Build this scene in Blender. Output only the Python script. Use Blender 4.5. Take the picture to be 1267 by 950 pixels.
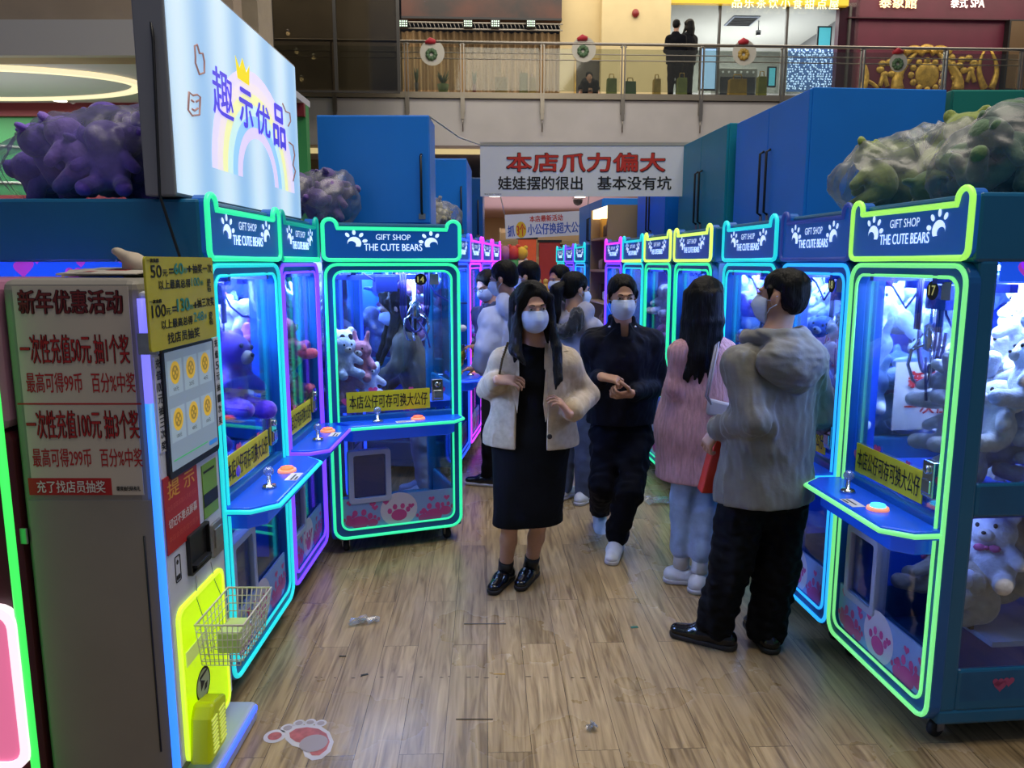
import bpy, math, random
import numpy as np
from mathutils import Vector, Matrix

for _o in list(bpy.data.objects):
    bpy.data.objects.remove(_o)
SC = bpy.context.scene
COL = SC.collection
R = math.radians
PI = math.pi
random.seed(7)

# ------------------------------------------------------------------ camera, exposure, world, big lights
H = 1.70                      # eye height
F = 942.0                     # focal length in pixels of the 1267 x 950 frame
PITCH = math.atan((475 - 325) / F)
cam = bpy.data.cameras.new('camera')
camo = bpy.data.objects.new('camera', cam)
COL.objects.link(camo)
camo.location = (0, 0, H)
camo.rotation_euler = (PI / 2 - PITCH, 0, 0)
cam.sensor_width = 36
cam.lens = F / 1267 * 36
cam.clip_start = 0.05
SC.camera = camo
SC.view_settings.view_transform = 'Standard'
SC.view_settings.look = 'None'
SC.view_settings.gamma = 1
SC.view_settings.use_curve_mapping = False
SC.view_settings.exposure = 0.0
SC.cycles.use_denoising = True
SC.cycles.transparent_max_bounces = 24
SC.cycles.max_bounces = 8
SC.cycles.caustics_reflective = False
SC.cycles.caustics_refractive = False
SC.cycles.sample_clamp_indirect = 6.0

world = bpy.data.worlds.new('world')
SC.world = world
world.use_nodes = True
world.node_tree.nodes['Background'].inputs[0].default_value = (0.52, 0.62, 0.92, 1)
world.node_tree.nodes['Background'].inputs[1].default_value = 0.2


def area(name, loc, size, power, color, rot=(0, 0, 0)):
    l = bpy.data.lights.new(name, 'AREA')
    l.shape = 'RECTANGLE'
    l.size, l.size_y = size
    l.energy = power
    l.color = color
    o = bpy.data.objects.new(name, l)
    o.location = loc
    o.rotation_euler = rot
    COL.objects.link(o)
    return o


area('atrium_overhead_light', (1.5, 3.2, 9.0), (4.5, 8), 680, (1.0, 0.90, 0.74))  # unseen overhead mall light, set right and small so the left floor stays dark
area('fascia_fill', (1.0, 12.5, 9.5), (10, 3), 420, (1.0, 0.92, 0.82), (R(38), 0, 0))  # added fill, tilted at the gallery fascia to brighten it
area('wing_ceiling_fill', (-8.0, 10.6, 2.9), (5, .6), 22, (1.0, 0.95, 0.9), (R(180), 0, 0))  # added upward fill for the wing ceiling, no visible source
area('gallery_lights', (2.0, 18.9, 8.9), (26, 2.2), 750, (1.0, 0.86, 0.66))
area('arcade_far_lights', (0.6, 21.5, 3.2), (5, 6), 130, (1.0, 0.8, 0.72))
area('far_ceiling_fill', (0.6, 20.0, 2.4), (4, 5), 45, (1.0, 0.80, 0.86), (PI, 0, 0))  # added upward fill that lifts the pinkish far ceiling, no lamp there
area('wing_lights', (-8.2, 11.0, 4.1), (5, 2.4), 220, (1.0, 0.92, 0.84))


# ------------------------------------------------------------------ helpers
def PX(px, py, Y):
    """world point on the ray of a frame pixel at ground distance Y"""
    xc, yc = (px - 633.5) / F, (475 - py) / F
    dy = math.cos(PITCH) + yc * math.sin(PITCH)
    dz = -math.sin(PITCH) + yc * math.cos(PITCH)
    t = Y / dy
    return Vector((xc * t, Y, H + dz * t))


def lin(h):
    h = h.lstrip('#')
    c = [int(h[i:i + 2], 16) / 255 for i in (0, 2, 4)]
    return tuple((x / 12.92 if x <= 0.04045 else ((x + 0.055) / 1.055) ** 2.4) for x in c)


MATS = {}


def mat(name, col='#808080', rough=0.5, metal=0.0, emit=0.0, ecol=None, bump=None, vary=0.0, scale=8.0,
        stretch=(1, 1, 1), spec=0.5, sheen=0.0, col2=None):
    """procedural surface: base colour broken up by noise, optional bump and emission"""
    if name in MATS:
        return MATS[name]
    m = bpy.data.materials.new(name)
    m.use_nodes = True
    nt = m.node_tree
    b = nt.nodes['Principled BSDF']
    c = lin(col) if isinstance(col, str) else col
    b.inputs['Base Color'].default_value = (*c, 1)
    b.inputs['Roughness'].default_value = rough
    b.inputs['Metallic'].default_value = metal
    b.inputs['Specular IOR Level'].default_value = spec
    if sheen:
        b.inputs['Sheen Weight'].default_value = sheen
    if emit:
        e = lin(ecol) if ecol else c
        b.inputs['Emission Color'].default_value = (*e, 1)
        b.inputs['Emission Strength'].default_value = emit
    if vary or bump or col2:
        tc = nt.nodes.new('ShaderNodeTexCoord')
        mp = nt.nodes.new('ShaderNodeMapping')
        mp.inputs['Scale'].default_value = stretch
        nz = nt.nodes.new('ShaderNodeTexNoise')
        nz.inputs['Scale'].default_value = scale
        nz.inputs['Detail'].default_value = 5
        nt.links.new(tc.outputs['Object'], mp.inputs['Vector'])
        nt.links.new(mp.outputs['Vector'], nz.inputs['Vector'])
        if vary or col2:
            rp = nt.nodes.new('ShaderNodeValToRGB')
            c2 = lin(col2) if col2 else tuple(x * (1 - vary) for x in c)
            rp.color_ramp.elements[0].color = (*c2, 1)
            rp.color_ramp.elements[1].color = (*(c if col2 else tuple(min(1, x * (1 + vary)) for x in c)), 1)
            rp.color_ramp.elements[0].position = 0.35
            rp.color_ramp.elements[1].position = 0.65
            nt.links.new(nz.outputs['Fac'], rp.inputs['Fac'])
            nt.links.new(rp.outputs['Color'], b.inputs['Base Color'])
        if bump:
            bp = nt.nodes.new('ShaderNodeBump')
            bp.inputs['Strength'].default_value = bump
            bp.inputs['Distance'].default_value = 0.02
            nt.links.new(nz.outputs['Fac'], bp.inputs['Height'])
            nt.links.new(bp.outputs['Normal'], b.inputs['Normal'])
    MATS[name] = m
    return m


def glow(name, col, strength):
    return mat(name, col, rough=0.4, emit=strength)


def clear(name, tint='#ffffff', refl=0.06, rough=0.03, dens=0.0, film='#ffffff'):
    """thin clear sheet: transparent with a Fresnel-like gloss, optional milky part"""
    if name in MATS:
        return MATS[name]
    m = bpy.data.materials.new(name)
    m.use_nodes = True
    nt = m.node_tree
    nt.nodes.remove(nt.nodes['Principled BSDF'])
    out = nt.nodes['Material Output']
    tr = nt.nodes.new('ShaderNodeBsdfTransparent')
    tr.inputs[0].default_value = (*lin(tint), 1)
    gl = nt.nodes.new('ShaderNodeBsdfGlossy')
    gl.inputs['Roughness'].default_value = rough
    lw = nt.nodes.new('ShaderNodeLayerWeight')
    lw.inputs[0].default_value = 0.25
    mm = nt.nodes.new('ShaderNodeMath')
    mm.operation = 'MULTIPLY_ADD'
    mm.inputs[1].default_value = 0.45
    mm.inputs[2].default_value = refl
    nt.links.new(lw.outputs['Fresnel'], mm.inputs[0])
    mx = nt.nodes.new('ShaderNodeMixShader')
    nt.links.new(mm.outputs[0], mx.inputs[0])
    nt.links.new(tr.outputs[0], mx.inputs[1])
    nt.links.new(gl.outputs[0], mx.inputs[2])
    last = mx
    if dens:
        df = nt.nodes.new('ShaderNodeBsdfDiffuse')
        df.inputs[0].default_value = (*lin(film), 1)
        m2 = nt.nodes.new('ShaderNodeMixShader')
        m2.inputs[0].default_value = dens
        nt.links.new(mx.outputs[0], m2.inputs[1])
        nt.links.new(df.outputs[0], m2.inputs[2])
        last = m2
    nt.links.new(last.outputs[0], out.inputs[0])
    MATS[name] = m
    return m


def tag(o, label=None, cat=None, group=None, kind=None):
    if label: o['label'] = label
    if cat: o['category'] = cat
    if group: o['group'] = group
    if kind: o['kind'] = kind
    return o


def thing(name, label, cat, loc=(0, 0, 0), rotz=0.0, group=None, scale=None):
    o = bpy.data.objects.new(name, None)
    o.empty_display_size = 0.1
    COL.objects.link(o)
    o.location = loc
    o.rotation_euler = (0, 0, rotz)
    if scale: o.scale = scale
    return tag(o, label, cat, group)


class MB:
    """mesh builder: collects faces, links ONE object"""

    def __init__(s):
        s.v, s.f, s.m, s.s = [], [], [], []

    def add(s, vs, fs, mi=0, sm=False):
        n = len(s.v)
        s.v += [tuple(v) for v in vs]
        for f in fs:
            s.f.append([i + n for i in f]); s.m.append(mi); s.s.append(sm)
        return s

    def box(s, a, b, mi=0, M=None):
        (x0, y0, z0), (x1, y1, z1) = a, b
        vs = [Vector(p) for p in ((x0, y0, z0), (x1, y0, z0), (x1, y1, z0), (x0, y1, z0), (x0, y0, z1), (x1, y0, z1), (x1, y1, z1), (x0, y1, z1))]
        if M: vs = [M @ v for v in vs]
        return s.add(vs, [(3, 2, 1, 0), (4, 5, 6, 7), (0, 1, 5, 4), (1, 2, 6, 5), (2, 3, 7, 6), (3, 0, 4, 7)], mi)

    def prism(s, pts, y0, y1, mi=0, axis='y', sm=False):
        """outline in the x-z plane (axis y), x-y plane (axis z) or y-z plane (axis x), extruded"""
        n = len(pts)
        def pt(p, t):
            return (p[0], t, p[1]) if axis == 'y' else ((p[0], p[1], t) if axis == 'z' else (t, p[0], p[1]))
        vs = [pt(p, y0) for p in pts] + [pt(p, y1) for p in pts]
        fs = [list(range(n)), list(range(2 * n - 1, n - 1, -1))]
        s.add(vs, fs, mi)
        k = len(s.v) - 2 * n
        for i in range(n):
            j = (i + 1) % n
            s.f.append([k + i, k + n + i, k + n + j, k + j]); s.m.append(mi); s.s.append(sm)
        return s

    def ring(s, out, inn, y0, y1, mi=0):
        n = len(out)
        vs = [(p[0], y0, p[1]) for p in out] + [(p[0], y0, p[1]) for p in inn] + [(p[0], y1, p[1]) for p in out] + [(p[0], y1, p[1]) for p in inn]
        fs = []
        for i in range(n):
            j = (i + 1) % n
            fs += [(i, j, n + j, n + i), (2 * n + j, 2 * n + i, 3 * n + i, 3 * n + j), (j, i, 2 * n + i, 2 * n + j), (n + i, n + j, 3 * n + j, 3 * n + i)]
        return s.add(vs, fs, mi)

    def tube(s, path, r, n=8, closed=False, mi=0, rs=None):
        P = [Vector(p) for p in path]
        m = len(P)
        tang = []
        for i in range(m):
            if closed: t = P[(i + 1) % m] - P[i - 1]
            else: t = P[min(i + 1, m - 1)] - P[max(i - 1, 0)]
            tang.append(t.normalized() if t.length > 1e-9 else Vector((0, 0, 1)))
        u = tang[0].orthogonal().normalized()
        vs = []
        for i in range(m):
            u = (u - tang[i] * u.dot(tang[i]))
            u = u.normalized() if u.length > 1e-6 else tang[i].orthogonal().normalized()
            w = tang[i].cross(u)
            rr = rs[i] if rs else r
            for k in range(n):
                a = 2 * PI * k / n
                vs.append(P[i] + (u * math.cos(a) + w * math.sin(a)) * rr)
        fs = []
        for i in range(m if closed else m - 1):
            j = (i + 1) % m
            for k in range(n):
                l = (k + 1) % n
                fs.append((i * n + k, i * n + l, j * n + l, j * n + k))
        s.add(vs, fs, mi, True)
        if not closed:
            b = len(s.v) - m * n
            s.f.append([b + k for k in range(n - 1, -1, -1)]); s.m.append(mi); s.s.append(False)
            s.f.append([b + (m - 1) * n + k for k in range(n)]); s.m.append(mi); s.s.append(False)
        return s

    def lathe(s, prof, c=(0, 0, 0), n=16, mi=0, M=None):
        """profile of (r, z) turned about z"""
        vs, fs = [], []
        for r, z in prof:
            for k in range(n):
                a = 2 * PI * k / n
                v = Vector((r * math.cos(a), r * math.sin(a), z))
                if M: v = M @ v
                vs.append(v + Vector(c))
        for i in range(len(prof) - 1):
            for k in range(n):
                l = (k + 1) % n
                fs.append((i * n + k, i * n + l, (i + 1) * n + l, (i + 1) * n + k))
        fs.append(tuple(range(n - 1, -1, -1)))
        fs.append(tuple((len(prof) - 1) * n + k for k in range(n)))
        return s.add(vs, fs, mi, True)

    def ball(s, c, r, n=12, mi=0, M=None):
        rr = r if isinstance(r, (tuple, list)) else (r, r, r)
        vs, fs = [], []
        h = n // 2
        for i in range(h + 1):
            t = PI * (0.02 + 0.96 * i / h) - PI / 2
            for k in range(n):
                a = 2 * PI * k / n
                v = Vector((math.cos(t) * math.cos(a) * rr[0], math.cos(t) * math.sin(a) * rr[1], math.sin(t) * rr[2]))
                if M: v = M @ v
                vs.append(v + Vector(c))
        for i in range(h):
            for k in range(n):
                l = (k + 1) % n
                fs.append((i * n + k, i * n + l, (i + 1) * n + l, (i + 1) * n + k))
        fs.append(tuple(range(n - 1, -1, -1)))
        fs.append(tuple(h * n + k for k in range(n)))
        return s.add(vs, fs, mi, True)

    def disc(s, cx, cz, r, y, mi=0, n=14, rz=None, rot=0.0):
        """flat disc in the x-z plane facing -y"""
        rz = rz or r
        pts = []
        for k in range(n):
            a = 2 * PI * k / n
            x, z = r * math.cos(a), rz * math.sin(a)
            pts.append((cx + x * math.cos(rot) - z * math.sin(rot), y, cz + x * math.sin(rot) + z * math.cos(rot)))
        return s.add(pts, [tuple(range(n))], mi)

    def rect(s, x0, z0, x1, z1, y, mi=0):
        return s.add([(x0, y, z0), (x1, y, z0), (x1, y, z1), (x0, y, z1)], [(0, 1, 2, 3)], mi)

    def mesh(s, name, mats):
        me = bpy.data.meshes.new(name)
        me.from_pydata(s.v, [], s.f)
        for m in (mats if isinstance(mats, (list, tuple)) else [mats]):
            me.materials.append(m)
        me.polygons.foreach_set('material_index', s.m)
        me.polygons.foreach_set('use_smooth', s.s)
        me.update()
        return me

    def build(s, name, mats, parent=None, bevel=0.0, loc=None, rot=None, seg=2):
        return link(name, s.mesh(name, mats), parent, bevel, loc, rot, seg)


def link(name, me, parent=None, bevel=0.0, loc=None, rot=None, seg=2):
    o = bpy.data.objects.new(name, me)
    COL.objects.link(o)
    if parent is not None: o.parent = parent
    if loc is not None: o.location = loc
    if rot is not None: o.rotation_euler = rot
    if bevel:
        b = o.modifiers.new('bevel', 'BEVEL')
        b.width = bevel; b.segments = seg; b.limit_method = 'ANGLE'; b.angle_limit = R(40)
    return o


def setmat(o, m, slot=0):
    o.material_slots[slot].link = 'OBJECT'
    o.material_slots[slot].material = m
    return o


def struct(name, mb, m, bevel=0.0):
    return tag(mb.build(name, m, None, bevel), kind='structure')


def rrect(x0, z0, x1, z1, r, n=6):
    pts = []
    for cx, cz, a0 in ((x1 - r, z0 + r, -90), (x1 - r, z1 - r, 0), (x0 + r, z1 - r, 90), (x0 + r, z0 + r, 180)):
        for k in range(n + 1):
            a = R(a0 + 90 * k / n)
            pts.append((cx + r * math.cos(a), cz + r * math.sin(a)))
    return pts


_TXT = {}


def text_mesh(body, w, h, bold=0.0, mats=None, depth=0.0):
    """lettering fitted into a w x h box, centred, in the x-z plane facing -y"""
    key = (body, round(w, 4), round(h, 4), bold, depth, mats.name if mats else '')
    if key in _TXT: return _TXT[key]
    cu = bpy.data.curves.new('lettering', 'FONT')
    cu.body = body
    cu.size = 1.0
    cu.resolution_u = 3
    cu.align_x = 'CENTER'
    cu.space_line = 0.95
    o = bpy.data.objects.new('lettering', cu)
    COL.objects.link(o)
    dg = bpy.context.evaluated_depsgraph_get()
    me = bpy.data.meshes.new_from_object(o.evaluated_get(dg))
    bpy.data.objects.remove(o)
    n = len(me.vertices)
    co = np.zeros(n * 3, dtype=np.float32)
    me.vertices.foreach_get('co', co)
    co = co.reshape(-1, 3)
    lo, hi = co.min(0), co.max(0)
    c = (lo + hi) / 2
    sx = w / max(1e-6, hi[0] - lo[0])
    sz = h / max(1e-6, hi[1] - lo[1])
    out = np.stack([(co[:, 0] - c[0]) * sx, np.zeros(n), (co[:, 1] - c[1]) * sz], 1).astype(np.float32)
    if bold:                                   # heavier strokes: the same glyphs again, shifted by a hair
        b = bold * max(hi[1] - lo[1], .5) * min(sx, sz) * 1.5
        polys = [tuple(q.vertices) for q in me.polygons]
        sh = ((-b, 0), (b, 0), (0, -b * .7), (0, b * .7))
        if bold > .028: sh += ((-b * .7, -b * .6), (b * .7, b * .6), (-b * .7, b * .6), (b * .7, -b * .6))
        vs = np.concatenate([out + np.array([dx, -.00022 * k, dz], dtype=np.float32) for k, (dx, dz) in enumerate(sh)])
        me = bpy.data.meshes.new('lettering')
        me.from_pydata(vs.tolist(), [], [[i + k * n for i in q] for k in range(len(sh)) for q in polys])
    else:
        me.vertices.foreach_set('co', out.ravel())
    me.materials.clear()
    if mats: me.materials.append(mats)
    me.update()
    _TXT[key] = me
    return me


def text(body, w, h, m, parent, loc, rot=(0, 0, 0), bold=0.0, name='lettering'):
    return link(name, text_mesh(body, w, h, bold, m), parent, 0, loc, rot)


# ------------------------------------------------------------------ signed-distance modelling (organic shapes)
class SDF:
    def __init__(s, lo, hi, vox):
        s.lo = np.array(lo, dtype=np.float32)
        s.vox = vox
        s.n = np.maximum(4, np.ceil((np.array(hi) - np.array(lo)) / vox).astype(int) + 1)
        s.d = np.full(tuple(s.n), 1.0, dtype=np.float32)
        s.M = Matrix.Identity(4)

    def _T(s, p):
        return np.array(s.M @ Vector(p), dtype=np.float32)

    def _R(s):
        return np.array(s.M.to_3x3().normalized(), dtype=np.float32)

    def _sub(s, lo, hi, pad):
        a = np.clip(np.floor((np.array(lo) - pad - s.lo) / s.vox).astype(int), 0, s.n - 1)
        b = np.clip(np.ceil((np.array(hi) + pad - s.lo) / s.vox).astype(int) + 1, 1, s.n)
        if np.any(b - a < 1): return None
        sl = tuple(slice(int(a[i]), int(b[i])) for i in range(3))
        ax = [(s.lo[i] + s.vox * np.arange(a[i], b[i])).astype(np.float32) for i in range(3)]
        return sl, ax[0][:, None, None], ax[1][None, :, None], ax[2][None, None, :]

    def _put(s, sl, e, k, op):
        a = s.d[sl]
        if op == 'u':
            if k > 0:
                h = np.maximum(k - np.abs(a - e), 0) / k
                s.d[sl] = np.minimum(a, e) - h * h * (k * 0.25)
            else: s.d[sl] = np.minimum(a, e)
        elif op == 's':
            if k > 0:
                h = np.maximum(k - np.abs(a + e), 0) / k
                s.d[sl] = np.maximum(a, -e) + h * h * (k * 0.25)
            else: s.d[sl] = np.maximum(a, -e)

    def cone(s, a, b, ra, rb, k=0.02, op='u', flat=None):
        """tapered limb from a to b; flat = (direction, ratio) squashes its section"""
        a, b = s._T(a), s._T(b)
        r = max(ra, rb)
        q = s._sub(np.minimum(a, b) - r, np.maximum(a, b) + r, k + 3 * s.vox)
        if q is None: return s
        sl, x, y, z = q
        ba = b - a
        L2 = float(ba @ ba) + 1e-12
        h = np.clip(((x - a[0]) * ba[0] + (y - a[1]) * ba[1] + (z - a[2]) * ba[2]) / L2, 0, 1)
        qx, qy, qz = x - a[0] - ba[0] * h, y - a[1] - ba[1] * h, z - a[2] - ba[2] * h
        d2 = qx * qx + qy * qy + qz * qz
        if flat:
            f = np.array(Vector(flat[0]).normalized(), dtype=np.float32)
            qf = qx * f[0] + qy * f[1] + qz * f[2]
            d2 = d2 + qf * qf * (1 / flat[1] ** 2 - 1)
        s._put(sl, np.sqrt(d2) - (ra + (rb - ra) * h), k, op)
        return s

    def ell(s, c, r, k=0.02, op='u', rot=None):
        c = s._T(c)
        Rm = s._R()
        if rot is not None: Rm = Rm @ np.array(rot.to_3x3(), dtype=np.float32)
        m = max(r)
        q = s._sub(c - m, c + m, k + 3 * s.vox)
        if q is None: return s
        sl, x, y, z = q
        x, y, z = x - c[0], y - c[1], z - c[2]
        p = [Rm[0, i] * x + Rm[1, i] * y + Rm[2, i] * z for i in range(3)]
        k0 = np.sqrt(sum((p[i] / r[i]) ** 2 for i in range(3)))
        k1 = np.sqrt(sum((p[i] / r[i] ** 2) ** 2 for i in range(3))) + 1e-6
        s._put(sl, k0 * (k0 - 1) / k1, k, op)
        return s

    def box(s, c, half, rnd=0.01, k=0.01, op='u', rot=None):
        c = s._T(c)
        Rm = s._R()
        if rot is not None: Rm = Rm @ np.array(rot.to_3x3(), dtype=np.float32)
        m = float(np.linalg.norm(half))
        q = s._sub(c - m, c + m, k + 3 * s.vox)
        if q is None: return s
        sl, x, y, z = q
        x, y, z = x - c[0], y - c[1], z - c[2]
        p = [np.abs(Rm[0, i] * x + Rm[1, i] * y + Rm[2, i] * z) - (half[i] - rnd) for i in range(3)]
        e = np.sqrt(sum(np.maximum(t, 0) ** 2 for t in p)) + np.minimum(np.maximum(np.maximum(p[0], p[1]), p[2]), 0) - rnd
        s._put(sl, e, k, op)
        return s

    def cut_plane(s, p, n):
        """removes the side the normal n points to"""
        p, n = s._T(p), s._R() @ np.array(Vector(n).normalized(), dtype=np.float32)
        ax = [(s.lo[i] + s.vox * np.arange(s.n[i])).astype(np.float32) for i in range(3)]
        e = (ax[0][:, None, None] - p[0]) * n[0] + (ax[1][None, :, None] - p[1]) * n[1] + (ax[2][None, None, :] - p[2]) * n[2]
        s.d = np.maximum(s.d, e)
        return s

    def folds(s, amp, scale, seed=0, st=(1, 1, 1), n=5):
        """cloth folds: a sum of warped sines near the surface"""
        rg = np.random.RandomState(seed)
        ix = np.argwhere(np.abs(s.d) < 0.05)
        P = (s.lo + ix * s.vox).astype(np.float32) * np.array(st, dtype=np.float32)
        w = np.zeros(len(P), dtype=np.float32)
        warp = np.sin(P @ rg.normal(size=3) * scale * 0.6 + rg.rand() * 6)
        for _ in range(n):
            dr = rg.normal(size=3); dr /= np.linalg.norm(dr)
            w += np.sin(P @ dr.astype(np.float32) * scale * (0.6 + 0.9 * rg.rand()) + 1.6 * warp + rg.rand() * 6)
        s.d[tuple(ix.T)] += amp * w / n
        return s

    def mesh(s, name, m, offset=(0, 0, 0), smooth=1):
        d = s.d
        d[0], d[-1], d[:, 0], d[:, -1], d[:, :, 0], d[:, :, -1] = [1.0] * 6
        ins = d < 0
        nx, ny, nz = (int(t) for t in s.n)
        cnt = np.zeros((nx - 1, ny - 1, nz - 1), dtype=np.int8)
        for i in (0, 1):
            for j in (0, 1):
                for k in (0, 1):
                    cnt += ins[i:nx - 1 + i, j:ny - 1 + j, k:nz - 1 + k]
        act = np.argwhere((cnt > 0) & (cnt < 8))
        idx = np.full(cnt.shape, -1, dtype=np.int64)
        idx[tuple(act.T)] = np.arange(len(act))
        acc = np.zeros((len(act), 3), dtype=np.float32)
        num = np.zeros(len(act), dtype=np.float32)
        cr = [(i, j, k) for i in (0, 1) for j in (0, 1) for k in (0, 1)]
        val = {c: d[act[:, 0] + c[0], act[:, 1] + c[1], act[:, 2] + c[2]] for c in cr}
        for a in cr:
            for ax in range(3):
                if a[ax] == 0:
                    b = list(a); b[ax] = 1; b = tuple(b)
                    va, vb = val[a], val[b]
                    mk = (va < 0) != (vb < 0)
                    t = np.where(mk, va / np.where(np.abs(va - vb) < 1e-9, 1e-9, va - vb), 0)
                    for q in range(3):
                        acc[:, q] += np.where(mk, (t if q == ax else a[q]), 0)
                    num += mk
        V = s.lo + (act + acc / np.maximum(num, 1)[:, None]) * s.vox
        quads = []
        for ax in range(3):
            u, v = (ax + 1) % 3, (ax + 2) % 3
            sa = [slice(None)] * 3; sb = [slice(None)] * 3
            sa[ax] = slice(0, -1); sb[ax] = slice(1, None)
            A, B = ins[tuple(sa)], ins[tuple(sb)]
            e = np.argwhere(A != B)
            e = e[(e[:, u] > 0) & (e[:, v] > 0) & (e[:, u] < s.n[u] - 1) & (e[:, v] < s.n[v] - 1)]
            fl = A[tuple(e.T)]
            c = []
            for du, dv in ((-1, -1), (0, -1), (0, 0), (-1, 0)):
                q = e.copy(); q[:, u] += du; q[:, v] += dv
                c.append(idx[tuple(q.T)])
            Q = np.stack(c, 1)
            Q[~fl] = Q[~fl][:, ::-1]
            quads.append(Q)
        Q = np.concatenate(quads)
        Q = Q[(Q >= 0).all(1)]
        for _ in range(smooth):
            sm = np.zeros_like(V); ct = np.zeros(len(V), dtype=np.float32)
            for i in range(4):
                a, b = Q[:, i], Q[:, (i + 1) % 4]
                for q in range(3):
                    sm[:, q] += np.bincount(a, V[b, q], len(V)) + np.bincount(b, V[a, q], len(V))
                ct += np.bincount(a, minlength=len(V)) + np.bincount(b, minlength=len(V))
            V = V * 0.4 + 0.6 * sm / np.maximum(ct, 1)[:, None]
        V = V - np.array(offset, dtype=np.float32)
        me = bpy.data.meshes.new(name)
        me.vertices.add(len(V)); me.vertices.foreach_set('co', V.astype(np.float32).ravel())
        me.loops.add(len(Q) * 4); me.loops.foreach_set('vertex_index', Q.astype(np.int32).ravel())
        me.polygons.add(len(Q))
        me.polygons.foreach_set('loop_start', np.arange(0, len(Q) * 4, 4, dtype=np.int32))
        me.polygons.foreach_set('use_smooth', np.ones(len(Q), dtype=bool))
        me.materials.append(m)
        me.update(calc_edges=True)
        me.validate()
        return me

    def build(s, name, m, parent=None, smooth=1):
        off = Vector((0, 0, 0)); q = parent
        while q is not None: off = off + q.location; q = q.parent
        return link(name, s.mesh(name, m, off, smooth), parent)

# ------------------------------------------------------------------ materials shared by many things
def floor_material():
    m = bpy.data.materials.new('wood_plank_floor')
    m.use_nodes = True
    nt = m.node_tree
    N, L = nt.nodes.new, nt.links.new
    b = nt.nodes['Principled BSDF']
    tc = N('ShaderNodeTexCoord')
    mp = N('ShaderNodeMapping')
    mp.inputs['Rotation'].default_value = (0, 0, R(-92.0))
    L(tc.outputs['Object'], mp.inputs['Vector'])
    br = N('ShaderNodeTexBrick')
    br.offset = 0.37
    br.inputs['Scale'].default_value = 1.0
    br.inputs['Brick Width'].default_value = 1.22
    br.inputs['Row Height'].default_value = 0.155
    br.inputs['Mortar Size'].default_value = 0.0011
    br.inputs['Mortar Smooth'].default_value = 0.3
    br.inputs['Bias'].default_value = 0.0
    br.inputs['Color1'].default_value = (0.0, 0.0, 0.0, 1)
    br.inputs['Color2'].default_value = (1, 1, 1, 1)
    br.inputs['Mortar'].default_value = (0.5, 0.5, 0.5, 1)
    L(mp.outputs['Vector'], br.inputs['Vector'])
    # long grain, shifted from plank to plank
    g = N('ShaderNodeMapping')
    g.inputs['Scale'].default_value = (2.4, 34, 1)
    L(mp.outputs['Vector'], g.inputs['Vector'])
    ad = N('ShaderNodeVectorMath'); ad.operation = 'ADD'
    sc = N('ShaderNodeVectorMath'); sc.operation = 'SCALE'; sc.inputs['Scale'].default_value = 37.0
    L(br.outputs['Color'], sc.inputs[0])
    L(g.outputs['Vector'], ad.inputs[0]); L(sc.outputs['Vector'], ad.inputs[1])
    nz = N('ShaderNodeTexNoise'); nz.inputs['Scale'].default_value = 1.0; nz.inputs['Detail'].default_value = 7; nz.inputs['Distortion'].default_value = 1.2
    L(ad.outputs['Vector'], nz.inputs['Vector'])
    rp = N('ShaderNodeValToRGB')
    e = rp.color_ramp.elements
    e[0].position = 0.27; e[0].color = (*lin('#6b5537'), 1)
    e[1].position = 0.76; e[1].color = (*lin('#b59a6c'), 1)
    k = e.new(0.5); k.color = (*lin('#9a8158'), 1)
    L(nz.outputs['Fac'], rp.inputs['Fac'])
    # tint per plank
    hs = N('ShaderNodeHueSaturation')
    mr = N('ShaderNodeMapRange'); mr.inputs[3].default_value = 0.86; mr.inputs[4].default_value = 1.14
    L(br.outputs['Color'], mr.inputs[0]); L(mr.outputs[0], hs.inputs['Value'])
    hs.inputs['Saturation'].default_value = 0.9
    L(rp.outputs['Color'], hs.inputs['Color'])
    mx = N('ShaderNodeMix'); mx.data_type = 'RGBA'
    mx.inputs[7].default_value = (*lin('#2c231b'), 1)
    L(br.outputs['Fac'], mx.inputs[0]); L(hs.outputs['Color'], mx.inputs[6])
    # scuffs
    n2 = N('ShaderNodeTexNoise'); n2.inputs['Scale'].default_value = 1.7; n2.inputs['Detail'].default_value = 6
    L(tc.outputs['Object'], n2.inputs['Vector'])
    r2 = N('ShaderNodeMapRange'); r2.inputs[1].default_value = 0.35; r2.inputs[2].default_value = 0.7; r2.inputs[3].default_value = 0.25; r2.inputs[4].default_value = 0.34
    L(n2.outputs['Fac'], r2.inputs[0]); L(r2.outputs[0], b.inputs['Roughness'])
    L(mx.outputs[2], b.inputs['Base Color'])
    bp = N('ShaderNodeBump'); bp.inputs['Strength'].default_value = 0.12; bp.inputs['Distance'].default_value = 0.01
    L(nz.outputs['Fac'], bp.inputs['Height']); L(bp.outputs['Normal'], b.inputs['Normal'])
    b.inputs['Specular IOR Level'].default_value = 0.45
    return m


M_BLUE = mat('cabinet_blue', '#0d4a86', 0.38, vary=0.06, scale=3)
M_TEALBLUE = mat('machine_teal_paint', '#12648f', 0.32, vary=0.05, scale=3)
M_FRAME = mat('machine_frame_blue', '#0e5fa8', 0.35, vary=0.05, scale=4)
M_HEAD = mat('marquee_blue', '#0a56a6', 0.35, emit=0.25, ecol='#0a58b4')
M_INBLUE = mat('inner_blue', '#1450d8', 0.45, emit=0.12, ecol='#1450e0')  # slight glow added to brighten the inner panels, which are not lamps
M_STEEL = mat('brushed_steel', '#9a9a9a', 0.32, metal=0.9, vary=0.1, scale=40)
M_CHROME = mat('chrome', '#c8ccd0', 0.15, metal=1.0)
M_BLACK = mat('black_plastic', '#0c0c0e', 0.45)
M_WHITE = mat('white_plastic', '#d8d8d8', 0.4, vary=0.04)
M_GREYP = mat('grey_frame', '#8a93a8', 0.45)
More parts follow.
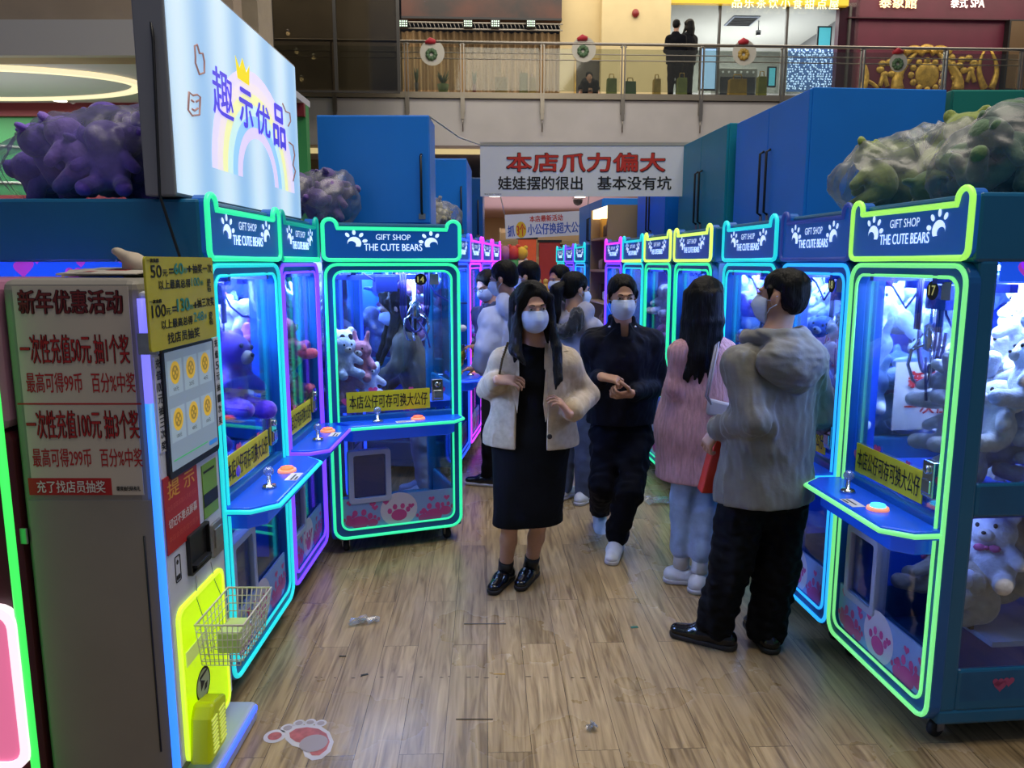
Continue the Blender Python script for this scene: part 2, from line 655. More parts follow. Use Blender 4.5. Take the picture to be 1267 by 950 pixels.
M_INK = mat('black_ink', '#0a0a0a', 0.6)
M_REDINK = mat('red_ink', '#c01a1c', 0.6)
M_PAPER = mat('white_paper', '#d9d6cf', 0.6, vary=0.03)
M_YPAPER = mat('yellow_paper', '#d6cf1c', 0.55, vary=0.04)
M_LETTER = glow('lit_lettering', '#cfe6ff', 0.95)
M_GLASS = clear('machine_glass', '#eef6ff', 0.025, 0.03)
M_PINK = mat('pink_print', '#c2468f', 0.5)
M_PALE = mat('pale_blue_print', '#9fb2d6', 0.5, vary=0.06)
M_RUBBER = mat('black_rubber', '#101010', 0.7)
NEON = {k: glow('neon_' + k, c, s) for k, c, s in (
    ('green', '#2fdc98', 1.1), ('lime', '#98e25a', 1.05), ('mint', '#74dc82', 1.0), ('cyan', '#22c4c8', 1.1), ('sky', '#2aa4f0', 1.15), ('purple', '#6a3cff', 1.5),
    ('yellow', '#cdf25e', 1.2), ('magenta', '#d23cf0', 1.4), ('blue', '#2a56ff', 1.4), ('teal', '#159d8e', 0.7), ('dim', '#2a3f8e', 0.5))}

# ------------------------------------------------------------------ the setting
fl = MB()
fl.box((-16, -1.5, -0.1), (18, 34, 0))
struct('floor', fl, floor_material())

A_MZ = R(2.7)
MZ0 = Vector((0, 17, 0))


def mp(px, py, w=0.0):
    """pixel -> (along, height) on the gallery plane set back by w"""
    d = PX(px, py, 1.0) - Vector((0, 0, H))
    n = Vector((-math.sin(A_MZ), math.cos(A_MZ), 0))
    t = (MZ0.dot(n) + w) / d.dot(n)
    p = Vector((0, 0, H)) + d * t - MZ0
    return p.x * math.cos(A_MZ) + p.y * math.sin(A_MZ), p.z


def mzbuild(name, mb, m, bevel=0.0, kind='structure'):
    o = mb.build(name, m, None, bevel, MZ0, (0, 0, A_MZ))
    return tag(o, kind=kind) if kind else o


def mzthing(name, label, cat, group=None):
    return thing(name, label, cat, MZ0, A_MZ, group)


Z2 = mp(700, 116)[1]
ZB = mp(700, 181)[1]
M_CREAM = mat('cream_plaster', '#b9ad94', 0.7, vary=0.05, scale=2)
M_GREYW = mat('grey_white_fascia', '#b4b0aa', 0.65, vary=0.05, scale=1.5)
s = MB(); s.box((-16, 0.23, ZB), (18, 9, Z2)); s.box((-16, 0, ZB), (18, .23, Z2 - .13)); mzbuild('balcony_slab', s, M_GREYW)
s = MB(); s.box((-16, -0.06, Z2 - 0.12), (18, 0.22, Z2)); mzbuild('trim_1', s, mat('steel_edge', '#8f8674', 0.35, metal=0.7))
s = MB(); s.box((-16, 8.2, Z2), (18, 8.4, Z2 + 7)); mzbuild('wall_gallery_back', s, mat('dark_back', '#55504a', 0.8))

WS = 3.0        # depth of the shopfront line behind the railing


def wallseg(name, px0, px1, y0, y1, m, w=WS, th=0.2, bevel=0):
    s = MB()
    (u0, z1), (u1, z0) = mp(px0, y0, w), mp(px1, y1, w)
    s.box((u0, w, z0), (u1, w + th, z1))
    return s


def wobj(name, px0, px1, y0, y1, m, w=WS, th=0.2, kind='structure', label=None, cat=None, group=None, bevel=0):
    o = mzbuild(name, wallseg(name, px0, px1, y0, y1, m, w, th), m, bevel, kind)
    if label: tag(o, label, cat, group)
    return o


wobj('wall_dark', 200, 497, -160, 150, mat('dark_glass_wall', '#6a645a', 0.25, vary=0.25, scale=1.2))
wobj('wall_cream', 695, 752, -160, 150, mat('cream_gallery', '#c2b083', 0.7, vary=0.04, scale=2))
wobj('wall_pillar', 748, 826, -160, 150, mat('cream_pillar', '#c9b88b', 0.7, vary=0.04, scale=2), w=2.7, th=0.5)
wobj('wall_maroon', 1050, 1420, -160, 150, mat('maroon_shopfront', '#55142c', 0.5, vary=0.1, scale=2))
wobj('trim_2', 1050, 1400, 22, 26, mat('maroon_trim', '#3c0d1e', 0.5), w=2.9, th=0.1)
wobj('wall_lintel', 497, 695, -160, -10, mat('dark_lintel', '#2a221d', 0.6))

# curtain behind the gallery rail: one pleated sheet
(u0, z1), (u1, z0) = mp(497, 38, WS + .2), mp(695, 150, WS + .2)
c = MB()
n = 260
vs, fs = [], []
for i in range(n + 1):
    t = i / n
    y = WS + 0.25 + 0.06 * math.sin(t * 150) + 0.03 * math.sin(t * 47 + 1)
    vs += [(u0 + (u1 - u0) * t, y, z0), (u0 + (u1 - u0) * t, y - 0.01, z1)]
    if i: fs.append((2 * i - 2, 2 * i, 2 * i + 1, 2 * i - 1))
c.add(vs, fs, 0, True)
o = tag(mzbuild('curtain', c, mat('beige_curtain', '#a48760', 0.8, vary=0.2, scale=2, stretch=(6, 1, 0.4)), kind=None), 'long beige pleated curtain behind the upstairs railing', 'curtain')
o.modifiers.new('thick', 'SOLIDIFY').thickness = 0.02

# dark billboard above the curtain with a truss of floodlights
(u0, z1), (u1, z0) = mp(495, -60, 2.7), mp(695, 26, 2.7)
b = mzthing('billboard', 'dark brown billboard hanging above the beige curtain upstairs', 'billboard')
s = MB(); s.box((u0, 2.7, z0), (u1, 2.85, z1)); s.build('panel', mat('billboard_dark', '#1e1512', 0.5, vary=0.5, scale=1.2, col2='#4a2313'), b)
s = MB(); s.box((u0, 2.66, z0), (u1, 2.7, z0 + .05)); s.build('frame', M_BLACK, b)
t = mzthing('lighting_truss', 'horizontal metal light truss under the dark billboard upstairs', 'truss')
zz = mp(600, 32, 2.5)[1]
s = MB(); s.tube([(u0, 2.5, zz + .06), (u1, 2.5, zz + .06)], .018); s.tube([(u0, 2.5, zz - .08), (u1, 2.5, zz - .08)], .018)
for k in range(40):
    x = u0 + (u1 - u0) * k / 40; s.tube([(x, 2.5, zz + .06), (x + .05, 2.5, zz - .08)], .008, 6)
s.build('lattice', mat('pale_metal', '#9a958c', 0.4, metal=0.3), t)
for k, px in enumerate((499, 579, 613, 657)):
    u, z = mp(px, 29, 2.36)
    f = mzthing('floodlight', 'small square floodlight on the truss, number %s from the left' % ('one', 'two', 'three', 'four')[k], 'light', 'floodlights on the truss upstairs')
    s = MB(); s.box((u - .11, 2.36, z - .09), (u + .11, 2.48, z + .09)); s.build('housing', M_BLACK, f, .01)
    s = MB()
    for i in range(4):
        for j in range(3):
            s.disc(u - .075 + .05 * i, z - .05 + .05 * j, .018, 2.355)
    s.build('lamp', glow('flood_led', '#c9e8d0', 0.9), f)

# shop with a glass front on the gallery
(u0, zt), (u1, zb) = mp(826, -40, WS), mp(1050, 150, WS)
zb = Z2 - 0.05
s = MB()
s.box((u0, WS + 4.2, zb), (u1, WS + 4.3, zt)); mzbuild('wall_shop_back', s, mat('shop_back', '#8c8b88', 0.6, vary=0.1))
s = MB(); s.box((u0 - .1, WS, zb), (u0, WS + 4.3, zt)); s.box((u1, WS, zb), (u1 + .1, WS + 4.3, zt)); mzbuild('wall_shop_sides', s, mat('shop_side', '#7c7d80', 0.6))
zc = mp(900, 6, WS)[1]
s = MB(); s.box((u0, WS, zc), (u1, WS + 4.2, zc + .1)); mzbuild('ceiling_shop', s, mat('shop_ceiling', '#c9c9c6', 0.7))
area('shop_light', MZ0 + Vector((math.cos(A_MZ) * (u0 + u1) / 2 - 2.0 * 0.05, WS + 2.2, zc - .05)), (3.2, 3), 170, (1, 0.97, 0.92))
area('shop_ceiling_fill', MZ0 + Vector((math.cos(A_MZ) * (u0 + u1) / 2, WS + 2.4, Z2 + .9)), (3.0, 2.5), 130, (1, 0.97, 0.92), (PI, 0, 0))  # added upward fill to brighten the shop ceiling, not a fixture
s = MB(); s.box((u0, WS - .02, zb), (u1, WS, zc)); mzbuild('window_1', s, clear('shop_glass', '#f2f6f6', 0.02))
s = MB()
for px in (826, 889, 972, 1049):
    u = mp(px, 50, WS)[0]; s.box((u - .03, WS - .06, zb), (u + .03, WS + .02, zc))
mzbuild('trim_3', s, mat('window_frame', '#4c4a48', 0.4, metal=0.5))
o = wobj('shop_sign', 826, 1050, -30, 7, glow('yellow_sign', '#c9a21e', 0.5), w=WS - .2, th=.15, kind=None, label='yellow lit sign band above the glass shop front upstairs', cat='sign')
(ua, za) = mp(885, 4, WS - .2)
for i in range(9):
    text('品乐茶饮小食甜点屋'[i], .24, .24, glow('sign_glow', '#fff2b0', 1.0), o, (mp(912 + 15 * i, 1, WS - .21)[0], WS - .215, za + .02), bold=.01)


def gbox(name, label, cat, px0, px1, y0, y1, m, w, th=.06, group=None, bevel=.01):
    t = mzthing(name, label, cat, group)
    (u0, z1), (u1, z0) = mp(px0, y0, w), mp(px1, y1, w)
    s = MB(); s.box((u0, w, z0), (u1, w + th, z1)); s.build('body', M_BLACK, t, bevel)
    s = MB(); s.rect(u0 + .04, z0 + .04, u1 - .04, z1 - .04, w - .004); s.build('screen', m, t)
    return t


gbox('display_screen', 'tall glowing pale blue panel right of the couple upstairs', 'screen', 866, 886, 58, 112, glow('panel_blue', '#9fc4ee', 0.9), WS + .3)
gbox('display_screen', 'tilted cyan display hanging inside the glass shop upstairs', 'screen', 1012, 1027, 32, 80, glow('panel_cyan', '#55b7c4', 0.9), WS + .6)
gbox('display_screen', 'narrow cyan screen beside the oven cabinet upstairs', 'screen', 950, 960, 82, 108, glow('panel_cyan2', '#58b2c8', 0.8), WS + .5)
t = mzthing('light_curtain', 'white and blue string light curtain in the shop window upstairs', 'lights')
s = MB(); rnd = random.Random(4)
for i in range(26):
    u, _ = mp(978 + 2.7 * i, 60, WS + .25)
    for j in range(18):
        if rnd.random() < .8: s.ball((u + rnd.uniform(-.03, .03), WS + .25 + rnd.uniform(0, .1), mp(1000, 58 + 3 * j, WS + .25)[1]), .021, 6)
s.build('bulbs', glow('fairy', '#c5dcff', 1.6), t)
s = MB()
(u0, z1), (u1, z0) = mp(976, 56, WS + .5), mp(1048, 114, WS + .5)
s.box((u0, WS + .5, z0), (u1, WS + .53, z1)); s.build('backing', mat('fairy_back', '#5c7cae', 0.5, emit=.25), t)
t = mzthing('oven_cabinet', 'steel oven cabinet with a row of knobs inside the glass shop upstairs', 'cabinet')
(u0, z1), (u1, z0) = mp(889, 84, WS + 1), mp(936, 122, WS + 1)
s = MB(); s.box((u0, WS + 1, Z2), (u1, WS + 1.6, z1)); s.build('body', mat('oven_grey', '#7d7a74', 0.4, metal=0.5), t, .02)
s = MB(); s.box((u0 + .06, WS + .98, z0 + .1), (u1 - .06, WS + 1, z1 - .22)); s.build('door', M_BLACK, t, .01)
s = MB()
for i in range(6): s.disc(u0 + .12 + i * (u1 - u0 - .24) / 5, z1 - .1, .03, WS + .99)
s.build('knobs', M_WHITE, t)
for k, (px, py) in enumerate(((967, 22), (938, 44), (905, 20))):
    t = mzthing('spotlight', 'white ceiling spotlight in the glass shop upstairs, %s' % ('near the middle of its ceiling', 'the lowest of them', 'near the grey vent')[k], 'light', 'spotlights in the upstairs shop')
    u, z = mp(px, py, WS + 1.2)
    s = MB(); s.lathe([(.06, 0), (.075, .12), (.03, .14)], (u, WS + 1.2, z), 12); s.tube([(u, WS + 1.2, z + .13), (u, WS + 1.2, zc)], .012, 6); s.build('housing', M_BLACK, t)
    s = MB(); s.lathe([(.055, -.004), (.055, 0)], (u, WS + 1.2, z - .002), 12); s.build('lamp', glow('spot_lamp', '#fff6e0', 2.5), t)
t = mzthing('ceiling_vent', 'grey rectangular air vent in the upstairs shop ceiling', 'vent')
(u0, za), (u1, _) = mp(905, 17, WS + 1), mp(938, 17, WS + 1)
s = MB(); s.box((u0, WS + .8, zc - .03), (u1, WS + 1.6, zc)); s.build('frame', M_GREYP, t, .005)
s = MB()
for i in range(7): s.box((u0 + .05, WS + .88 + .1 * i, zc - .045), (u1 - .05, WS + .93 + .1 * i, zc - .03))
s.build('slats', M_BLACK, t)

# maroon shop: gold ornament and glowing letters
GOLD = mat('gold_relief', '#b08d3a', 0.4, metal=0.3, vary=0.35, scale=9)
t = mzthing('gold_wall_ornament', 'gold ornament of scrolls and discs on the maroon shop wall upstairs', 'ornament')


def gp(px, py): return mp(px, py, WS)


def gdisc(s, px, py, rx, rz=None, d=.06):
    u, z = gp(px, py); k = 20.5 / F
    s.ball((u, WS, z), (rx * k, d, (rz or rx) * k), 14)


s = MB()
gdisc(s, 1147, 93, 15, 15)
for a in range(12): gdisc(s, 1147 + 20 * math.cos(a * PI / 6), 93 + 18 * math.sin(a * PI / 6), 4, 4)
for q in (-1, 1):
    pts = [gp(1147 + q * (12 + 26 * math.sin(x / 10 * 1.9)), 64 + x * 4.8) for x in range(11)]
    s.tube([(u, WS, z) for u, z in pts], .12, 8, rs=[.05 + .012 * i for i in range(11)])
    for i in range(5): gdisc(s, 1147 + q * (30 + i), 72 + 8 * i, 5 - .4 * i)
    pts = [gp(1147 + q * (4 + x * 3), 66 - 5 * math.sin(x / 8 * PI)) for x in range(9)]
    s.tube([(u, WS, z) for u, z in pts], .1, 8)
gdisc(s, 1147, 60, 9, 5)
s.build('centre_scrolls', GOLD, t)
s = MB()
for q, (cx, cy) in ((-1, (1098, 85)), (1, (1196, 80))):
    for a in range(7): gdisc(s, cx + 9 * math.cos(a), cy + 8 * math.sin(a), 5, 4)
    pts = [gp(cx + q * x * 1.2, cy + 6 + abs(x - 4) * 4) for x in range(9)]
    s.tube([(u, WS, z) for u, z in pts], .06, 8)
s.build('side_flowers', GOLD, t)
s = MB()
for q in (-1, 1):
    pts = [gp(1222 + q * (4 + 7 * math.sin(x / 8 * PI)), 62 + x * 6) for x in range(9)]
    s.tube([(u, WS, z) for u, z in pts], .07, 8, rs=[.03 + .008 * i for i in range(9)])
pts = [gp(1068 + 4 * math.sin(x / 2), 76 + x * 5) for x in range(9)]
s.tube([(u, WS, z) for u, z in pts], .07, 8, rs=[.03 + .012 * i for i in range(9)])
pts = [gp(1070 + x * 2, 100 + x * x * .15) for x in range(9)]
s.tube([(u, WS, z) for u, z in pts], .05, 8)
s.build('outer_scrolls', GOLD, t)
for tx, px, w, c, lb in (('泰象館', 1110, 44, '#ffd9a0', 'warm glowing shop letters at the top of the maroon wall'), ('泰式 SPA', 1196, 40, '#ffe9e0', 'small white glowing letters at the top right of the maroon wall')):
    u, z = mp(px, 4, WS)
    o = text(tx, w * 20.5 / F, .26, glow('letters' + c, c, 1.3), None, Vector((0, 0, 0)), bold=.02, name='shop_letters')
    o.location = MZ0 + Vector((u * math.cos(A_MZ) - (WS - .05) * math.sin(A_MZ), u * math.sin(A_MZ) + (WS - .05) * math.cos(A_MZ), z)); o.rotation_euler = (0, 0, A_MZ)
    tag(o, lb, 'sign')
gbox('display_case', 'brown framed display case at the far right of the maroon wall upstairs', 'case', 1250, 1300, 24, 112, mat('case_brown', '#5a4428', 0.5), WS - .2, .2)

# gallery railing
rl = mzthing('balcony_railing', 'long steel railing with glass panels along the upstairs gallery', 'railing')
M_RAIL = mat('rail_steel', '#8b857a', 0.3, metal=0.85)
zt = mp(700, 54)[1]
for nm, dz, r in (('handrail', 0, .032), ('rail_bar', -.21, .011), ('rail_bar', -.33, .011)):
    s = MB(); s.tube([(-9, 0, zt + dz), (16, 0, zt + dz)], r, 10); s.build(nm, M_RAIL, rl)
posts = [413, 503, 572, 671, 771, 868, 968, 1066, 1168, 1262]
for px in posts:
    u = mp(px, 80)[0]
    s = MB()
    s.box((u - .045, -.07, Z2 - .42), (u - .02, -.01, zt - .05)); s.box((u + .02, -.07, Z2 - .42), (u + .045, -.01, zt - .05))
    s.tube([(u - .06, -.04, zt - .07), (u, 0, zt - .01), (u + .06, -.04, zt - .07)], .018, 6)
    s.box((u - .035, -.08, Z2 - .55), (u + .035, -.06, Z2 - .1)); s.tube([(u, -.06, Z2 - .8), (u, -.06, Z2 - .5)], .014, 6)
    s.build('post', M_RAIL, rl)
us = [mp(p, 80)[0] for p in [330] + posts + [1400]]
for a, b in zip(us[:-1], us[1:]):
    s = MB(); s.box((a + .06, -.005, Z2 + .05), (b - .06, .005, zt - .1)); s.build('glass_panel', clear('rail_glass', '#e4e8e2', 0.02, 0.05, 0.02, '#d8d4c4'), rl)

# festive ornaments stuck on the glass and small things along the gallery floor
for k, (px, py) in enumerate(((535, 66), (722, 62), (920, 66), (1110, 78))):
    t = mzthing('window_ornament', ('red and green festive ornament on the railing glass before the beige curtain', 'red and white festive ornament on the railing glass before the cream wall', 'gold and red festive ornament on the railing glass before the glass shop', 'pale white and green festive ornament on the railing glass before the maroon wall')[k], 'ornament')
    u, z = mp(px, py, .03)
    g = lambda a, b: (u + a * 17 / F, -.03, z - b * 17 / F)
    cols = ('#a02028', '#4e6a48', '#c8c4b4', '#a98a3a')
    s = MB(); s.disc(*(g(0, 0)[0], g(0, 0)[2]), .26 if k < 3 else .2, -.02, n=20); s.build('pale_disc', mat('orn_pale', '#b7b3a4', .6), t)
    s = MB()
    for a in range(9): s.ball(g(4.5 * math.cos(a * .7) - 1, 4.5 * math.sin(a * .7) + 2), .05, 8)
    s.build('leaves', mat('orn_green' if k != 2 else 'orn_gold', cols[1] if k != 2 else cols[3], .6), t)
    s = MB()
    s.tube([g(-8, -11), g(-2, -13), g(4, -12)], .05, 8, rs=[.03, .07, .04])
    s.build('bow', mat('orn_red', '#b02432', .6), t)
for k, (px, hh, wd, lb, cc) in enumerate(((515, 15, 5, 'small dark plant pot at the left end of the curtain upstairs', '#4b4238'), (548, 12, 14, 'low potted plant before the curtain upstairs', '#5d6b38'), (587, 12, 5, 'small red pot before the middle of the curtain upstairs', '#6b2a22'),
                                    (620, 12, 15, 'wide gold basket before the curtain upstairs', '#8a6c2c'), (648, 18, 10, 'tall olive paper bag at the right of the curtain upstairs', '#6f6a2c'), (659, 12, 8, 'short gold paper bag at the right of the curtain upstairs', '#9a7a2a'),
                                    (757, 12, 12, 'green paper bag right of the seated person upstairs', '#69763a'), (780, 8, 14, 'small green stack before the cream pillar upstairs', '#3f5a3a'), (813, 12, 9, 'gold gift bag at the feet of the couple upstairs', '#9d8030'),
                                    (844, 14, 12, 'olive gift bag right of the couple upstairs', '#6f7a3a'), (913, 13, 22, 'gold hamper before the oven cabinet upstairs', '#a5853a'), (943, 17, 11, 'olive green bag under the narrow screen upstairs', '#7d8236'))):
    u, _ = mp(px, 100, .35)
    z0 = Z2
    w, h = wd * 17.3 / F, hh * 17.3 / F + .28
    t = mzthing('gift_bag' if 'bag' in lb else ('plant_pot' if 'p' in lb[:18] and 'pot' in lb else 'gift_basket'), lb, 'bag' if 'bag' in lb else ('plant' if 'pot' in lb else 'basket'))
    m = mat('gift' + cc, cc, .6, vary=.15)
    s = MB()
    if 'pot' in lb:
        s.lathe([(w * .3, z0), (w * .5, z0 + h * .5), (w * .45, z0 + h * .5)], (u, .4, 0), 12); s.build('pot', m, t)
        s = MB()
        for a in range(14):
            s.tube([(u, .4, z0 + h * .5), (u + w * .5 * math.cos(a * 2.4), .4 + .1 * math.sin(a * 2.4), z0 + h * (.8 + .02 * a))], .02, 5, rs=[.025, .006])
        s.build('leaves', mat('pot_leaf', '#4b5a30', .6), t)
    else:
        s.prism([(u - w / 2, z0), (u + w / 2, z0), (u + w * .46, z0 + h * .8), (u - w * .46, z0 + h * .8)], .3, .46); s.build('body', m, t, .01)
        s = MB(); s.tube([(u - w * .25, .38, z0 + h * .8), (u - w * .2, .38, z0 + h), (u + w * .2, .38, z0 + h), (u + w * .25, .38, z0 + h * .8)], .012, 6); s.build('handle', GOLD, t)
t = mzthing('alarm_bell', 'round red fire alarm bell on the cream pillar upstairs', 'alarm')
u, z = mp(786, 17, 2.7)
s = MB(); s.ball((u, 2.66, z), (.09, .06, .1), 14); s.build('dome', mat('alarm_red', '#7a1414', .4), t)
s = MB(); s.lathe([(.05, 0), (.05, .04)], (0, 0, 0), 12, M=Matrix.Rotation(PI / 2, 4, 'X')); s.build('back_plate', M_WHITE, t, loc=(u, 2.7, z))
t = mzthing('picture_board', 'small dark framed notice on the cream wall behind the seated person', 'notice')
(u0, z1), (u1, z0) = mp(713, 74, 2.95), mp(744, 118, 2.95)
s = MB(); s.box((u0, 2.95, z0), (u1, 3.0, z1)); s.build('board', mat('notice_dark', '#3a3226', .5), t, .01)
s = MB(); s.ring([(u0 - .04, z0 - .04), (u1 + .04, z0 - .04), (u1 + .04, z1 + .04), (u0 - .04, z1 + .04)], [(u0, z0), (u1, z0), (u1, z1), (u0, z1)], 2.92, 3.0); s.build('frame', GOLD, t)
# tinted glass screen left of the curtain
s = MB(); (u0, z1), (u1, z0) = mp(330, -80, -1.2), mp(495, 113, -1.2)
t = mzthing('glass_screen', 'tall tinted dark glass screen left of the beige curtain', 'glass screen')
s.box((u0, -1.2, z0), (u1, -1.17, z1)); s.build('pane', clear('tinted_glass', '#a5a198', 0.05, 0.06), t)
s = MB()
for px in (337, 415, 493):
    u = mp(px, 60, -1.2)[0]; s.box((u - .03, -1.22, z0), (u + .03, -1.15, z1))
s.box((u0, -1.22, z0 - .03), (u1, -1.15, z0)); s.build('frame', mat('screen_frame', '#4a4844', .35, metal=.6), t)
for k, (px, py) in enumerate(((355, 40), (357, 100), (366, 63), (372, 97), (387, 70))):
    u, z = mp(px, py, 2.8)
    t = mzthing('lamp', 'small warm lamp glinting behind the tinted glass upstairs', 'lamp', 'small lamps behind the tinted glass')
    s = MB(); s.ball((u, 2.9, z), .05, 10); s.build('bulb', glow('dim_bulb', '#ffe2b0', .9), t)
    s = MB(); s.lathe([(.06, .04), (.03, .1)], (u, 2.9, z), 10); s.build('cap', M_STEEL, t)

# below the gallery: warm strip, shop beyond the end of the aisle
s = MB(); s.box((-16, 0.5, ZB - .1), (18, 0.62, ZB)); mzbuild('trim_4', s, glow('warm_strip', '#d8c48c', .8))
s = MB(); s.box((-16, 2.4, 0), (-1.9, 2.6, ZB)); mzbuild('wall_shop_left', s, mat('beige_wall', '#7f705a', .7))
s = MB(); s.box((3.4, 2.4, 0), (18, 2.6, ZB)); mzbuild('wall_shop_right', s, mat('beige_wall', '#7f705a', .7))
s = MB(); s.box((-2.2, -1.5, 3.25), (4, 11, 3.35)); mzbuild('ceiling_shop_far', s, mat('pinkish_ceiling', '#c9b4bd', .7))
s = MB(); s.box((-2.4, 10.4, 0), (4, 10.6, 3.3)); mzbuild('wall_shop_far', s, mat('far_wall', '#c9b795', .7))
s = MB(); s.box((-2.4, 2.6, 0), (-2.2, 10.6, 3.3)); s.box((4, 2.6, 0), (4.2, 10.6, 3.3)); mzbuild('wall_shop_far_sides', s, mat('far_side', '#9a8672', .7))

# left wing: fascia, ceiling with ring light, green back wall
XW = -3.3
s = MB(); s.box((-16, 9.6, 4.12), (XW, 9.9, 9)); struct('wall_wing_fascia', s, mat('wing_cream', '#a3917a', .7, vary=.08, scale=1.5))
s = MB(); s.box((-16, 9.5, 4.12), (XW, 9.6, 4.52)); struct('trim_5', s, mat('wing_white', '#b5b3ae', .6))
s = MB(); s.box((-16, 9.9, 4.2), (XW, 13, 4.3)); struct('ceiling_wing', s, mat('wing_ceiling', '#b4b9c4', .7))
s = MB(); s.box((-16, 12.7, 0), (XW, 12.9, 4.2)); struct('wall_wing_green', s, mat('green_wall', '#2f8a4e', .5, vary=.08, scale=1))
s = MB(); s.box((-16, 12.6, 4.0), (XW, 12.7, 4.2)); struct('trim_6', s, mat('dark_red_band', '#6e1626', .5))
s = MB(); s.box((-16, 12.62, 2.65), (XW, 12.7, 2.78)); struct('trim_7', s, mat('red_band', '#8e2a30', .5))
s = MB(); s.box((-3.75, 10.2, 0), (-3.2, 10.8, 9)); struct('wall_column', s, mat('column_cream', '#a2957e', .7, vary=.05))
s = MB(); s.tube([(-14, 12.68, 3.45), (-11, 12.68, 3.75), (-9, 12.68, 3.62), (-7.5, 12.68, 3.5), (-6, 12.68, 3.46), (-4, 12.68, 3.46)], .02, 6)
s.tube([(-9.2, 12.68, 3.0), (-8, 12.68, 2.98), (-7.4, 12.68, 2.86)], .02, 6)
tag(s.build('wall_line', mat('white_line', '#c9d8c8', .5)), 'thin white curved stripe on the green wall at the far left', 'stripe')
t = thing('ring_light', 'oval warm light ring on the ceiling at the far left', 'light', (-7.55, 11.15, 4.195))
s = MB()
oo, ii = [], []
for k in range(64):
    a = 2 * PI * k / 64
    oo.append((2.35 * math.cos(a), 1.0 * math.sin(a))); ii.append((2.24 * math.cos(a), .9 * math.sin(a)))
n = 64
vs = [(*p, -.06) for p in oo] + [(*p, -.06) for p in ii] + [(*p, 0) for p in oo] + [(*p, 0) for p in ii]
fs = []
for i in range(n):
    j = (i + 1) % n
    fs += [(i, j, n + j, n + i), (j, i, 2 * n + i, 2 * n + j), (n + i, n + j, 3 * n + j, 3 * n + i)]
s.add(vs, fs); s.build('light_strip', glow('ring_warm', '#f0e2b8', 1.0), t)
s = MB(); s.add([(2.2 * math.cos(2 * PI * k / 64), .87 * math.sin(2 * PI * k / 64), -.03) for k in range(64)], [tuple(range(64))]); s.build('inner_panel', mat('ring_inner', '#c2c8d2', .6), t)
for k, (px, py, lb) in enumerate(((180, 69, 'bright ceiling downlight just left of the light box sign'), (74, 123, 'ceiling downlight above the dark red band, left one'), (96, 130, 'ceiling downlight above the dark red band, right one'))):
    d = (PX(px, py, 1) - Vector((0, 0, H))); q = Vector((0, 0, H)) + d * ((4.19 - H) / d.z)
    t = thing('downlight', lb, 'light', q)
    s = MB(); s.lathe([(.13, -.015), (.14, .01)], n=16); s.build('trim_ring', M_WHITE, t)
    s = MB(); s.lathe([(.1, -.025), (.1, -.012)], n=16); s.build('lamp', glow('down_lamp', '#fff6e2', 3.0), t)

# ------------------------------------------------------------------ claw machines
MW, MD, MH = 0.74, 0.80, 1.93
HW = MW / 2
_ME = {}


def cached(name, key, fn):
    if key not in _ME: _ME[key] = fn()
    return _ME[key]


def marquee_outline(hw=HW - .005, z0=1.715, z1=1.895, er=.036):
    pts = []
    def arc(cx, cz, r, a0, a1, n=7):
        for k in range(n + 1):
            a = R(a0 + (a1 - a0) * k / n); pts.append((cx + r * math.cos(a), cz + r * math.sin(a)))
    arc(hw - .03, z0 + .03, .03, -90, 0, 4)
    arc(hw - er, z1 + .005, er, -5, 175 + 25, 10)
    arc(-hw + er, z1 + .005, er, -20, 185, 10)
    arc(-hw + .03, z0 + .03, .03, 180, 270, 4)
    return pts


def paw(s, cx, cz, r, y, mi=0, flip=1):
    """paw print: a crescent pad and four toes, flat"""
    pts = []
    for k in range(11):
        a = R(-20 + 220 * k / 10); pts.append((cx + r * math.cos(a), y, cz + r * .95 * math.sin(a)))
    for k in range(11):
        a = R(200 - 220 * k / 10); pts.append((cx + flip * r * .30 + r * .62 * math.cos(a), y, cz - r * .28 + r * .5 * math.sin(a)))
    s.add(pts, [(k, k + 1, 20 - k, 21 - k) for k in range(10)], mi)
    for k, a in enumerate((150, 112, 70, 32)):
        a = R(a + flip * 6); s.disc(cx + r * 1.55 * math.cos(a), cz + r * 1.6 * math.sin(a), r * .26, y, mi, 10, r * .38, a - PI / 2)


def heart(s, cx, cz, r, y, mi):
    pts = []
    for k in range(20):
        t = 2 * PI * k / 20
        pts.append((cx + r * math.sin(t) ** 3, y, cz + r / 16 * (13 * math.cos(t) - 5 * math.cos(2 * t) - 2 * math.cos(3 * t) - math.cos(4 * t))))
    s.add(pts, [tuple(range(20))], mi)


def mesh_cabinet():
    s = MB()
    s.box((-HW, .0, 1.70), (HW, MD, MH - .01))
    s.box((-HW, .02, .09), (HW, MD, .15))
    for x in (-1, 1):
        for y0, y1 in ((.02, .085), (MD - .06, MD)):
            a, b = sorted((x * HW, x * (HW - .05))); s.box((a, y0, .14), (b, y1, 1.71))
        a, b = sorted((x * HW, x * (HW - .025)))
        s.box((a, .08, .14), (b, MD - .05, .30)); s.box((a, .08, .85), (b, MD - .05, .97))
    return s.mesh('cabinet', M_TEALBLUE)


def mesh_door():
    s = MB()
    s.ring(rrect(-HW, .09, HW, 1.705, .07), rrect(-HW + .055, .15, HW - .055, 1.655, .05), -.012, .03)
    s.box((-HW + .05, -.012, .765), (HW - .05, .03, .83))
    return s.mesh('door_frame', M_FRAME)


def mesh_loop(x, z0, z1, r, t):
    s = MB(); s.tube([(p[0], -.016, p[1]) for p in rrect(-x, z0, x, z1, r)], t, 8, True); return s.mesh('neon', NEON['green'])


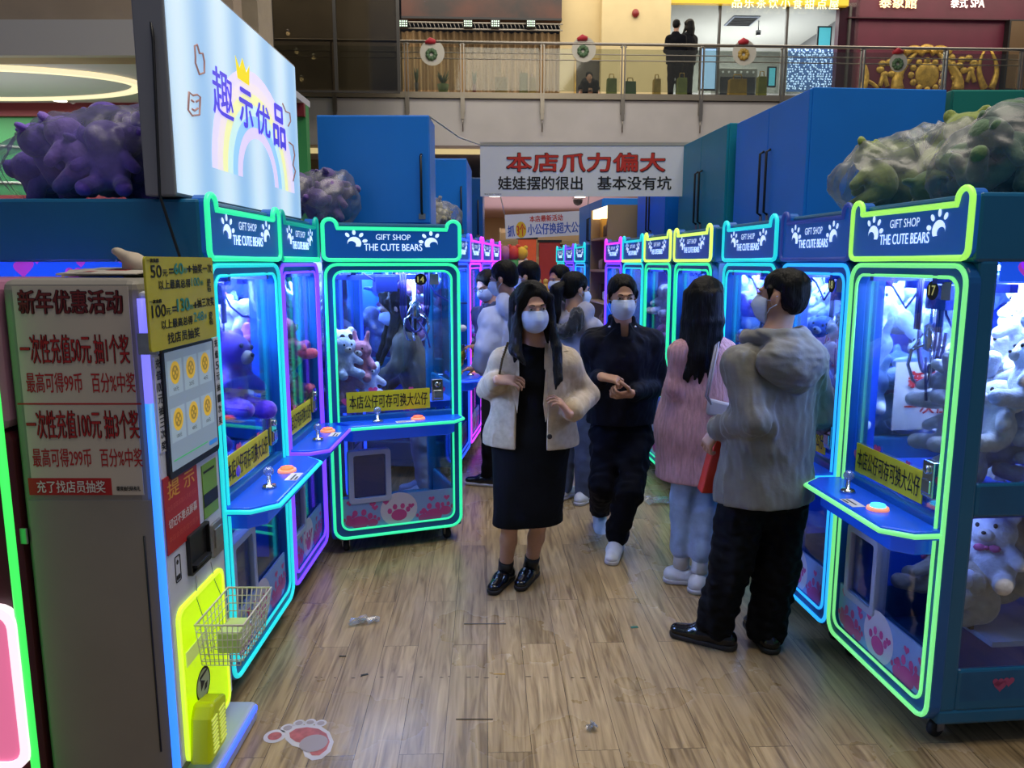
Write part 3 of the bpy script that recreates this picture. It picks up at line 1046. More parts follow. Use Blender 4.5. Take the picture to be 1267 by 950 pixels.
def mesh_sticker():
    s = MB()
    x = HW - .056
    s.box((-x, .004, .15), (x, .012, .335), 0)
    s.disc(0, .24, .105, .003, 1, 24)
    rn = random.Random(3)
    for cx, cz, r in ((-.22, .185, .05), (-.27, .19, .03), (-.15, .175, .03), (.2, .18, .05), (.27, .2, .035), (.14, .17, .03), (0, .205, .045)):
        s.disc(cx, cz, r, .0022, 2, 14, r * .8)
        for a in (150, 112, 70, 32): s.disc(cx + r * 1.35 * math.cos(R(a)), cz + r * 1.25 * math.sin(R(a)), r * .3, .0022, 2, 8, r * .4)
    for i in range(7): heart(s, rn.uniform(-.28, .28), rn.uniform(.25, .32), .018, .0024, 2)
    return s.mesh('sticker_panel', [mat('sticker_blue', '#7f9fd8', .5), mat('sticker_white', '#c9c4d8', .5), M_PINK])


def mesh_band(z0, z1, hearts):
    lit = z0 > 1.5
    s = MB(); rn = random.Random(int(z0 * 100))
    s.box((-.315, .004, z0), (.315, .01, z1), 0)
    for i in range(hearts): heart(s, rn.uniform(-.28, .28), rn.uniform(z0 + .02, z1 - .02), rn.uniform(.014, .034), .003, 1)
    return s.mesh('heart_band', [mat('band_blue', '#1a5cf0', .4, emit=.55, ecol='#1458ff'), mat('band_pink', '#d04ae0', .4, emit=.35, ecol='#c044e0')] if lit else [mat('band_teal', '#0f5f92', .4, vary=.1), mat('band_rose', '#a84a7a', .45)])


def mesh_deck():
    s = MB()
    s.prism([(-HW + .02, 0), (-HW + .02, -.11), (-HW + .09, -.19), (HW - .09, -.19), (HW - .02, -.11), (HW - .02, 0)], .765, .80, 0, 'z')
    s.prism([(-HW + .06, 0), (-HW + .06, -.08), (-HW + .11, -.14), (HW - .11, -.14), (HW - .06, -.08), (HW - .06, 0)], .70, .765, 0, 'z')
    return s.mesh('control_deck', mat('deck_blue', '#1c56d0', .25, emit=.22, ecol='#1450f0'))


def mesh_decknein():
    s = MB(); s.tube([(-HW + .015, 0, .785), (-HW + .015, -.112, .785), (-HW + .088, -.196, .785), (HW - .088, -.196, .785), (HW - .015, -.112, .785), (HW - .015, 0, .785)], .009, 8); return s.mesh('deck_neon', NEON['green'])


def mesh_crane():
    s = MB()
    for x in (-.2, .2): s.box((x - .012, .1, 1.63), (x + .012, .74, 1.66))
    s.box((-.3, .30, 1.60), (.3, .33, 1.63)); s.box((-.06, .24, 1.53), (.06, .38, 1.62))
    return s.mesh('gantry', mat('gantry_blue', '#2a3f9a', .4, metal=.3))


def mesh_claw():
    s = MB()
    s.lathe([(.012, 1.30), (.028, 1.31), (.03, 1.40), (.014, 1.41), (.014, 1.53)], (0, .31, 0), 12)
    for a in (90, 210, 330):
        c, q = math.cos(R(a)), math.sin(R(a))
        P = [(.02, 1.33), (.075, 1.30), (.085, 1.24), (.06, 1.18), (.035, 1.165)]
        s.tube([(c * r, .31 + q * r, z) for r, z in P], .007, 7)
        s.tube([(c * .02, .31 + q * .02, 1.39), (c * .075, .31 + q * .075, 1.30)], .004, 6)
    return s.mesh('claw', M_CHROME)


def mesh_cable(k):
    s = MB()
    for q in range(3):
        w = .055 + .014 * q
        s.tube([(w * math.cos(t), .29 + .01 * q, 1.40 + (.0 if math.sin(t) > 0 else .16) * math.sin(t) + (.2 * max(0, math.sin(t)))) for t in [PI * (0 + i / 16 * 1.0) + PI for i in range(17)]] + [], .006, 6)
        s.tube([(-w, .29, 1.40), (-w, .29, 1.6)], .006, 6); s.tube([(w, .29, 1.40), (w, .29, 1.6)], .006, 6)
    s.tube([(.06, .3, 1.58), (.12, .28, 1.47), (.2, .26, 1.42), (.3, .24, 1.41)], .005, 6)
    s.tube([(-.06, .3, 1.58), (-.14, .28, 1.48), (-.24, .28, 1.56), (-.3, .26, 1.6)], .005, 6)
    s.tube([(.02, .28, 1.3), (.06, .26, 1.22), (.075, .26, 1.14)], .005, 6)
    return s.mesh('cable', mat('cable_violet', '#2c2f86', .4))


def mesh_caster():
    s = MB()
    M = Matrix.Rotation(PI / 2, 4, 'Y')
    s.lathe([(.012, -.014), (.03, -.013), (.033, -.006), (.033, .006), (.03, .013), (.012, .014)], (0, 0, .034), 16, 1, M)
    s.box((-.022, -.012, .03), (-.017, .02, .075)); s.box((.017, -.012, .03), (.022, .02, .075)); s.box((-.03, -.025, .073), (.03, .03, .09))
    s.lathe([(.012, .08), (.012, .095)], (0, 0, 0), 8)
    return s.mesh('caster', [M_STEEL, M_RUBBER])


def machine(label, loc, rotz, sx=1.0, sy=1.0, neon='green', head=None, deck=None, head_low=None, blue_side=0, number=None, back=True,
            detail=2, button='#ff4a3a', light=2.6, group='claw machines in the arcade rows', storage=False):
    """front faces -y; detail 2 = near, 1 = middle, 0 = far"""
    t = thing('claw_machine', label, 'claw machine', loc, rotz, group, (sx, sy, 1))
    head = head or neon; deck = deck or neon
    link('cabinet', cached('c', 'cab', mesh_cabinet), t, .014)
    link('door_frame', cached('c', 'door', mesh_door), t, .006)
    setmat(link('door_neon', cached('c', 'loop1', lambda: mesh_loop(HW - .012, .103, 1.69, .062, .0088)), t), NEON[neon])
    setmat(link('window_neon', cached('c', 'loop2', lambda: mesh_loop(HW - .053, .152, 1.652, .048, .0062)), t), NEON[neon])
    # marquee with bear ears
    def mq():
        s = MB(); s.prism(marquee_outline(), -.022, .03); return s.mesh('marquee', M_HEAD)
    hd = link('marquee', cached('c', 'mq', mq), t)
    def mqn():
        s = MB(); s.tube([(p[0], -.024, p[1]) for p in marquee_outline()], .0105, 8, True); return s.mesh('marquee_neon', NEON['green'])
    hn = setmat(link('marquee_neon', cached('c', 'mqn', mqn), hd), NEON[head])
    if head_low:
        def low():
            s = MB(); s.tube([(-HW + .03, -.03, 1.716), (HW - .03, -.03, 1.716)], .013, 8); return s.mesh('lower_neon', NEON['green'])
        setmat(link('lower_neon', cached('c', 'mqlow', low), hd), NEON[head_low])
    text('GIFT SHOP', .185, .031, M_LETTER, hd, (0, -.0245, 1.842))
    text('THE CUTE BEARS', .31, .038, M_LETTER, hd, (0, -.0245, 1.786), bold=.007)
    for q in (-1, 1):
        def pw(q=q):
            s = MB(); paw(s, 0, 0, .036, 0, 0, q); return s.mesh('paw_print', M_LETTER)
        link('paw_print', cached('c', 'paw%d' % q, pw), hd, 0, (q * .205, -.0245 - .0003 * (1 + q), 1.808), (0, q * -.25, 0))
    # glazing and panels
    def pane():
        s = MB(); s.box((-HW + .054, .014, .15), (HW - .054, .018, 1.656)); rn = random.Random(5); x = HW - .056
        for i in range(9): heart(s, rn.uniform(-x + .03, x - .03), rn.uniform(.85, .98), rn.uniform(.012, .03), .0125, 1)
        return s.mesh('front_pane', [M_GLASS, M_PINK])
    link('front_pane', cached('c', 'pane', pane), t)
    for x in (-1, 1):
        if blue_side == x:
            bw_ = .12 if detail == 2 else .05
            def bp_(x=x, bw_=bw_):
                s = MB(); a, b = sorted((x * (HW - .014), x * (HW - .03))); s.box((a, .03, .88), (b, bw_, 1.7)); s.box((a, .03, .3), (b, MD - .05, .84)); return s.mesh('blue_side_panel', M_INBLUE)
            link('blue_side_panel', cached('c', 'bsp%d%g' % (x, bw_), bp_), t)
        def sp(x=x):
            s = MB(); a, b = sorted((x * (HW - .008), x * (HW - .012))); s.box((a, .085, .3), (b, MD - .06, .85)); s.box((a, .085, .97), (b, MD - .06, 1.7)); return s.mesh('side_pane', M_GLASS)
        link('side_pane', cached('c', 'sp%d' % x, sp), t)
        if detail == 2:
            for z0, z1, n in ((1.64, 1.745, 6), (.86, .96, 4), (.18, .29, 4)):
                link('heart_band', cached('c', 'band%g' % z0, lambda: mesh_band(z0, z1, n)), t, 0, (x * (HW + .004 if z0 < 1.5 else HW - .002), MD / 2 + .01, 0), (0, 0, x * PI / 2))
    if back:
        def bk():
            s = MB(); s.box((-HW + .02, MD - .03, .15), (HW - .02, MD - .01, 1.7)); return s.mesh('back_panel', M_INBLUE)
        link('back_panel', cached('c', 'back', bk), t)
    else:
        def bg(): s = MB(); s.box((-HW + .02, MD - .02, .15), (HW - .02, MD - .016, 1.7)); return s.mesh('back_pane', M_GLASS)
        link('back_pane', cached('c', 'backg', bg), t)
    def pf(): s = MB(); s.box((-HW + .025, .05, .84), (HW - .025, MD - .03, .875)); return s.mesh('play_floor', mat('play_floor_blue', '#2a62d8', .5, vary=.05))
    if back: link('play_floor', cached('c', 'pf', pf), t)
    else:
        def pf2(): s = MB(); s.box((-HW + .025, .05, .84), (HW - .025, .40, .875)); return s.mesh('play_floor', mat('play_floor_blue', '#2a62d8', .5))
        link('play_floor', cached('c', 'pf2', pf2), t)
    def lp():
        s = MB(); s.box((-.26, .12, 1.675), (.26, .70, 1.69)); return s.mesh('light_panel', glow('interior_led', '#a9c4ff', 1.0))
    lo = link('light_panel', cached('c', 'lp', lp), t)
    setmat(lo, interior(light))
    def ll():
        s = MB(); s.box((-.28, .10, .826), (.28, .16, .838)); return s.mesh('lower_light', glow('lower_led', '#9fb8ff', 9.0))
    if detail and back: link('lower_light', cached('c', 'll', ll), t)
    # controls
    link('control_deck', cached('c', 'deck', mesh_deck), t, .008)
    setmat(link('deck_neon', cached('c', 'deckn', mesh_decknein), t), NEON[deck])
    link('sticker_panel', cached('c', 'stk', mesh_sticker), t)
    if detail >= 1:
        def dr():
            s = MB(); s.ring(rrect(-.275, .30, -.04, .62, .02, 3), rrect(-.245, .33, -.07, .59, .012, 3), -.004, .05); return s.mesh('prize_door', mat('prize_frame', '#a9b3d2', .4))
        d = link('prize_door', cached('c', 'prize', dr), t, .004)
        def fp():
            s = MB(); s.box((-.245, .02, .33), (-.07, .03, .59)); return s.mesh('flap', mat('flap_blue', '#12348a', .25))
        link('flap', cached('c', 'flap', fp), d)
        def ys():
            s = MB(); s.box((-.27, .008, .845), (.19, .012, .965)); return s.mesh('strip_sign', M_YPAPER)
        y = link('strip_sign', cached('c', 'ys', ys), t)
        text('本店公仔可存可换大公仔', .43, .078, M_INK, y, (-.04, .0065, .905), bold=.012)
        def cb():
            s = MB(); s.box((.20, -.005, .885), (.265, .02, 1.015)); s.box((.208, -.012, .90), (.257, -.004, .95)); s.lathe([(.016, 0), (.016, .012)], (.232, -.004, .985), 10, 0, Matrix.Rotation(PI / 2, 4, 'X')); return s.mesh('coin_box', M_CHROME)
        link('coin_box', cached('c', 'cb', cb), t, .004)
        def js():
            s = MB(); s.lathe([(.03, .80), (.026, .812), (.008, .815), (.007, .85)], (0, 0, 0), 12); s.ball((0, 0, .868), .021, 12, 1); return s.mesh('joystick', [M_CHROME, clear('clear_ball', '#dfe9ff', .15, .02, .25, '#bcd0ff')])
        link('joystick', cached('c', 'js', js), t, 0, (-.12, -.10, 0))
        def bt():
            s = MB(); s.lathe([(.040, .80), (.038, .81), (.032, .812)], (0, 0, 0), 18, 1); s.lathe([(.029, .812), (.026, .820), (.010, .824)], (0, 0, 0), 18, 0); return s.mesh('button', [glow('button' + button, button, 1.6), glow('button_ring', '#ff9a70', .7)])
        link('button', cached('c', 'bt' + button, bt), t, 0, (.10, -.10, 0))
        def pc():
            s = MB(); s.box((-.05, -.025, .8005), (.05, .025, .802), 0); s.box((-.045, -.02, .8022), (.0, -.012, .8024), 1); s.box((-.045, -.004, .8022), (.03, .004, .8024), 1); return s.mesh('instruction_card', [M_PAPER, M_INK])
        link('instruction_card', cached('c', 'pc', pc), t, 0, (.02, -.155, 0))
        cx, cy = (blue_side * .11, -.12) if back else (.17, 0)
        link('gantry', cached('c', 'crane', mesh_crane), t, 0, (0, cy, 0))
        link('claw', cached('c', 'claw', mesh_claw), t, 0, (cx, cy, .06))
        link('cable', cached('c', 'cable', lambda: mesh_cable(0)), t, 0, (cx, cy, .04))
    for x in (-1, 1):
        for y_ in (.07, MD - .09): link('caster', cached('c', 'cst', mesh_caster), t, 0, (x * (HW - .08), y_, 0), (0, 0, .3 * x))
    if storage:
        def pst():
            s = MB(); s.box((-HW + .034, .19, 1.0), (-HW + .036, .46, 1.29)); return s.mesh('inner_poster', M_PAPER)
        ip = link('inner_poster', cached('c', 'pst', pst), t)
        text('新年', .16, .07, M_REDINK, ip, (-HW + .038, .33, 1.215), (0, 0, PI / 2), .03)
        text('一次性', .20, .06, M_REDINK, ip, (-HW + .038, .34, 1.10), (0, 0, PI / 2), .02)
        def st():
            s = MB(); s.box((-.05, .25, .34), (.30, .62, .36)); s.box((-.05, .58, .34), (.30, .60, .55)); s.box((.0, .235, .36), (.2, .25, .41), 1); return s.mesh('prize_tray', [M_PALE, M_BLACK])
        link('prize_tray', cached('c', 'tray', st), t)
    if number:
        def npl():
            s = MB(); s.disc(0, 0, .034, 0, 0, 20); s.prism([(.05, -.03), (.10, -.03), (.10, .03), (.05, .03)], 0, .001, 1); return s.mesh('number_plate', [M_INK, mat('grey_label', '#7c8796', .5)])
        p = link('number_plate', cached('c', 'npl', npl), t, 0, (.15, .0075, 1.605))
        text(number, .036, .034, mat('number_gold', '#d8d27a', .5, emit=.3), p, (0, -.002, 0), bold=.015)
    return t


def interior(strength):
    return mat('interior_led_%g' % strength, '#a9c4ff', .5, emit=strength * 12, ecol='#b4ccff')


def row_r(Y): return 1.6865 - 0.0866 * Y


TH_R = math.atan2(-1, 0.0866)
right = [  # Y centre, width, neon, marquee neon, low, number, label
    (2.812, .72, 'lime', 'lime', None, '17', 'large claw machine numbered 17 with lime neon, nearest on the right', 2),
    (3.50, .655, 'sky', 'dim', None, '18', 'claw machine numbered 18 with blue neon, just behind the one numbered 17', 2),
    (4.255, .745, 'cyan', 'cyan', None, None, 'claw machine with cyan neon marquee behind the man in the grey jacket', 1),
    (5.22, .78, 'green', 'yellow', None, None, 'claw machine with yellow green marquee, left of the woman in the pink cardigan', 1),
    (6.07, .74, 'green', 'yellow', None, None, 'claw machine with yellow marquee, fifth from the near end of the right row', 1),
    (6.86, .74, 'cyan', 'cyan', 'yellow', None, 'claw machine with cyan marquee, sixth from the near end of the right row', 0),
    (7.66, .74, 'purple', 'magenta', None, None, 'claw machine with purple marquee just right of the man in the navy jacket', 0),
    (9.55, .72, 'sky', 'cyan', None, None, 'far claw machine with pale cyan marquee beyond the shelf of goods', 0),
    (10.35, .72, 'purple', 'purple', None, None, 'far claw machine with violet marquee beyond the shelf of goods', 0),
    (11.15, .72, 'cyan', 'cyan', None, None, 'farthest claw machine of the right row, with cyan marquee', 0)]
RIGHT = []
for Y, w, ne, he, lw, num, lb, det in right:
    RIGHT.append(machine(lb, (row_r(Y), Y, 0), TH_R, w / MW, 1, 'mint' if num == '17' else ne, he, None, lw, -1, num, True, det, '#4ad8ff' if num == '17' else '#ff4a3a', (4.5 if Y < 4 else 3.4) if det else 2.0, storage=(num == '17')))
LEFT = [
    machine('claw machine with green marquee and cyan neon just behind the white kiosk', (-1.083, 3.115, 0), PI / 2, .83 / MW, 1, 'cyan', 'green', 'cyan', None, 1, None, True, 2, '#ff6a3a', 9),
    machine('claw machine with purple neon between the kiosk side machine and the machine numbered 14', (-1.095, 3.925, 0), PI / 2, .70 / MW, 1, 'purple', 'teal', 'purple', 'green', 1, None, True, 2, '#ff6a3a', 8),
    machine('claw machine behind the woman seen through the machine numbered 14', (-1.16, 5.45, 0), PI / 2, 1, 1, 'blue', 'blue', None, None, 1, None, True, 1, '#ff4a3a', 5)]
M14 = machine('see-through claw machine numbered 14 with green neon, turned to face the viewer', (-.677, 4.392, 0), math.atan2(.275, .738), .79 / MW, .84, 'green', 'green', 'green', None, 0, '14', False, 2, '#ff5a3a', 2.2)
ISLAND = []
for k, (Y, ne, he, lb) in enumerate(((6.22, 'blue', 'blue', 'claw machine with blue neon beside the person in the white hoodie'), (6.98, 'magenta', 'magenta', 'claw machine with magenta neon left of the person in glasses'), (7.74, 'purple', 'magenta', 'far claw machine with pink marquee in the left row'), (8.5, 'magenta', 'magenta', 'farthest pink claw machine in the left row'))):
    ISLAND.append(machine(lb, (-.43 + (Y - 6.15) * .1, Y, 0), math.atan2(1, .1), .98, 1, ne, he, None, None, 1, None, True, 1 if k < 2 else 0, '#ff4a3a', 6 if k == 0 else 2.5))

# ------------------------------------------------------------------ white top-up kiosk on the left
KX, KY = -1.046, 2.395
CAM = Vector((0, 0, H))


def on_x(px, py, X):
    """pixel ray met with the plane x = X -> (Y, z)"""
    d = PX(px, py, 1) - CAM
    p = CAM + d * (X / d.x)
    return p.y, p.z


def kf(px, py, out=0.0):
    Y, z = on_x(px, py, KX + out)
    return Y - KY, z


def ks(px, py):
    p = PX(px, py, 2.15)
    return -(p.x - KX), p.z


KT = thing('top_up_kiosk', 'tall white coin top-up kiosk with posters and a blue light edge, front left', 'kiosk', (KX, KY, 0), PI / 2)
M_KIOSK = mat('kiosk_shaded_white', '#88837a', .45, vary=.06, scale=2.5, bump=.03)  # white body darkened: the shade on its side is put into the colour
M_KFRONT = mat('kiosk_front', '#c2c6cf', .4, vary=.04)
s = MB(); s.box((-.235, .012, .03), (.235, .40, 1.655)); s.build('body', M_KIOSK, KT, .03, seg=3)
s = MB(); s.box((-.236, .012, .07), (-.232, .38, 1.01)); s.build('side_door', M_KIOSK, KT, .002)
s = MB(); s.tube([(-.237, .045, .2), (-.237, .045, .9)], .003, 5); s.build('door_seam', M_BLACK, KT)
s = MB(); s.box((-.222, -.006, .12), (.235, .02, 1.62)); s.build('front_panel', M_KFRONT, KT, .02)
s = MB(); s.tube([(-.236, .0, .06), (-.236, .0, 1.30)], .0125, 8); s.build('edge_light', glow('kiosk_blue', '#2f7cff', 1.5), KT)
s = MB(); s.tube([(-.236, .0, 1.30), (-.236, .0, 1.60)], .0125, 8); s.build('upper_edge_light', glow('kiosk_violet', '#7a78ff', 1.1), KT)
s = MB(); s.box((-.235, -.09, 0.0), (.25, .40, .075)); s.build('plinth', mat('plinth_white', '#a9b4d8', .4), KT, .02, seg=3)
s = MB(); s.box((-.20, -.096, .05), (.225, -.086, .072)); s.build('plinth_light', glow('plinth_blue', '#3a5cff', 1.6), KT, .004)


def quad(name, pts, y, m, th=.004, parent=KT, rnd=0):
    s = MB(); s.prism(pts, y - th, y); return s.build(name, m, parent)


def kpts(*px): return [kf(*p) for p in px]


# touch screen with coin tiles
sp = kpts((204, 586), (263, 558), (258, 421), (199, 432))
x0, x1 = min(p[0] for p in sp), max(p[0] for p in sp); z0, z1 = min(p[1] for p in sp), max(p[1] for p in sp)
s = MB(); s.prism(rrect(x0, z0, x1, z1, .018, 4), -.016, -.004); sc_ = s.build('touch_screen', M_BLACK, KT, .002)
s = MB(); s.rect(x0 + .016, z0 + .022, x1 - .014, z1 - .01, -.0165); s.build('display', glow('screen_lit', '#8596a6', .36), sc_)
cw = (x1 - x0 - .05) / 3
for r_ in range(2):
    for c_ in range(3):
        cx, cz = x0 + .022 + cw * (c_ + .5), z1 - .085 - r_ * .145
        s = MB(); s.rect(cx - cw * .44, cz - .058, cx + cw * .44, cz + .048, -.0168, 0); s.disc(cx, cz + .008, cw * .31, -.0171, 1, 20); s.disc(cx, cz + .008, cw * .2, -.0173, 2, 16)
        for q in range(4): s.disc(cx + cw * .1 * math.cos(q * PI / 2), cz + .008 + cw * .1 * math.sin(q * PI / 2), cw * .05, -.0175, 1, 8)
        tile = s.build('coin_tile', [glow('tile_lit', '#93a6b2', .42), glow('coin_gold', '#c7a22a', .55), glow('coin_dark', '#8f741e', .5)], sc_)
        text(('10元', '20元', '40元', '100元', '400元', '100元')[r_ * 3 + c_], .036, .013, M_INK, tile, (cx, -.0172, cz - .042))
s = MB(); s.prism(rrect(x1 - .09, z0 + .035, x1 - .02, z0 + .05, .007, 3), -.0172, -.0168); s.build('blue_button', glow('ui_blue', '#2a6ab0', .7), sc_)
s = MB(); s.prism(rrect(x0 + .03, z0 + .05, x1 - .10, z0 + .054, .002, 2), -.0172, -.0168); s.build('progress_line', glow('ui_green', '#3a9a5a', .7), sc_)
# vertical white labels
for chars, a, b, w in (('充值100元抽三次奖', (193, 449), (197, 552), .030), ('充值5元抽一次奖', (265, 424), (268, 520), .028)):
    (xa, za), (xb, zb_) = kf(*a), kf(*b)
    xm = (xa + xb) / 2
    s = MB(); s.box((xm - .022, -.009, zb_ - .02), (xm + .022, -.0065, za + .02)); lb = s.build('vertical_label', mat('label_white', '#cfcfd2', .5), KT)
    toks = []
    i = 0
    while i < len(chars):
        j = i
        while j < len(chars) and chars[j].isdigit(): j += 1
        toks.append(chars[i:j] if j > i else chars[i]); i = j if j > i else i + 1
    for q, tk in enumerate(toks):
        text(tk, w if len(tk) < 3 else w * 1.1, .027, M_INK, lb, (xm, -.0098, za - (za - zb_) * q / (len(toks) - 1)), bold=.012)
# red notice
(xa, za), (xb, zb_) = kf(197, 594), kf(245, 660)
zt_, zb_ = kf(196, 594)[1], kf(202, 690)[1]
s = MB(); s.box((xa, -.010, zb_), (xb, -.0065, zt_)); nt_ = s.build('red_notice', mat('notice_red', '#a51a16', .5), KT)
xm, w = (xa + xb) / 2, xb - xa
text('提 示', w * .8, .055, mat('notice_gold', '#d8a23a', .5), nt_, (xm, -.0105, zt_ - .045), bold=.01)
text('充值请联系输入手机号码', w * .88, .018, mat('notice_faint', '#c2503a', .5), nt_, (xm, -.0105, zt_ - .10))
text('切记不要点屏幕', w * .85, .030, M_PAPER, nt_, (xm, -.0105, zt_ - .148), bold=.012)
text('本店会员充值优惠多', w * .88, .018, mat('notice_faint', '#c2503a', .5), nt_, (xm, -.0105, zt_ - .195))
# green and black sticker, bill slot, coin slot, small label
(xa, za), (xb, zb_) = kf(246, 577), kf(267, 622)
s = MB(); s.box((xa, -.0095, zb_ - .02), (xb, -.0065, za), 0); s.box((xa, -.0105, zb_ + .02), (xb, -.0094, zb_ + .065), 1); s.box((xa + .01, -.0105, za - .03), (xb - .02, -.0094, za - .022), 1); s.build('green_sticker', [mat('sticker_green', '#6f9a2c', .5), M_INK], KT)
(xa, za), (xb, zb_) = kf(227, 668), kf(255, 690)
s = MB(); s.ring(rrect(xa, zb_, xb, za + .01, .008, 3), rrect(xa + .008, zb_ + .008, xb - .008, za + .002, .005, 3), -.02, -.004); s.box((xa + .006, -.008, zb_ + .006), (xb - .006, -.0065, za + .004)); s.box((xa + .02, -.03, zb_ + .02), (xb - .02, -.006, zb_ + .03)); s.build('bill_slot', M_BLACK, KT, .003)
(xa, za), (xb, zb_) = kf(257, 650), kf(272, 679)
s = MB(); s.prism(rrect(xa, zb_, xb, za, .006, 3), -.016, -.004); s.box((xa + .015, -.02, zb_ + .03), (xb - .015, -.015, za - .02)); s.build('coin_slot', M_STEEL, KT, .002)
(xa, za), (xb, zb_) = kf(213, 690), kf(222, 716)
s = MB(); s.ring(rrect(xa, zb_, xb, za, .006, 3), rrect(xa + .003, zb_ + .003, xb - .003, za - .003, .004, 3), -.008, -.0064); s.disc((xa + xb) / 2, za - .022, .008, -.0066, 0, 12); s.box((xa + .008, -.008, zb_ + .008), (xb - .008, -.0064, zb_ + .022)); s.build('small_label', M_INK, KT)
# glowing yellow panel
yp = kpts((216, 751), (272, 706), (279, 874), (228, 938))
x0, x1 = (yp[0][0] + yp[3][0]) / 2, (yp[1][0] + yp[2][0]) / 2
z1, z0 = (yp[0][1] + yp[1][1]) / 2, (yp[2][1] + yp[3][1]) / 2
s = MB(); s.prism(rrect(x0, z0, x1, z1, .035, 5), -.012, -.004); s.build('yellow_panel', glow('lit_yellow', '#b7e000', .85), KT, .003)
s = MB(); s.ring(rrect(x0 - .008, z0 - .008, x1 + .008, z1 + .008, .04, 5), rrect(x0 + .006, z0 + .006, x1 - .006, z1 - .006, .03, 5), -.016, -.004); s.build('panel_rim', glow('lit_rim', '#d2f23a', .9), KT)
(cx, cz) = kf(247, 846)
s = MB(); s.disc(cx, cz, .058, -.0128, 0, 24); s.disc(cx, cz, .050, -.0131, 1, 24); s.disc(cx - .01, cz + .005, .024, -.0134, 0, 3); s.disc(cx + .018, cz - .015, .02, -.0134, 0, 4, .012, .6); s.prism([(cx - .03, cz + .025), (cx + .035, cz + .032), (cx + .03, cz + .04), (cx - .025, cz + .036)], -.0138, -.0133, 0); s.build('round_sticker', [M_INK, mat('sticker_pale', '#b9c49a', .5)], KT)
s = MB(); s.box((x0 + .03, -.0145, z1 - .20), (x0 + .20, -.012, z1 - .15)); s.build('panel_caption', mat('caption_pale', '#c9dc7a', .5, emit=.3), KT)
# yellow slotted scoop cup on the panel foot
(cx, cz) = kf(240, 898)
s = MB()
s.prism([(cx - .085, cz - .085), (cx + .055, cz - .085), (cx + .075, cz + .075), (cx - .03, cz + .10), (cx - .06, cz + .06)], -.085, -.014); cup = s.build('coin_cup', mat('cup_yellow', '#a9b400', .4, emit=.25, ecol='#98a800'), KT, .012)
for q in range(9):
    s = MB(); s.box((cx - .06, -.089, cz - .06 + q * .014), (cx - .02, -.084, cz - .054 + q * .014)); s.box((cx + .0, -.089, cz - .06 + q * .014), (cx + .045, -.084, cz - .054 + q * .014)); s.build('slot', mat('cup_slot', '#dce86a', .4, emit=.3), cup)

# poster on the kiosk side
(ya, zt_), (yb, zb_) = ks(9, 343), ks(180, 613)
ya, yb = .36, .034
s = MB(); s.box((-.2395, yb, zb_), (-.2375, ya, 1.635)); po = s.build('promotion_poster', mat('poster_cream', '#c3b8a8', .55, vary=.04, scale=3), KT)
SR = (0, 0, -PI / 2)


def ptext(body, px0, px1, py0, py1, m, bold=.02, dx=0.0):
    dx = dx * 2.2
    y0, z1_ = ks(px0, py0); y1, z0_ = ks(px1, py1)
    return text(body, abs(y0 - y1), z1_ - z0_, m, po, (-.2402 - dx, (y0 + y1) / 2, (z0_ + z1_) / 2), SR, bold)


M_TITLE = mat('title_dark_red', '#6e1418', .6)
M_PRED = mat('poster_red', '#a8161c', .6)
M_PDARK = mat('poster_dark', '#3a0a0c', .6)
ptext('新年优惠活动', 20, 151, 359, 388, M_PDARK, .045)
ptext('新年优惠活动', 20, 151, 359, 388, M_TITLE, .015, .0006)
ptext('一次性充值50元 抽1个奖', 22, 160, 414, 450, M_PDARK, .035)
ptext('一次性充值50元 抽1个奖', 22, 160, 414, 450, M_PRED, .012, .0006)
ptext('最高可得99币   百分%中奖', 30, 167, 461, 486, M_PRED, .015)
ptext('一次性充值100元 抽3个奖', 30, 172, 508, 543, M_PDARK, .035)
ptext('一次性充值100元 抽3个奖', 30, 172, 508, 543, M_PRED, .012, .0006)
ptext('最高可得299币   百分%中奖', 38, 176, 555, 578, M_PRED, .015)
(y0, z1_), (y1, z0_) = ks(20, 499), ks(174, 501)
s = MB(); s.box((-.2402, min(y0, y1), z0_), (-.2395, max(y0, y1), z1_)); s.build('rule_line', M_PRED, po)
(y0, z1_), (y1, z0_) = ks(33, 592), ks(138, 613)
s = MB(); s.box((-.2402, y1, z0_), (-.2395, y0, z1_)); s.build('red_strip', M_PRED, po)
ptext('充了找店员抽奖', 44, 130, 595, 610, M_PAPER, .015, .0006)
ptext('继续抽扫码有礼', 143, 173, 602, 608, M_INK, .02)
(y0, z0_) = ks(28, 664)
s = MB(); s.box((-.243, y0 - .012, z0_ - .025), (-.236, y0 + .012, z0_ + .025)); s.build('side_latch', M_STEEL, KT, .003)

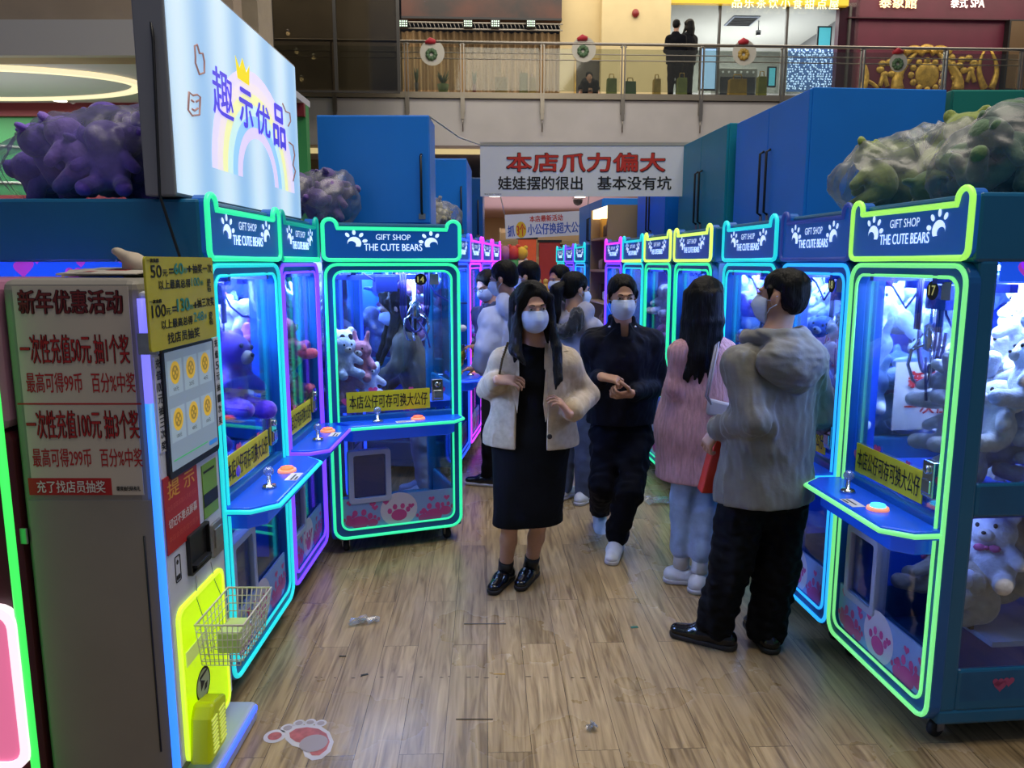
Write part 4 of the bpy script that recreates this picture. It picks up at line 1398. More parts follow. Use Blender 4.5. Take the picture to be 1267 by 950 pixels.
# yellow price board leaning on the kiosk top
OUT = .05
c4 = [kf(*p, OUT) for p in ((179, 319), (263, 317), (268, 416), (187, 437))]
x0, x1 = (c4[0][0] + c4[3][0]) / 2, (c4[1][0] + c4[2][0]) / 2
z1, z0 = (c4[0][1] + c4[1][1]) / 2, (c4[2][1] + c4[3][1]) / 2
YB = thing('price_board', 'yellow price board with black and teal writing fixed on top of the white kiosk', 'sign', (KX + OUT, KY, 0), PI / 2)
s = MB(); s.prism(rrect(x0, z0, x1, z1, .012, 3), 0, .006); s.build('board', mat('board_yellow', '#b5ae22', .5, vary=.05), YB)
s = MB(); s.box((x0 + .04, .006, z0 - .01), (x0 + .06, .056, z0 + .05)); s.build('bracket', M_STEEL, YB)
bw, bh = x1 - x0, z1 - z0
M_TEAL = mat('ink_teal', '#2f8a7c', .5)
for body, u0, u1, v0, v1, m, b in (('一次充值', .02, .17, .02, .06, M_INK, .03), ('50', .06, .20, .09, .22, M_INK, .02), ('元', .21, .28, .14, .21, M_INK, .02), ('=', .30, .36, .13, .18, M_INK, .02), ('60', .37, .50, .07, .19, M_TEAL, .03), ('币', .50, .56, .12, .19, M_TEAL, .01),
                                 ('+', .56, .64, .10, .17, M_INK, .03), ('抽奖一次', .65, .97, .08, .19, M_INK, .02), ('以上最高总得', .15, .60, .25, .35, M_INK, .02), ('100', .62, .75, .24, .34, M_TEAL, .02), ('币', .76, .81, .28, .34, M_TEAL, .01), ('送\n礼\n包', .87, .94, .26, .42, M_INK, .01),
                                 ('一次充值', .02, .17, .45, .49, M_INK, .03), ('100', .04, .22, .51, .64, M_INK, .02), ('元', .22, .29, .56, .63, M_INK, .02), ('=', .31, .37, .55, .60, M_INK, .02), ('130', .38, .56, .47, .61, M_TEAL, .03), ('币', .56, .62, .55, .61, M_TEAL, .01),
                                 ('+', .62, .69, .53, .60, M_INK, .03), ('抽三次奖', .69, .98, .49, .60, M_INK, .02), ('以上最高总得', .15, .60, .68, .78, M_INK, .02), ('248', .62, .78, .65, .76, M_TEAL, .02), ('币', .79, .84, .69, .75, M_TEAL, .01), ('送\n礼\n包', .87, .94, .67, .83, M_INK, .01), ('找店员抽奖', .22, .70, .83, .95, M_INK, .02)):
    text(body, (u1 - u0) * bw, (v1 - v0) * bh, m, YB, (x0 + (u0 + u1) / 2 * bw, -.001, z1 - (v0 + v1) / 2 * bh), bold=b)

# leaflets and a crumpled tissue on the kiosk top
rn = random.Random(11)
for k in range(3):
    t = thing('leaflet', ('red and white printed leaflet on top of the kiosk, uppermost of three', 'pale printed leaflet on top of the kiosk, in the middle of three', 'printed leaflet on top of the kiosk, lowest of three')[k], 'leaflet', (-1.25 - .02 * k, 2.44 + .03 * k, 1.664 - .0035 * k), .3 * k - .2)
    s = MB(); s.box((-.14, -.1, -.0015), (.14, .1, .0012)); s.build('sheet', mat('leaflet%d' % k, ('#b9b2a6', '#a8a4a0', '#bfae9a')[k], .5), t)
    s = MB()
    for i in range(9):
        a, b = rn.uniform(-.12, .06), rn.uniform(-.08, .05); s.box((a, b, .0012), (a + rn.uniform(.03, .08), b + rn.uniform(.015, .04), .0016), i % 2)
    t.rotation_euler[0] = R(5); t.location.z += .011
    s.build('print', [mat('leaf_red', '#9a2a24', .5), mat('leaf_dark', '#34302e', .5)], t)
sd = SDF((-1.40, 2.3, 1.64), (-1.02, 2.68, 1.86), .007)
for k in range(0): sd.ell((-1.235 + .045 * math.sin(k * 1.3) + .002 * k, 2.50 + .045 * math.cos(k * 2.1), 1.685 + .007 * k - .001 * (k % 4)), (.024, .028, .014), .012)
sd.cone((-1.275, 2.50, 1.735), (-1.19, 2.48, 1.69), .026, .034, .01, flat=((0, .3, 1), .55)); sd.cone((-1.215, 2.49, 1.70), (-1.17, 2.46, 1.685), .034, .022, .01); sd.cone((-1.23, 2.50, 1.70), (-1.23, 2.50, 1.67), .03, .035, .02)
sd.folds(.006, 70, 3)
t = thing('crumpled_cloth', 'pale crumpled cloth lying on top of the kiosk behind the yellow board', 'cloth', (-1.235, 2.50, 1.665))
sd.build('cloth', mat('cloth_cream', '#b9ab98', .8, vary=.1), t)

# wire basket hung on the kiosk front with two wires, yellow booklet inside
BX = (kf(229, 768)[0] + kf(272, 732)[0]) / 2
BZ = (kf(229, 768)[1] + kf(272, 732)[1]) / 2
BK = thing('wire_basket', 'small white wire basket hanging on the kiosk front before the yellow panel', 'basket', (KX, KY, 0), PI / 2)
W2, D2, HB = (kf(272, 732)[0] - kf(229, 768)[0]) / 2, .155, .15
s = MB()
def P4(f, z): return [(BX - W2 * f, -.03 - (1 - f) * .03, z), (BX + W2 * f, -.03 - (1 - f) * .03, z), (BX + W2 * f, -.03 - D2 * f, z), (BX - W2 * f, -.03 - D2 * f, z)]
M_WIRE = mat('white_wire', '#d2cec2', .4, metal=.2)
s.tube(P4(1, BZ), .0042, 6, True); s.build('rim', M_WIRE, BK)
s = MB()
for q in range(1, 6): s.tube(P4(1 - .03 * q, BZ - HB * q / 5.5), .002, 5, True)
top, bot = P4(1, BZ), P4(.84, BZ - HB)
for e in range(4):
    A, B, C_, D_ = Vector(top[e]), Vector(top[(e + 1) % 4]), Vector(bot[e]), Vector(bot[(e + 1) % 4])
    for q in range(9): s.tube([A.lerp(B, q / 9), C_.lerp(D_, q / 9)], .0018, 5)
for q in range(8):
    s.tube([Vector(bot[0]).lerp(Vector(bot[1]), q / 7), Vector(bot[3]).lerp(Vector(bot[2]), q / 7)], .0018, 5)
s.build('wire_mesh', M_WIRE, BK)
for q in (-1, 1):
    s = MB(); s.tube([(BX + q * .08, -.03, BZ), (BX + q * .075, -.012, BZ + .06), (BX + q * .06, -.01, BZ + .13)], .0016, 5); s.build('hanging_wire', M_STEEL, BK)
t = thing('card_box', 'pale green card box lying in the wire basket', 'box', (KX + .100, KY + BX, BZ - HB + .004), PI / 2)
s = MB(); s.box((-.06, -.035, .003), (.06, .035, .075)); s.build('box', mat('pale_green_card', '#b9cf8a', .6, vary=.1), t, .004)
s = MB(); s.box((-.05, -.036, .03), (.04, -.0345, .05)); s.build('label', mat('card_white', '#d8dcc8', .6), t)

# maroon gift machine at the left edge
XR = -1.472
GM = thing('gift_machine', 'maroon cabinet with green edge light and pink lit panel at the far left edge', 'machine', (XR - .45, 2.13, 0))
s = MB(); s.box((-.45, .0, .02), (.47, .44, 1.22), 0); s.box((-.45, .0, 1.22), (.47, .44, 1.655), 1); s.build('cabinet', [mat('maroon_cab', '#4a1222', .4, vary=.08), mat('pink_lit_cab', '#a7708f', .4, vary=.05)], GM, .03)  # mauve upper part: pinkish light on the maroon cabinet, put into its colour
s = MB(); s.tube([(PX(21, 740, 2.12).x - XR + .45, -.008, .05), (PX(21, 740, 2.12).x - XR + .45, -.008, 1.6)], .012, 8); s.build('edge_neon', glow('gm_green', '#3ce05a', 1.2), GM)
z1, z0 = PX(15, 752, 2.12).z, PX(15, 945, 2.12).z
xr = PX(28, 850, 2.12).x - (XR - .45)
s = MB(); s.prism(rrect(-.4, z0, xr, z1, .05, 5), -.02, .0); s.build('lit_panel', glow('pink_panel', '#e0709a', .8), GM, .004)
s = MB(); s.ring(rrect(-.41, z0 - .01, xr + .01, z1 + .01, .06, 5), rrect(-.385, z0 + .016, xr - .016, z1 - .016, .045, 5), -.028, .0); s.build('panel_border', glow('pink_white', '#ffe6f2', 1.0), GM)

# ------------------------------------------------------------------ light box sign above the left machines
LX = -1.14
LB = thing('light_box_sign', 'large white lit box sign with rainbow and purple characters above the left machines', 'sign', (LX, 3.44, 1.925), PI / 2)


def lf(px, py):
    Y, z = on_x(px, py, LX); return Y - 3.44, z - 1.925


LW, LH = .78, .80
s = MB(); s.box((-LW, .004, 0), (LW, .11, LH)); s.build('case', mat('sign_case', '#777a80', .4), LB, .006)
m = bpy.data.materials.new('sign_face'); m.use_nodes = True
nt = m.node_tree; b = nt.nodes['Principled BSDF']
tc = nt.nodes.new('ShaderNodeTexCoord'); sx_ = nt.nodes.new('ShaderNodeSeparateXYZ'); nt.links.new(tc.outputs['Object'], sx_.inputs[0])
mm = nt.nodes.new('ShaderNodeMath'); mm.operation = 'MULTIPLY'; mm.inputs[1].default_value = 16; nt.links.new(sx_.outputs[0], mm.inputs[0])
sn = nt.nodes.new('ShaderNodeMath'); sn.operation = 'SINE'; nt.links.new(mm.outputs[0], sn.inputs[0])
rp = nt.nodes.new('ShaderNodeValToRGB'); rp.color_ramp.elements[0].color = (*lin('#8fbfec'), 1); rp.color_ramp.elements[1].color = (*lin('#d3ecfb'), 1)
mr = nt.nodes.new('ShaderNodeMapRange'); mr.inputs[1].default_value = -1; nt.links.new(sn.outputs[0], mr.inputs[0]); nt.links.new(mr.outputs[0], rp.inputs[0])
nt.links.new(rp.outputs[0], b.inputs['Emission Color']); b.inputs['Emission Strength'].default_value = .88; b.inputs['Base Color'].default_value = (.2, .24, .28, 1)
s = MB(); s.box((-LW + .012, 0, .012), (LW - .012, .006, LH - .012)); face = s.build('lit_face', m, LB)
# pastel rainbow
cx, cz = (lf(260, 190)[0] + lf(364, 215)[0]) / 2, lf(310, 222)[1]
RH = lf(305, 84)[1] - cz
rw = abs(lf(362, 215)[0] - lf(264, 190)[0]) / 2 + .02
for k, c in enumerate(('#d6cdf0', '#e2d6dc', '#e4e6a8', '#bfe2e0', '#8fc2f4', '#d3c6ee')):
    s = MB(); ro, ri = 1 - .10 * k, 1 - .10 * (k + 1)
    vs = []
    for i in range(25):
        a = PI * i / 24
        vs += [(cx + rw * ro * math.cos(a), -.001 - .0001 * k, cz + RH * ro * math.sin(a)), (cx + rw * ri * math.cos(a), -.001 - .0001 * k, cz + RH * ri * math.sin(a))]
    s.add(vs, [(2 * i, 2 * i + 1, 2 * i + 3, 2 * i + 2) for i in range(24)]); s.build('rainbow_band', glow('rainbow' + c, c, .8), face)
M_PUR = glow('sign_purple', '#4a3fd0', .8)
for ch, a, b_ in (('趣', (260, 78), (289, 152)), ('示', (294, 106), (313, 162)), ('优', (315, 124), (334, 172)), ('品', (336, 126), (353, 186))):
    (xa, za), (xb, zb_) = lf(*a), lf(*b_)
    text(ch, abs(xb - xa), abs(za - zb_), M_PUR, face, ((xa + xb) / 2, -.003, (za + zb_) / 2), bold=.008 if ch == '趣' else .025)
(xc, zc_) = lf(300, 89)
s = MB(); s.prism([(xc - .07, zc_ - .04), (xc + .07, zc_ - .04), (xc + .085, zc_ + .045), (xc + .04, zc_ + .005), (xc, zc_ + .055), (xc - .04, zc_ + .005), (xc - .085, zc_ + .045)], -.003, -.0015); s.build('crown', glow('crown_yellow', '#d8c400', .9), face)
M_LINE = glow('outline_brown', '#8d6a66', .7)
def outline(px_pts, name='doodle', r=.004, closed=False):
    s = MB(); s.tube([(lf(*p)[0], -.002, lf(*p)[1]) for p in px_pts], r, 5, closed); s.build(name, M_LINE, face)
outline([(246, 92), (241, 78), (241, 70), (240, 57), (243, 55), (246, 66), (250, 66), (252, 76), (252, 90)], closed=True)
outline([(233, 114), (232, 136), (237, 143), (246, 142), (247, 120), (243, 117), (238, 118)], closed=True)
outline([(236, 124), (239, 126)]); outline([(242, 126), (245, 124)]); outline([(237, 135), (240, 137), (244, 134)])
outline([(349, 128), (353, 138), (358, 140), (359, 150), (356, 156)])
outline([(357, 176), (362, 180), (364, 192), (362, 204), (365, 212), (362, 224)])
s = MB(); s.tube([(-LW + .02, .06, .62), (-LW - .01, .04, .5), (-LW - .02, .05, 0.0), (-LW - .0, -.02, -.3), (-LW + .0, .0, -.55)], .005, 6); s.build('power_cable', M_BLACK, LB)

# ------------------------------------------------------------------ storage cabinets standing on the machines
def locker(label, loc, rotz, w, d, h, m, doors=2, z=MH, face='front', handle_at=None):
    """front faces -y"""
    t = thing('storage_cabinet', label, 'cabinet', (loc[0], loc[1], z), rotz)
    s = MB(); s.box((-w / 2, 0.004, 0), (w / 2, d, h)); s.build('body', m, t, .006)
    n = doors
    for k in range(n):
        a, b = -w / 2 + w * k / n, -w / 2 + w * (k + 1) / n
        s = MB(); s.box((a + .004, -.014, .01), (b - .004, .004, h - .01)); d_ = s.build('door', m, t, .003)
        q = 1 if k % 2 == 0 else -1
        xh = (b - .05) if q > 0 else (a + .05)
        s = MB(); s.tube([(xh, -.014, h * .1), (xh, -.04, h * .12), (xh, -.04, h * .62), (xh, -.014, h * .64)], .008, 8); s.build('handle', M_BLACK, d_)
        s = MB(); s.box((xh - .02, -.018, h * .05), (xh + .02, -.013, h * .1)); s.build('lock', M_STEEL, d_)
    return t


M_ROYAL = mat('locker_blue', '#0d78d6', .42, vary=.04, scale=2)
M_TEALC = mat('locker_teal', '#0f8094', .42, vary=.05, scale=2)
M_GREENC = mat('locker_green', '#10786c', .45, vary=.05, scale=2)
ang = TH_R
def rowpt(Y, back):
    c, q = math.cos(math.atan(.0866)), math.sin(math.atan(.0866))
    return (row_r(Y) + back * c, Y + back * q)
locker('large bright blue storage cabinet standing on the right machines beside the green plush bag', rowpt(5.02, .40), ang, 1.10, .80, .75, M_ROYAL, 2)
locker('teal storage cabinet behind the bright blue one on the right machines', rowpt(6.2, .36), ang, 1.12, .5, .76, M_TEALC, 2)
locker('dark green storage cabinet at the far right behind the plush bags', (3.05, 4.62), 0, 1.0, .6, .76, M_GREENC, 2)
locker('blue storage cabinet under the right end of the white banner', rowpt(7.45, .30), ang, 1.0, .5, .66, M_ROYAL, 2)
locker('narrow blue storage cabinet deep in the right row beyond the banner', rowpt(10.3, .25), ang, 1.6, .5, .55, M_ROYAL, 2)
locker('wide blue storage cabinet on top of the machine numbered 14', (-.835, 4.76), 0, .675, .34, .645, M_ROYAL, 1)
locker('blue storage cabinet on the left row left of the white banner', (-.66, 7.1), 0, .5, .9, .70, M_ROYAL, 1)
locker('dark blue storage cabinet beyond the left end of the white banner', (-.52, 8.3), 0, .42, .5, .66, M_BLUE, 1)

# the far machine has a stand to carry it: shelf of goods in the gap of the right row
SH = thing('goods_shelf', 'lit shelf of small goods in the gap of the right machine row', 'shelf', (row_r(8.6) + .02, 8.62, 0), TH_R)
s = MB()
for z in (.1, .5, .9, 1.25, 1.6, 1.95): s.box((-.45, .0, z), (.45, .4, z + .025))
s.build('boards', mat('shelf_wood', '#b99b6a', .5), SH)
s = MB(); s.box((-.47, 0, 0), (-.45, .4, 2.3)); s.box((.45, 0, 0), (.47, .4, 2.3)); s.box((-.45, .38, 0), (.45, .4, 2.3)); s.build('frame', mat('shelf_frame', '#8d7a5a', .5), SH)
s = MB(); s.box((-.45, .02, 2.2), (.45, .38, 2.3)); s.build('lamp', glow('shelf_lamp', '#ffe2b0', 2.2), SH)
rn = random.Random(8)
gm = [mat('goods%d' % i, c, .5) for i, c in enumerate(('#c9b89a', '#8f6a4a', '#d8d2c4', '#4a3a30', '#b08a3a', '#a9a4a0'))]
Ms = SH.matrix_basis.copy() if False else Matrix.Translation(SH.location) @ Matrix.Rotation(TH_R, 4, 'Z')
for zi, z in enumerate((.9, 1.25, 1.6, 1.95)):
    for i in range(5):
        w = rn.uniform(.05, .075); h = rn.uniform(.14, .24)
        s = MB()
        if (i + zi) % 2: s.prism(rrect(-w, 0, w, h, .01, 2), -.05, .05)
        else: s.lathe([(w * .9, 0), (w, .02), (w, h * .65), (w * .35, h * .8), (w * .35, h)], n=12)
        o = s.build('goods_box' if (i + zi) % 2 else 'goods_jar', gm[rn.randrange(6)])
        o.location = Ms @ Vector((-.36 + .18 * i, .15, z + .0255)); o.rotation_euler = (0, 0, TH_R)
        tag(o, 'small %s on the lit shelf in the right row gap' % ('box' if (i + zi) % 2 else 'jar'), 'goods', 'small %s on the lit shelf' % ('boxes' if (i + zi) % 2 else 'jars'))

# ------------------------------------------------------------------ banners
def banner(name, label, a, b, Y, m=None):
    p0, p1 = PX(a[0], a[1], Y), PX(b[0], b[1], Y)
    t = thing(name, label, 'banner', ((p0.x + p1.x) / 2, Y, (p0.z + p1.z) / 2))
    w, h = abs(p1.x - p0.x), abs(p0.z - p1.z)
    s = MB(); s.box((-w / 2, 0, -h / 2), (w / 2, .006, h / 2)); s.build('cloth', m, t)
    return t, w, h


M_BAN = mat('banner_white', '#d0d3dc', .6, vary=.03, scale=2)
t, w, h = banner('hanging_banner', 'wide white hanging banner with red and black Chinese characters over the aisle', (594, 179), (854, 243), 6.68, M_BAN)
text('本店爪力偏大', w * .75, h * .36, M_INK, t, (.0, -.002, h * .16), bold=.035)
text('本店爪力偏大', w * .745, h * .345, mat('banner_red', '#b8281c', .6), t, (0, -.006, h * .16), bold=.022)
text('娃娃摆的很出', w * .40, h * .26, M_INK, t, (-w * .215, -.002, -h * .24), bold=.015)
text('基本没有坑', w * .35, h * .26, M_INK, t, (w * .232, -.002, -h * .24), bold=.015)
text('图文快印广告制作', w * .08, h * .025, M_INK, t, (-w * .44, -.002, -h * .455), bold=.0)
s = MB(); s.box((-w / 2, -.004, h / 2 - .008), (w / 2, .012, h / 2 + .02)); s.build('top_batten', mat('batten', '#9a9890', .5), t)
s = MB()
a = Vector((-.50, 4.8, 2.575)) - t.location; c = Vector((-w / 2, 0, h / 2)); s.tube([a, a.lerp(c, .5) - Vector((0, 0, .03)), c], .006, 5); s.build('rope', mat('rope_white', '#bcbab4', .7), t); s = MB()
a = Vector((row_r(5.6) + .45, 5.6, 2.68)) - t.location; c = Vector((w / 2, 0, h / 2)); s.tube([a, a.lerp(c, .5) - Vector((0, 0, .03)), c], .006, 5)
s.build('rope', mat('rope_white', '#bcbab4', .7), t)
t, w, h = banner('hanging_banner', 'smaller white banner with red, blue and yellow characters hanging deep in the aisle', (625, 263), (727, 293), 12.0, M_BAN)
t.rotation_euler = (0, R(-3.0), 0)
text('本店最新活动', w * .4, h * .26, mat('banner_red', '#b8281c', .6), t, (0, -.002, h * .27), bold=.02)
text('抓', w * .08, h * .46, mat('banner_blue', '#2a4fb0', .6), t, (-w * .43, -.002, -h * .18), bold=.02)
text('3个', w * .1, h * .5, mat('banner_orange', '#c8461c', .6), t, (-w * .31, -.003, -h * .15), bold=.03)
s = MB(); s.disc(-w * .31, -h * .15, w * .065, -.001, 0, 16, h * .34); s.build('yellow_patch', mat('patch_yellow', '#d8b01c', .6), t)
text('小公仔换超大公仔', w * .70, h * .46, mat('banner_blue', '#2a4fb0', .6), t, (w * .12, -.002, -h * .16), bold=.02)
s = MB(); s.tube([(-w / 2, 0, h / 2), (-w / 2 - .1, 0, .8)], .008, 5); s.build('rope', mat('rope_white', '#bcbab4', .7), t); s = MB(); s.tube([(w / 2, 0, h / 2), (w / 2 + .1, 0, .8)], .008, 5); s.build('rope', mat('rope_white', '#bcbab4', .7), t)

# things at the end of the aisle
for k, (px0, px1, y0, y1, Y, c, lb) in enumerate(((641, 663, 296, 420, 15.0, '#b84a26', 'tall orange red poster stand at the end of the aisle'), (667, 692, 300, 420, 15.6, '#7c2020', 'dark red poster stand at the end of the aisle, right of the orange one'))):
    p0, p1 = PX(px0, y0, Y), PX(px1, y1, Y)
    t = thing('poster_stand', lb, 'poster', ((p0.x + p1.x) / 2, Y, 0)); w = p1.x - p0.x
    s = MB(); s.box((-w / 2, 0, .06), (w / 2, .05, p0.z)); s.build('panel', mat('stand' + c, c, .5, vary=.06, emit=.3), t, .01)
    s = MB(); s.box((-w / 2 - .03, -.02, .0), (w / 2 + .03, .3, .06)); s.box((-w / 2 - .03, -.01, p0.z), (w / 2 + .03, .06, p0.z + .05)); s.build('frame', M_BLACK, t)
t = thing('sales_counter', 'pale wooden sales counter with little gold toys at the end of the aisle', 'counter', (PX(672, 400, 14).x, 14, 0))
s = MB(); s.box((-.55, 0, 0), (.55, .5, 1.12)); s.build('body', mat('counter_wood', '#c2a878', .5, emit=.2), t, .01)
s = MB(); s.box((-.6, -.04, 1.12), (.6, .55, 1.17)); s.build('top', M_PAPER, t, .008)
rn = random.Random(2)
for i in range(8):
    s = MB(); s.lathe([(.05, 0), (.07, .03), (.05, .14), (.02, .16)], n=12); s.ball((0, 0, .19), .05, 10)
    o = s.build('figurine', mat('figurine_gold', '#b8934a', .4), None, 0, (PX(672, 400, 14).x - .45 + .125 * i, 14.2, 1.171))
    tag(o, 'little gold figurine on the sales counter at the end of the aisle', 'figurine', 'gold figurines on the far counter')
t = thing('goods_rack', 'tall rack of white and tan goods at the end of the aisle behind the heads', 'rack', (PX(672, 400, 18).x, 18, 0))
s = MB()
for z in (.6, 1.0, 1.4, 1.8, 2.2): s.box((-1.0, 0, z), (1.0, .4, z + .03))
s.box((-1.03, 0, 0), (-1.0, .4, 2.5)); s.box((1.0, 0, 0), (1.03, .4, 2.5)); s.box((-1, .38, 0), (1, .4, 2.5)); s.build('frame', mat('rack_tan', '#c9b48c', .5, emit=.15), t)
s = MB()
for z in (1.0, 1.4, 1.8):
    for i in range(16): x = -.95 + .12 * i; s.prism(rrect(x, z + .03, x + .09, z + .03 + rn.uniform(.15, .3), .01, 2), .05, .2, i % 3)
tag(s.build('packages', [mat('pk1', '#d8d0bc', .5), mat('pk2', '#a98a5c', .5), mat('pk3', '#6a5a48', .5)], t), kind='stuff')
# toy display over the left row
DX = PX(625, 300, 9.2).x
t = thing('toy_display', 'heap of red, yellow and white toys on the far end of the left row', 'toys', (DX, 9.3, 1.05))
s = MB(); s.box((-.3, -.25, -1.05), (.3, .3, .55)); s.build('plinth', mat('plinth_grey', '#5a5358', .5), t, .01)
tc_ = ('#c23a2a', '#d8b02a', '#d8d4d0', '#3a8a4a', '#c9b8a0', '#6a4a3a', '#d8d4d0', '#a86a8a')
for i in range(10):
    s = MB(); r = rn.uniform(.06, .085); s.ball((0, 0, 0), (r, r, r * 1.1), 12); s.ball((-r * .6, 0, r * .9), r * .4, 8); s.ball((r * .6, 0, r * .9), r * .4, 8)
    o = s.build('toy', mat('toy' + tc_[i % 8], tc_[i % 8], .7), None, 0, (DX - .2 + .1 * (i % 5), 9.12, 1.66 + .15 * (i // 5)))
    tag(o, 'small round-eared toy in the heap at the far end of the left row', 'toy', 'toys heaped at the far end of the left row')

# small white security camera dome under the far ceiling
p = PX(715, 249, 19.0)
t = thing('dome_camera', 'small dark dome camera on the far ceiling under the banner', 'camera', (p.x, p.y, 3.25))
s = MB(); s.lathe([(.14, -.03), (.14, 0)], n=14); s.build('mount', M_WHITE, t)
s = MB(); s.ball((0, 0, -.06), .12, 12); s.build('dome', M_BLACK, t)
for k, (x, y) in enumerate(((-.4, 18.2), (1.6, 18.4))):
    t = thing('downlight', ('round downlight in the far ceiling under the banner, left one', 'round downlight in the far ceiling under the banner, right one')[k], 'light', (x, y, 3.25))
    s = MB(); s.lathe([(.16, -.02), (.17, 0)], n=16); s.build('trim_ring', M_WHITE, t)
    s = MB(); s.lathe([(.13, -.03), (.13, -.018)], n=16); s.build('lamp', glow('down_lamp', '#fff6e2', 3.0), t)

# ------------------------------------------------------------------ floor sticker and litter
def fpt(px, py):
    d = PX(px, py, 1) - CAM
    p = CAM + d * (-H / d.z)
    return p


c = fpt(378, 914)
t = thing('floor_sticker', 'white and red bare foot sticker on the floor in the foreground', 'sticker', (c.x, c.y, 0))
ang_f = math.atan2(*(lambda v: (v.y, v.x))(fpt(392, 928) - fpt(350, 905)))


def blob(s, cx, cy, rx, ry, z, mi, rot=0, n=24):
    s.add([(cx + rx * math.cos(a) * math.cos(rot) - ry * math.sin(a) * math.sin(rot), cy + rx * math.cos(a) * math.sin(rot) + ry * math.sin(a) * math.cos(rot), z) for a in [2 * PI * k / n for k in range(n)]], [tuple(range(n))], mi)


def fl_(px, py): p = fpt(px, py) - c; return p.x, p.y
s = MB()
pad = [(352, 905), (362, 899), (378, 897), (396, 898), (408, 906), (413, 918), (409, 930), (398, 939), (386, 941), (377, 936), (374, 926), (362, 923), (353, 915)]
s.add([(*fl_(*p), .0012) for p in reversed(pad)], [tuple(range(len(pad)))], 0)
inn = [(358, 907), (366, 902), (380, 900), (394, 902), (404, 908), (408, 918), (404, 928), (395, 935), (386, 935), (381, 928), (378, 921), (366, 918), (359, 913)]
s.add([(*fl_(*p), .0018) for p in reversed(inn)], [tuple(range(len(inn)))], 1)
for px, py, r in ((340, 911, .040), (356, 901, .026), (370, 895, .022), (384, 894, .022), (397, 895, .022)):
    x, y = fl_(px, py); blob(s, x, y, r, r * 1.0, .0014, 0); blob(s, x, y, r * .62, r * .6, .0020, 1 if r > .03 else 2)
x, y = fl_(388, 920)
for r, mi in ((.05, 2), (.042, 1)): blob(s, x, y, r, r, .0022 + mi * .0003, mi)
s.build('foot_print', [mat('foot_white', '#b9b4c0', .5, vary=.1), mat('foot_red', '#a4585a', .5, vary=.25, scale=30), mat('foot_grey', '#958a92', .5)], t)
M_WRAP = clear('clear_wrap', '#eef2f8', .12, .15, .22, '#cfd6e4')


def litter(name, label, px, py, sx, sy, rot, seed):
    c = fpt(px, py)
    rn = random.Random(seed)
    vs, fs, n = [], [], 7
    for i in range(n + 1):
        for j in range(n + 1):
            x, y = (i / n - .5) * sx, (j / n - .5) * sy
            vs.append((x + rn.uniform(-.01, .01), y + rn.uniform(-.008, .008), .006 + rn.uniform(0, .028) * (1 if 0 < i < n else .3)))
            if i < n and j < n: a = i * (n + 1) + j; fs.append((a, a + n + 1, a + n + 2, a + 1))
    s = MB(); s.add(vs, fs)
    o = s.build(name, M_WRAP, None, 0, (c.x, c.y, 0), (0, 0, rot))
    return tag(o, label, 'wrapper')


litter('plastic_wrapper', 'clear plastic wrapper on the floor left of the woman in the beige coat', 450, 771, .14, .055, .25, 1)
litter('plastic_bag', 'crumpled clear plastic bag on the floor left of the woman in the pink cardigan', 814, 621, .20, .16, .2, 2)
litter('plastic_scrap', 'tiny clear plastic scrap on the floor below the foot of the man in grey', 733, 903, .035, .03, .5, 3)
for k, (px, py, sx, sy, rot, c_, lb) in enumerate(((785, 776, .035, .018, .2, '#2f6a62', 'small teal bit of tape on the floor in the middle of the aisle'), (600, 772, .20, .006, 0, '#2a2a2c', 'thin black strip of tape on the floor in front of the beige coat woman'), (587, 890, .14, .005, 0, '#2c2118', 'dark gap strip at a plank end in the foreground'), (618, 834, .05, .006, 0, '#b08a3a', 'short gold strip on the floor in the foreground'), (451, 835, .03, .012, .4, '#1c1c1c', 'small black chip on the floor above the foot sticker'), (424, 812, .03, .008, 0, '#1c1c1c', 'tiny black hook on the floor near the clear wrapper'))):
    c = fpt(px, py)
    s = MB(); s.box((-sx / 2, -sy / 2, 0), (sx / 2, sy / 2, .0025)); tag(s.build('tape_strip' if 'strip' in lb or 'tape' in lb else 'plastic_chip', mat('bit' + c_, c_, .6), None, .0008, (c.x, c.y, .0), (0, 0, rot)), lb, 'litter')
rn = random.Random(21)
s = MB()
for i in range(34):
    x, y = -.9 + i * .04 + rn.uniform(-.01, .01), 2.93 + rn.uniform(-.006, .006)
    if rn.random() < .6: blob(s, x, y, rn.uniform(.004, .014), .003, .0008, 0, 0, 8)
tag(s.build('floor_scuffs', mat('scuff_dark', '#2a221b', .7)), 'dark scuff line across the planks in the left foreground', 'scuff', kind='stuff')

# ------------------------------------------------------------------ plush toys
def fur(name, c, vary=.12):
    return mat(name, c, .85, vary=vary, scale=30, bump=.5, sheen=.4)


def plush_mesh(kind):
    d = SDF((-.17, -.15, -.02), (.17, .15, .36), .011)
    d.ell((0, .0, .10), (.075, .065, .085), .02)
    d.ell((0, -.01, .215), (.078, .068, .068), .012)
    for q in (-1, 1):
        if kind == 'bear': d.ell((q * .062, 0, .275), (.028, .016, .028), .008)
        elif kind == 'bunny': d.cone((q * .035, 0, .265), (q * .05, .01, .34), .02, .016, .008)
        elif kind == 'puppy': d.ell((q * .085, 0, .215), (.02, .03, .05), .008)
        d.cone((q * .06, -.02, .145), (q * .105, -.06, .105), .028, .024, .012)
        d.cone((q * .045, -.03, .045), (q * .07, -.11, .03), .036, .032, .014)
    return d.mesh('body', fur('plush_white', '#dfe3ea'))


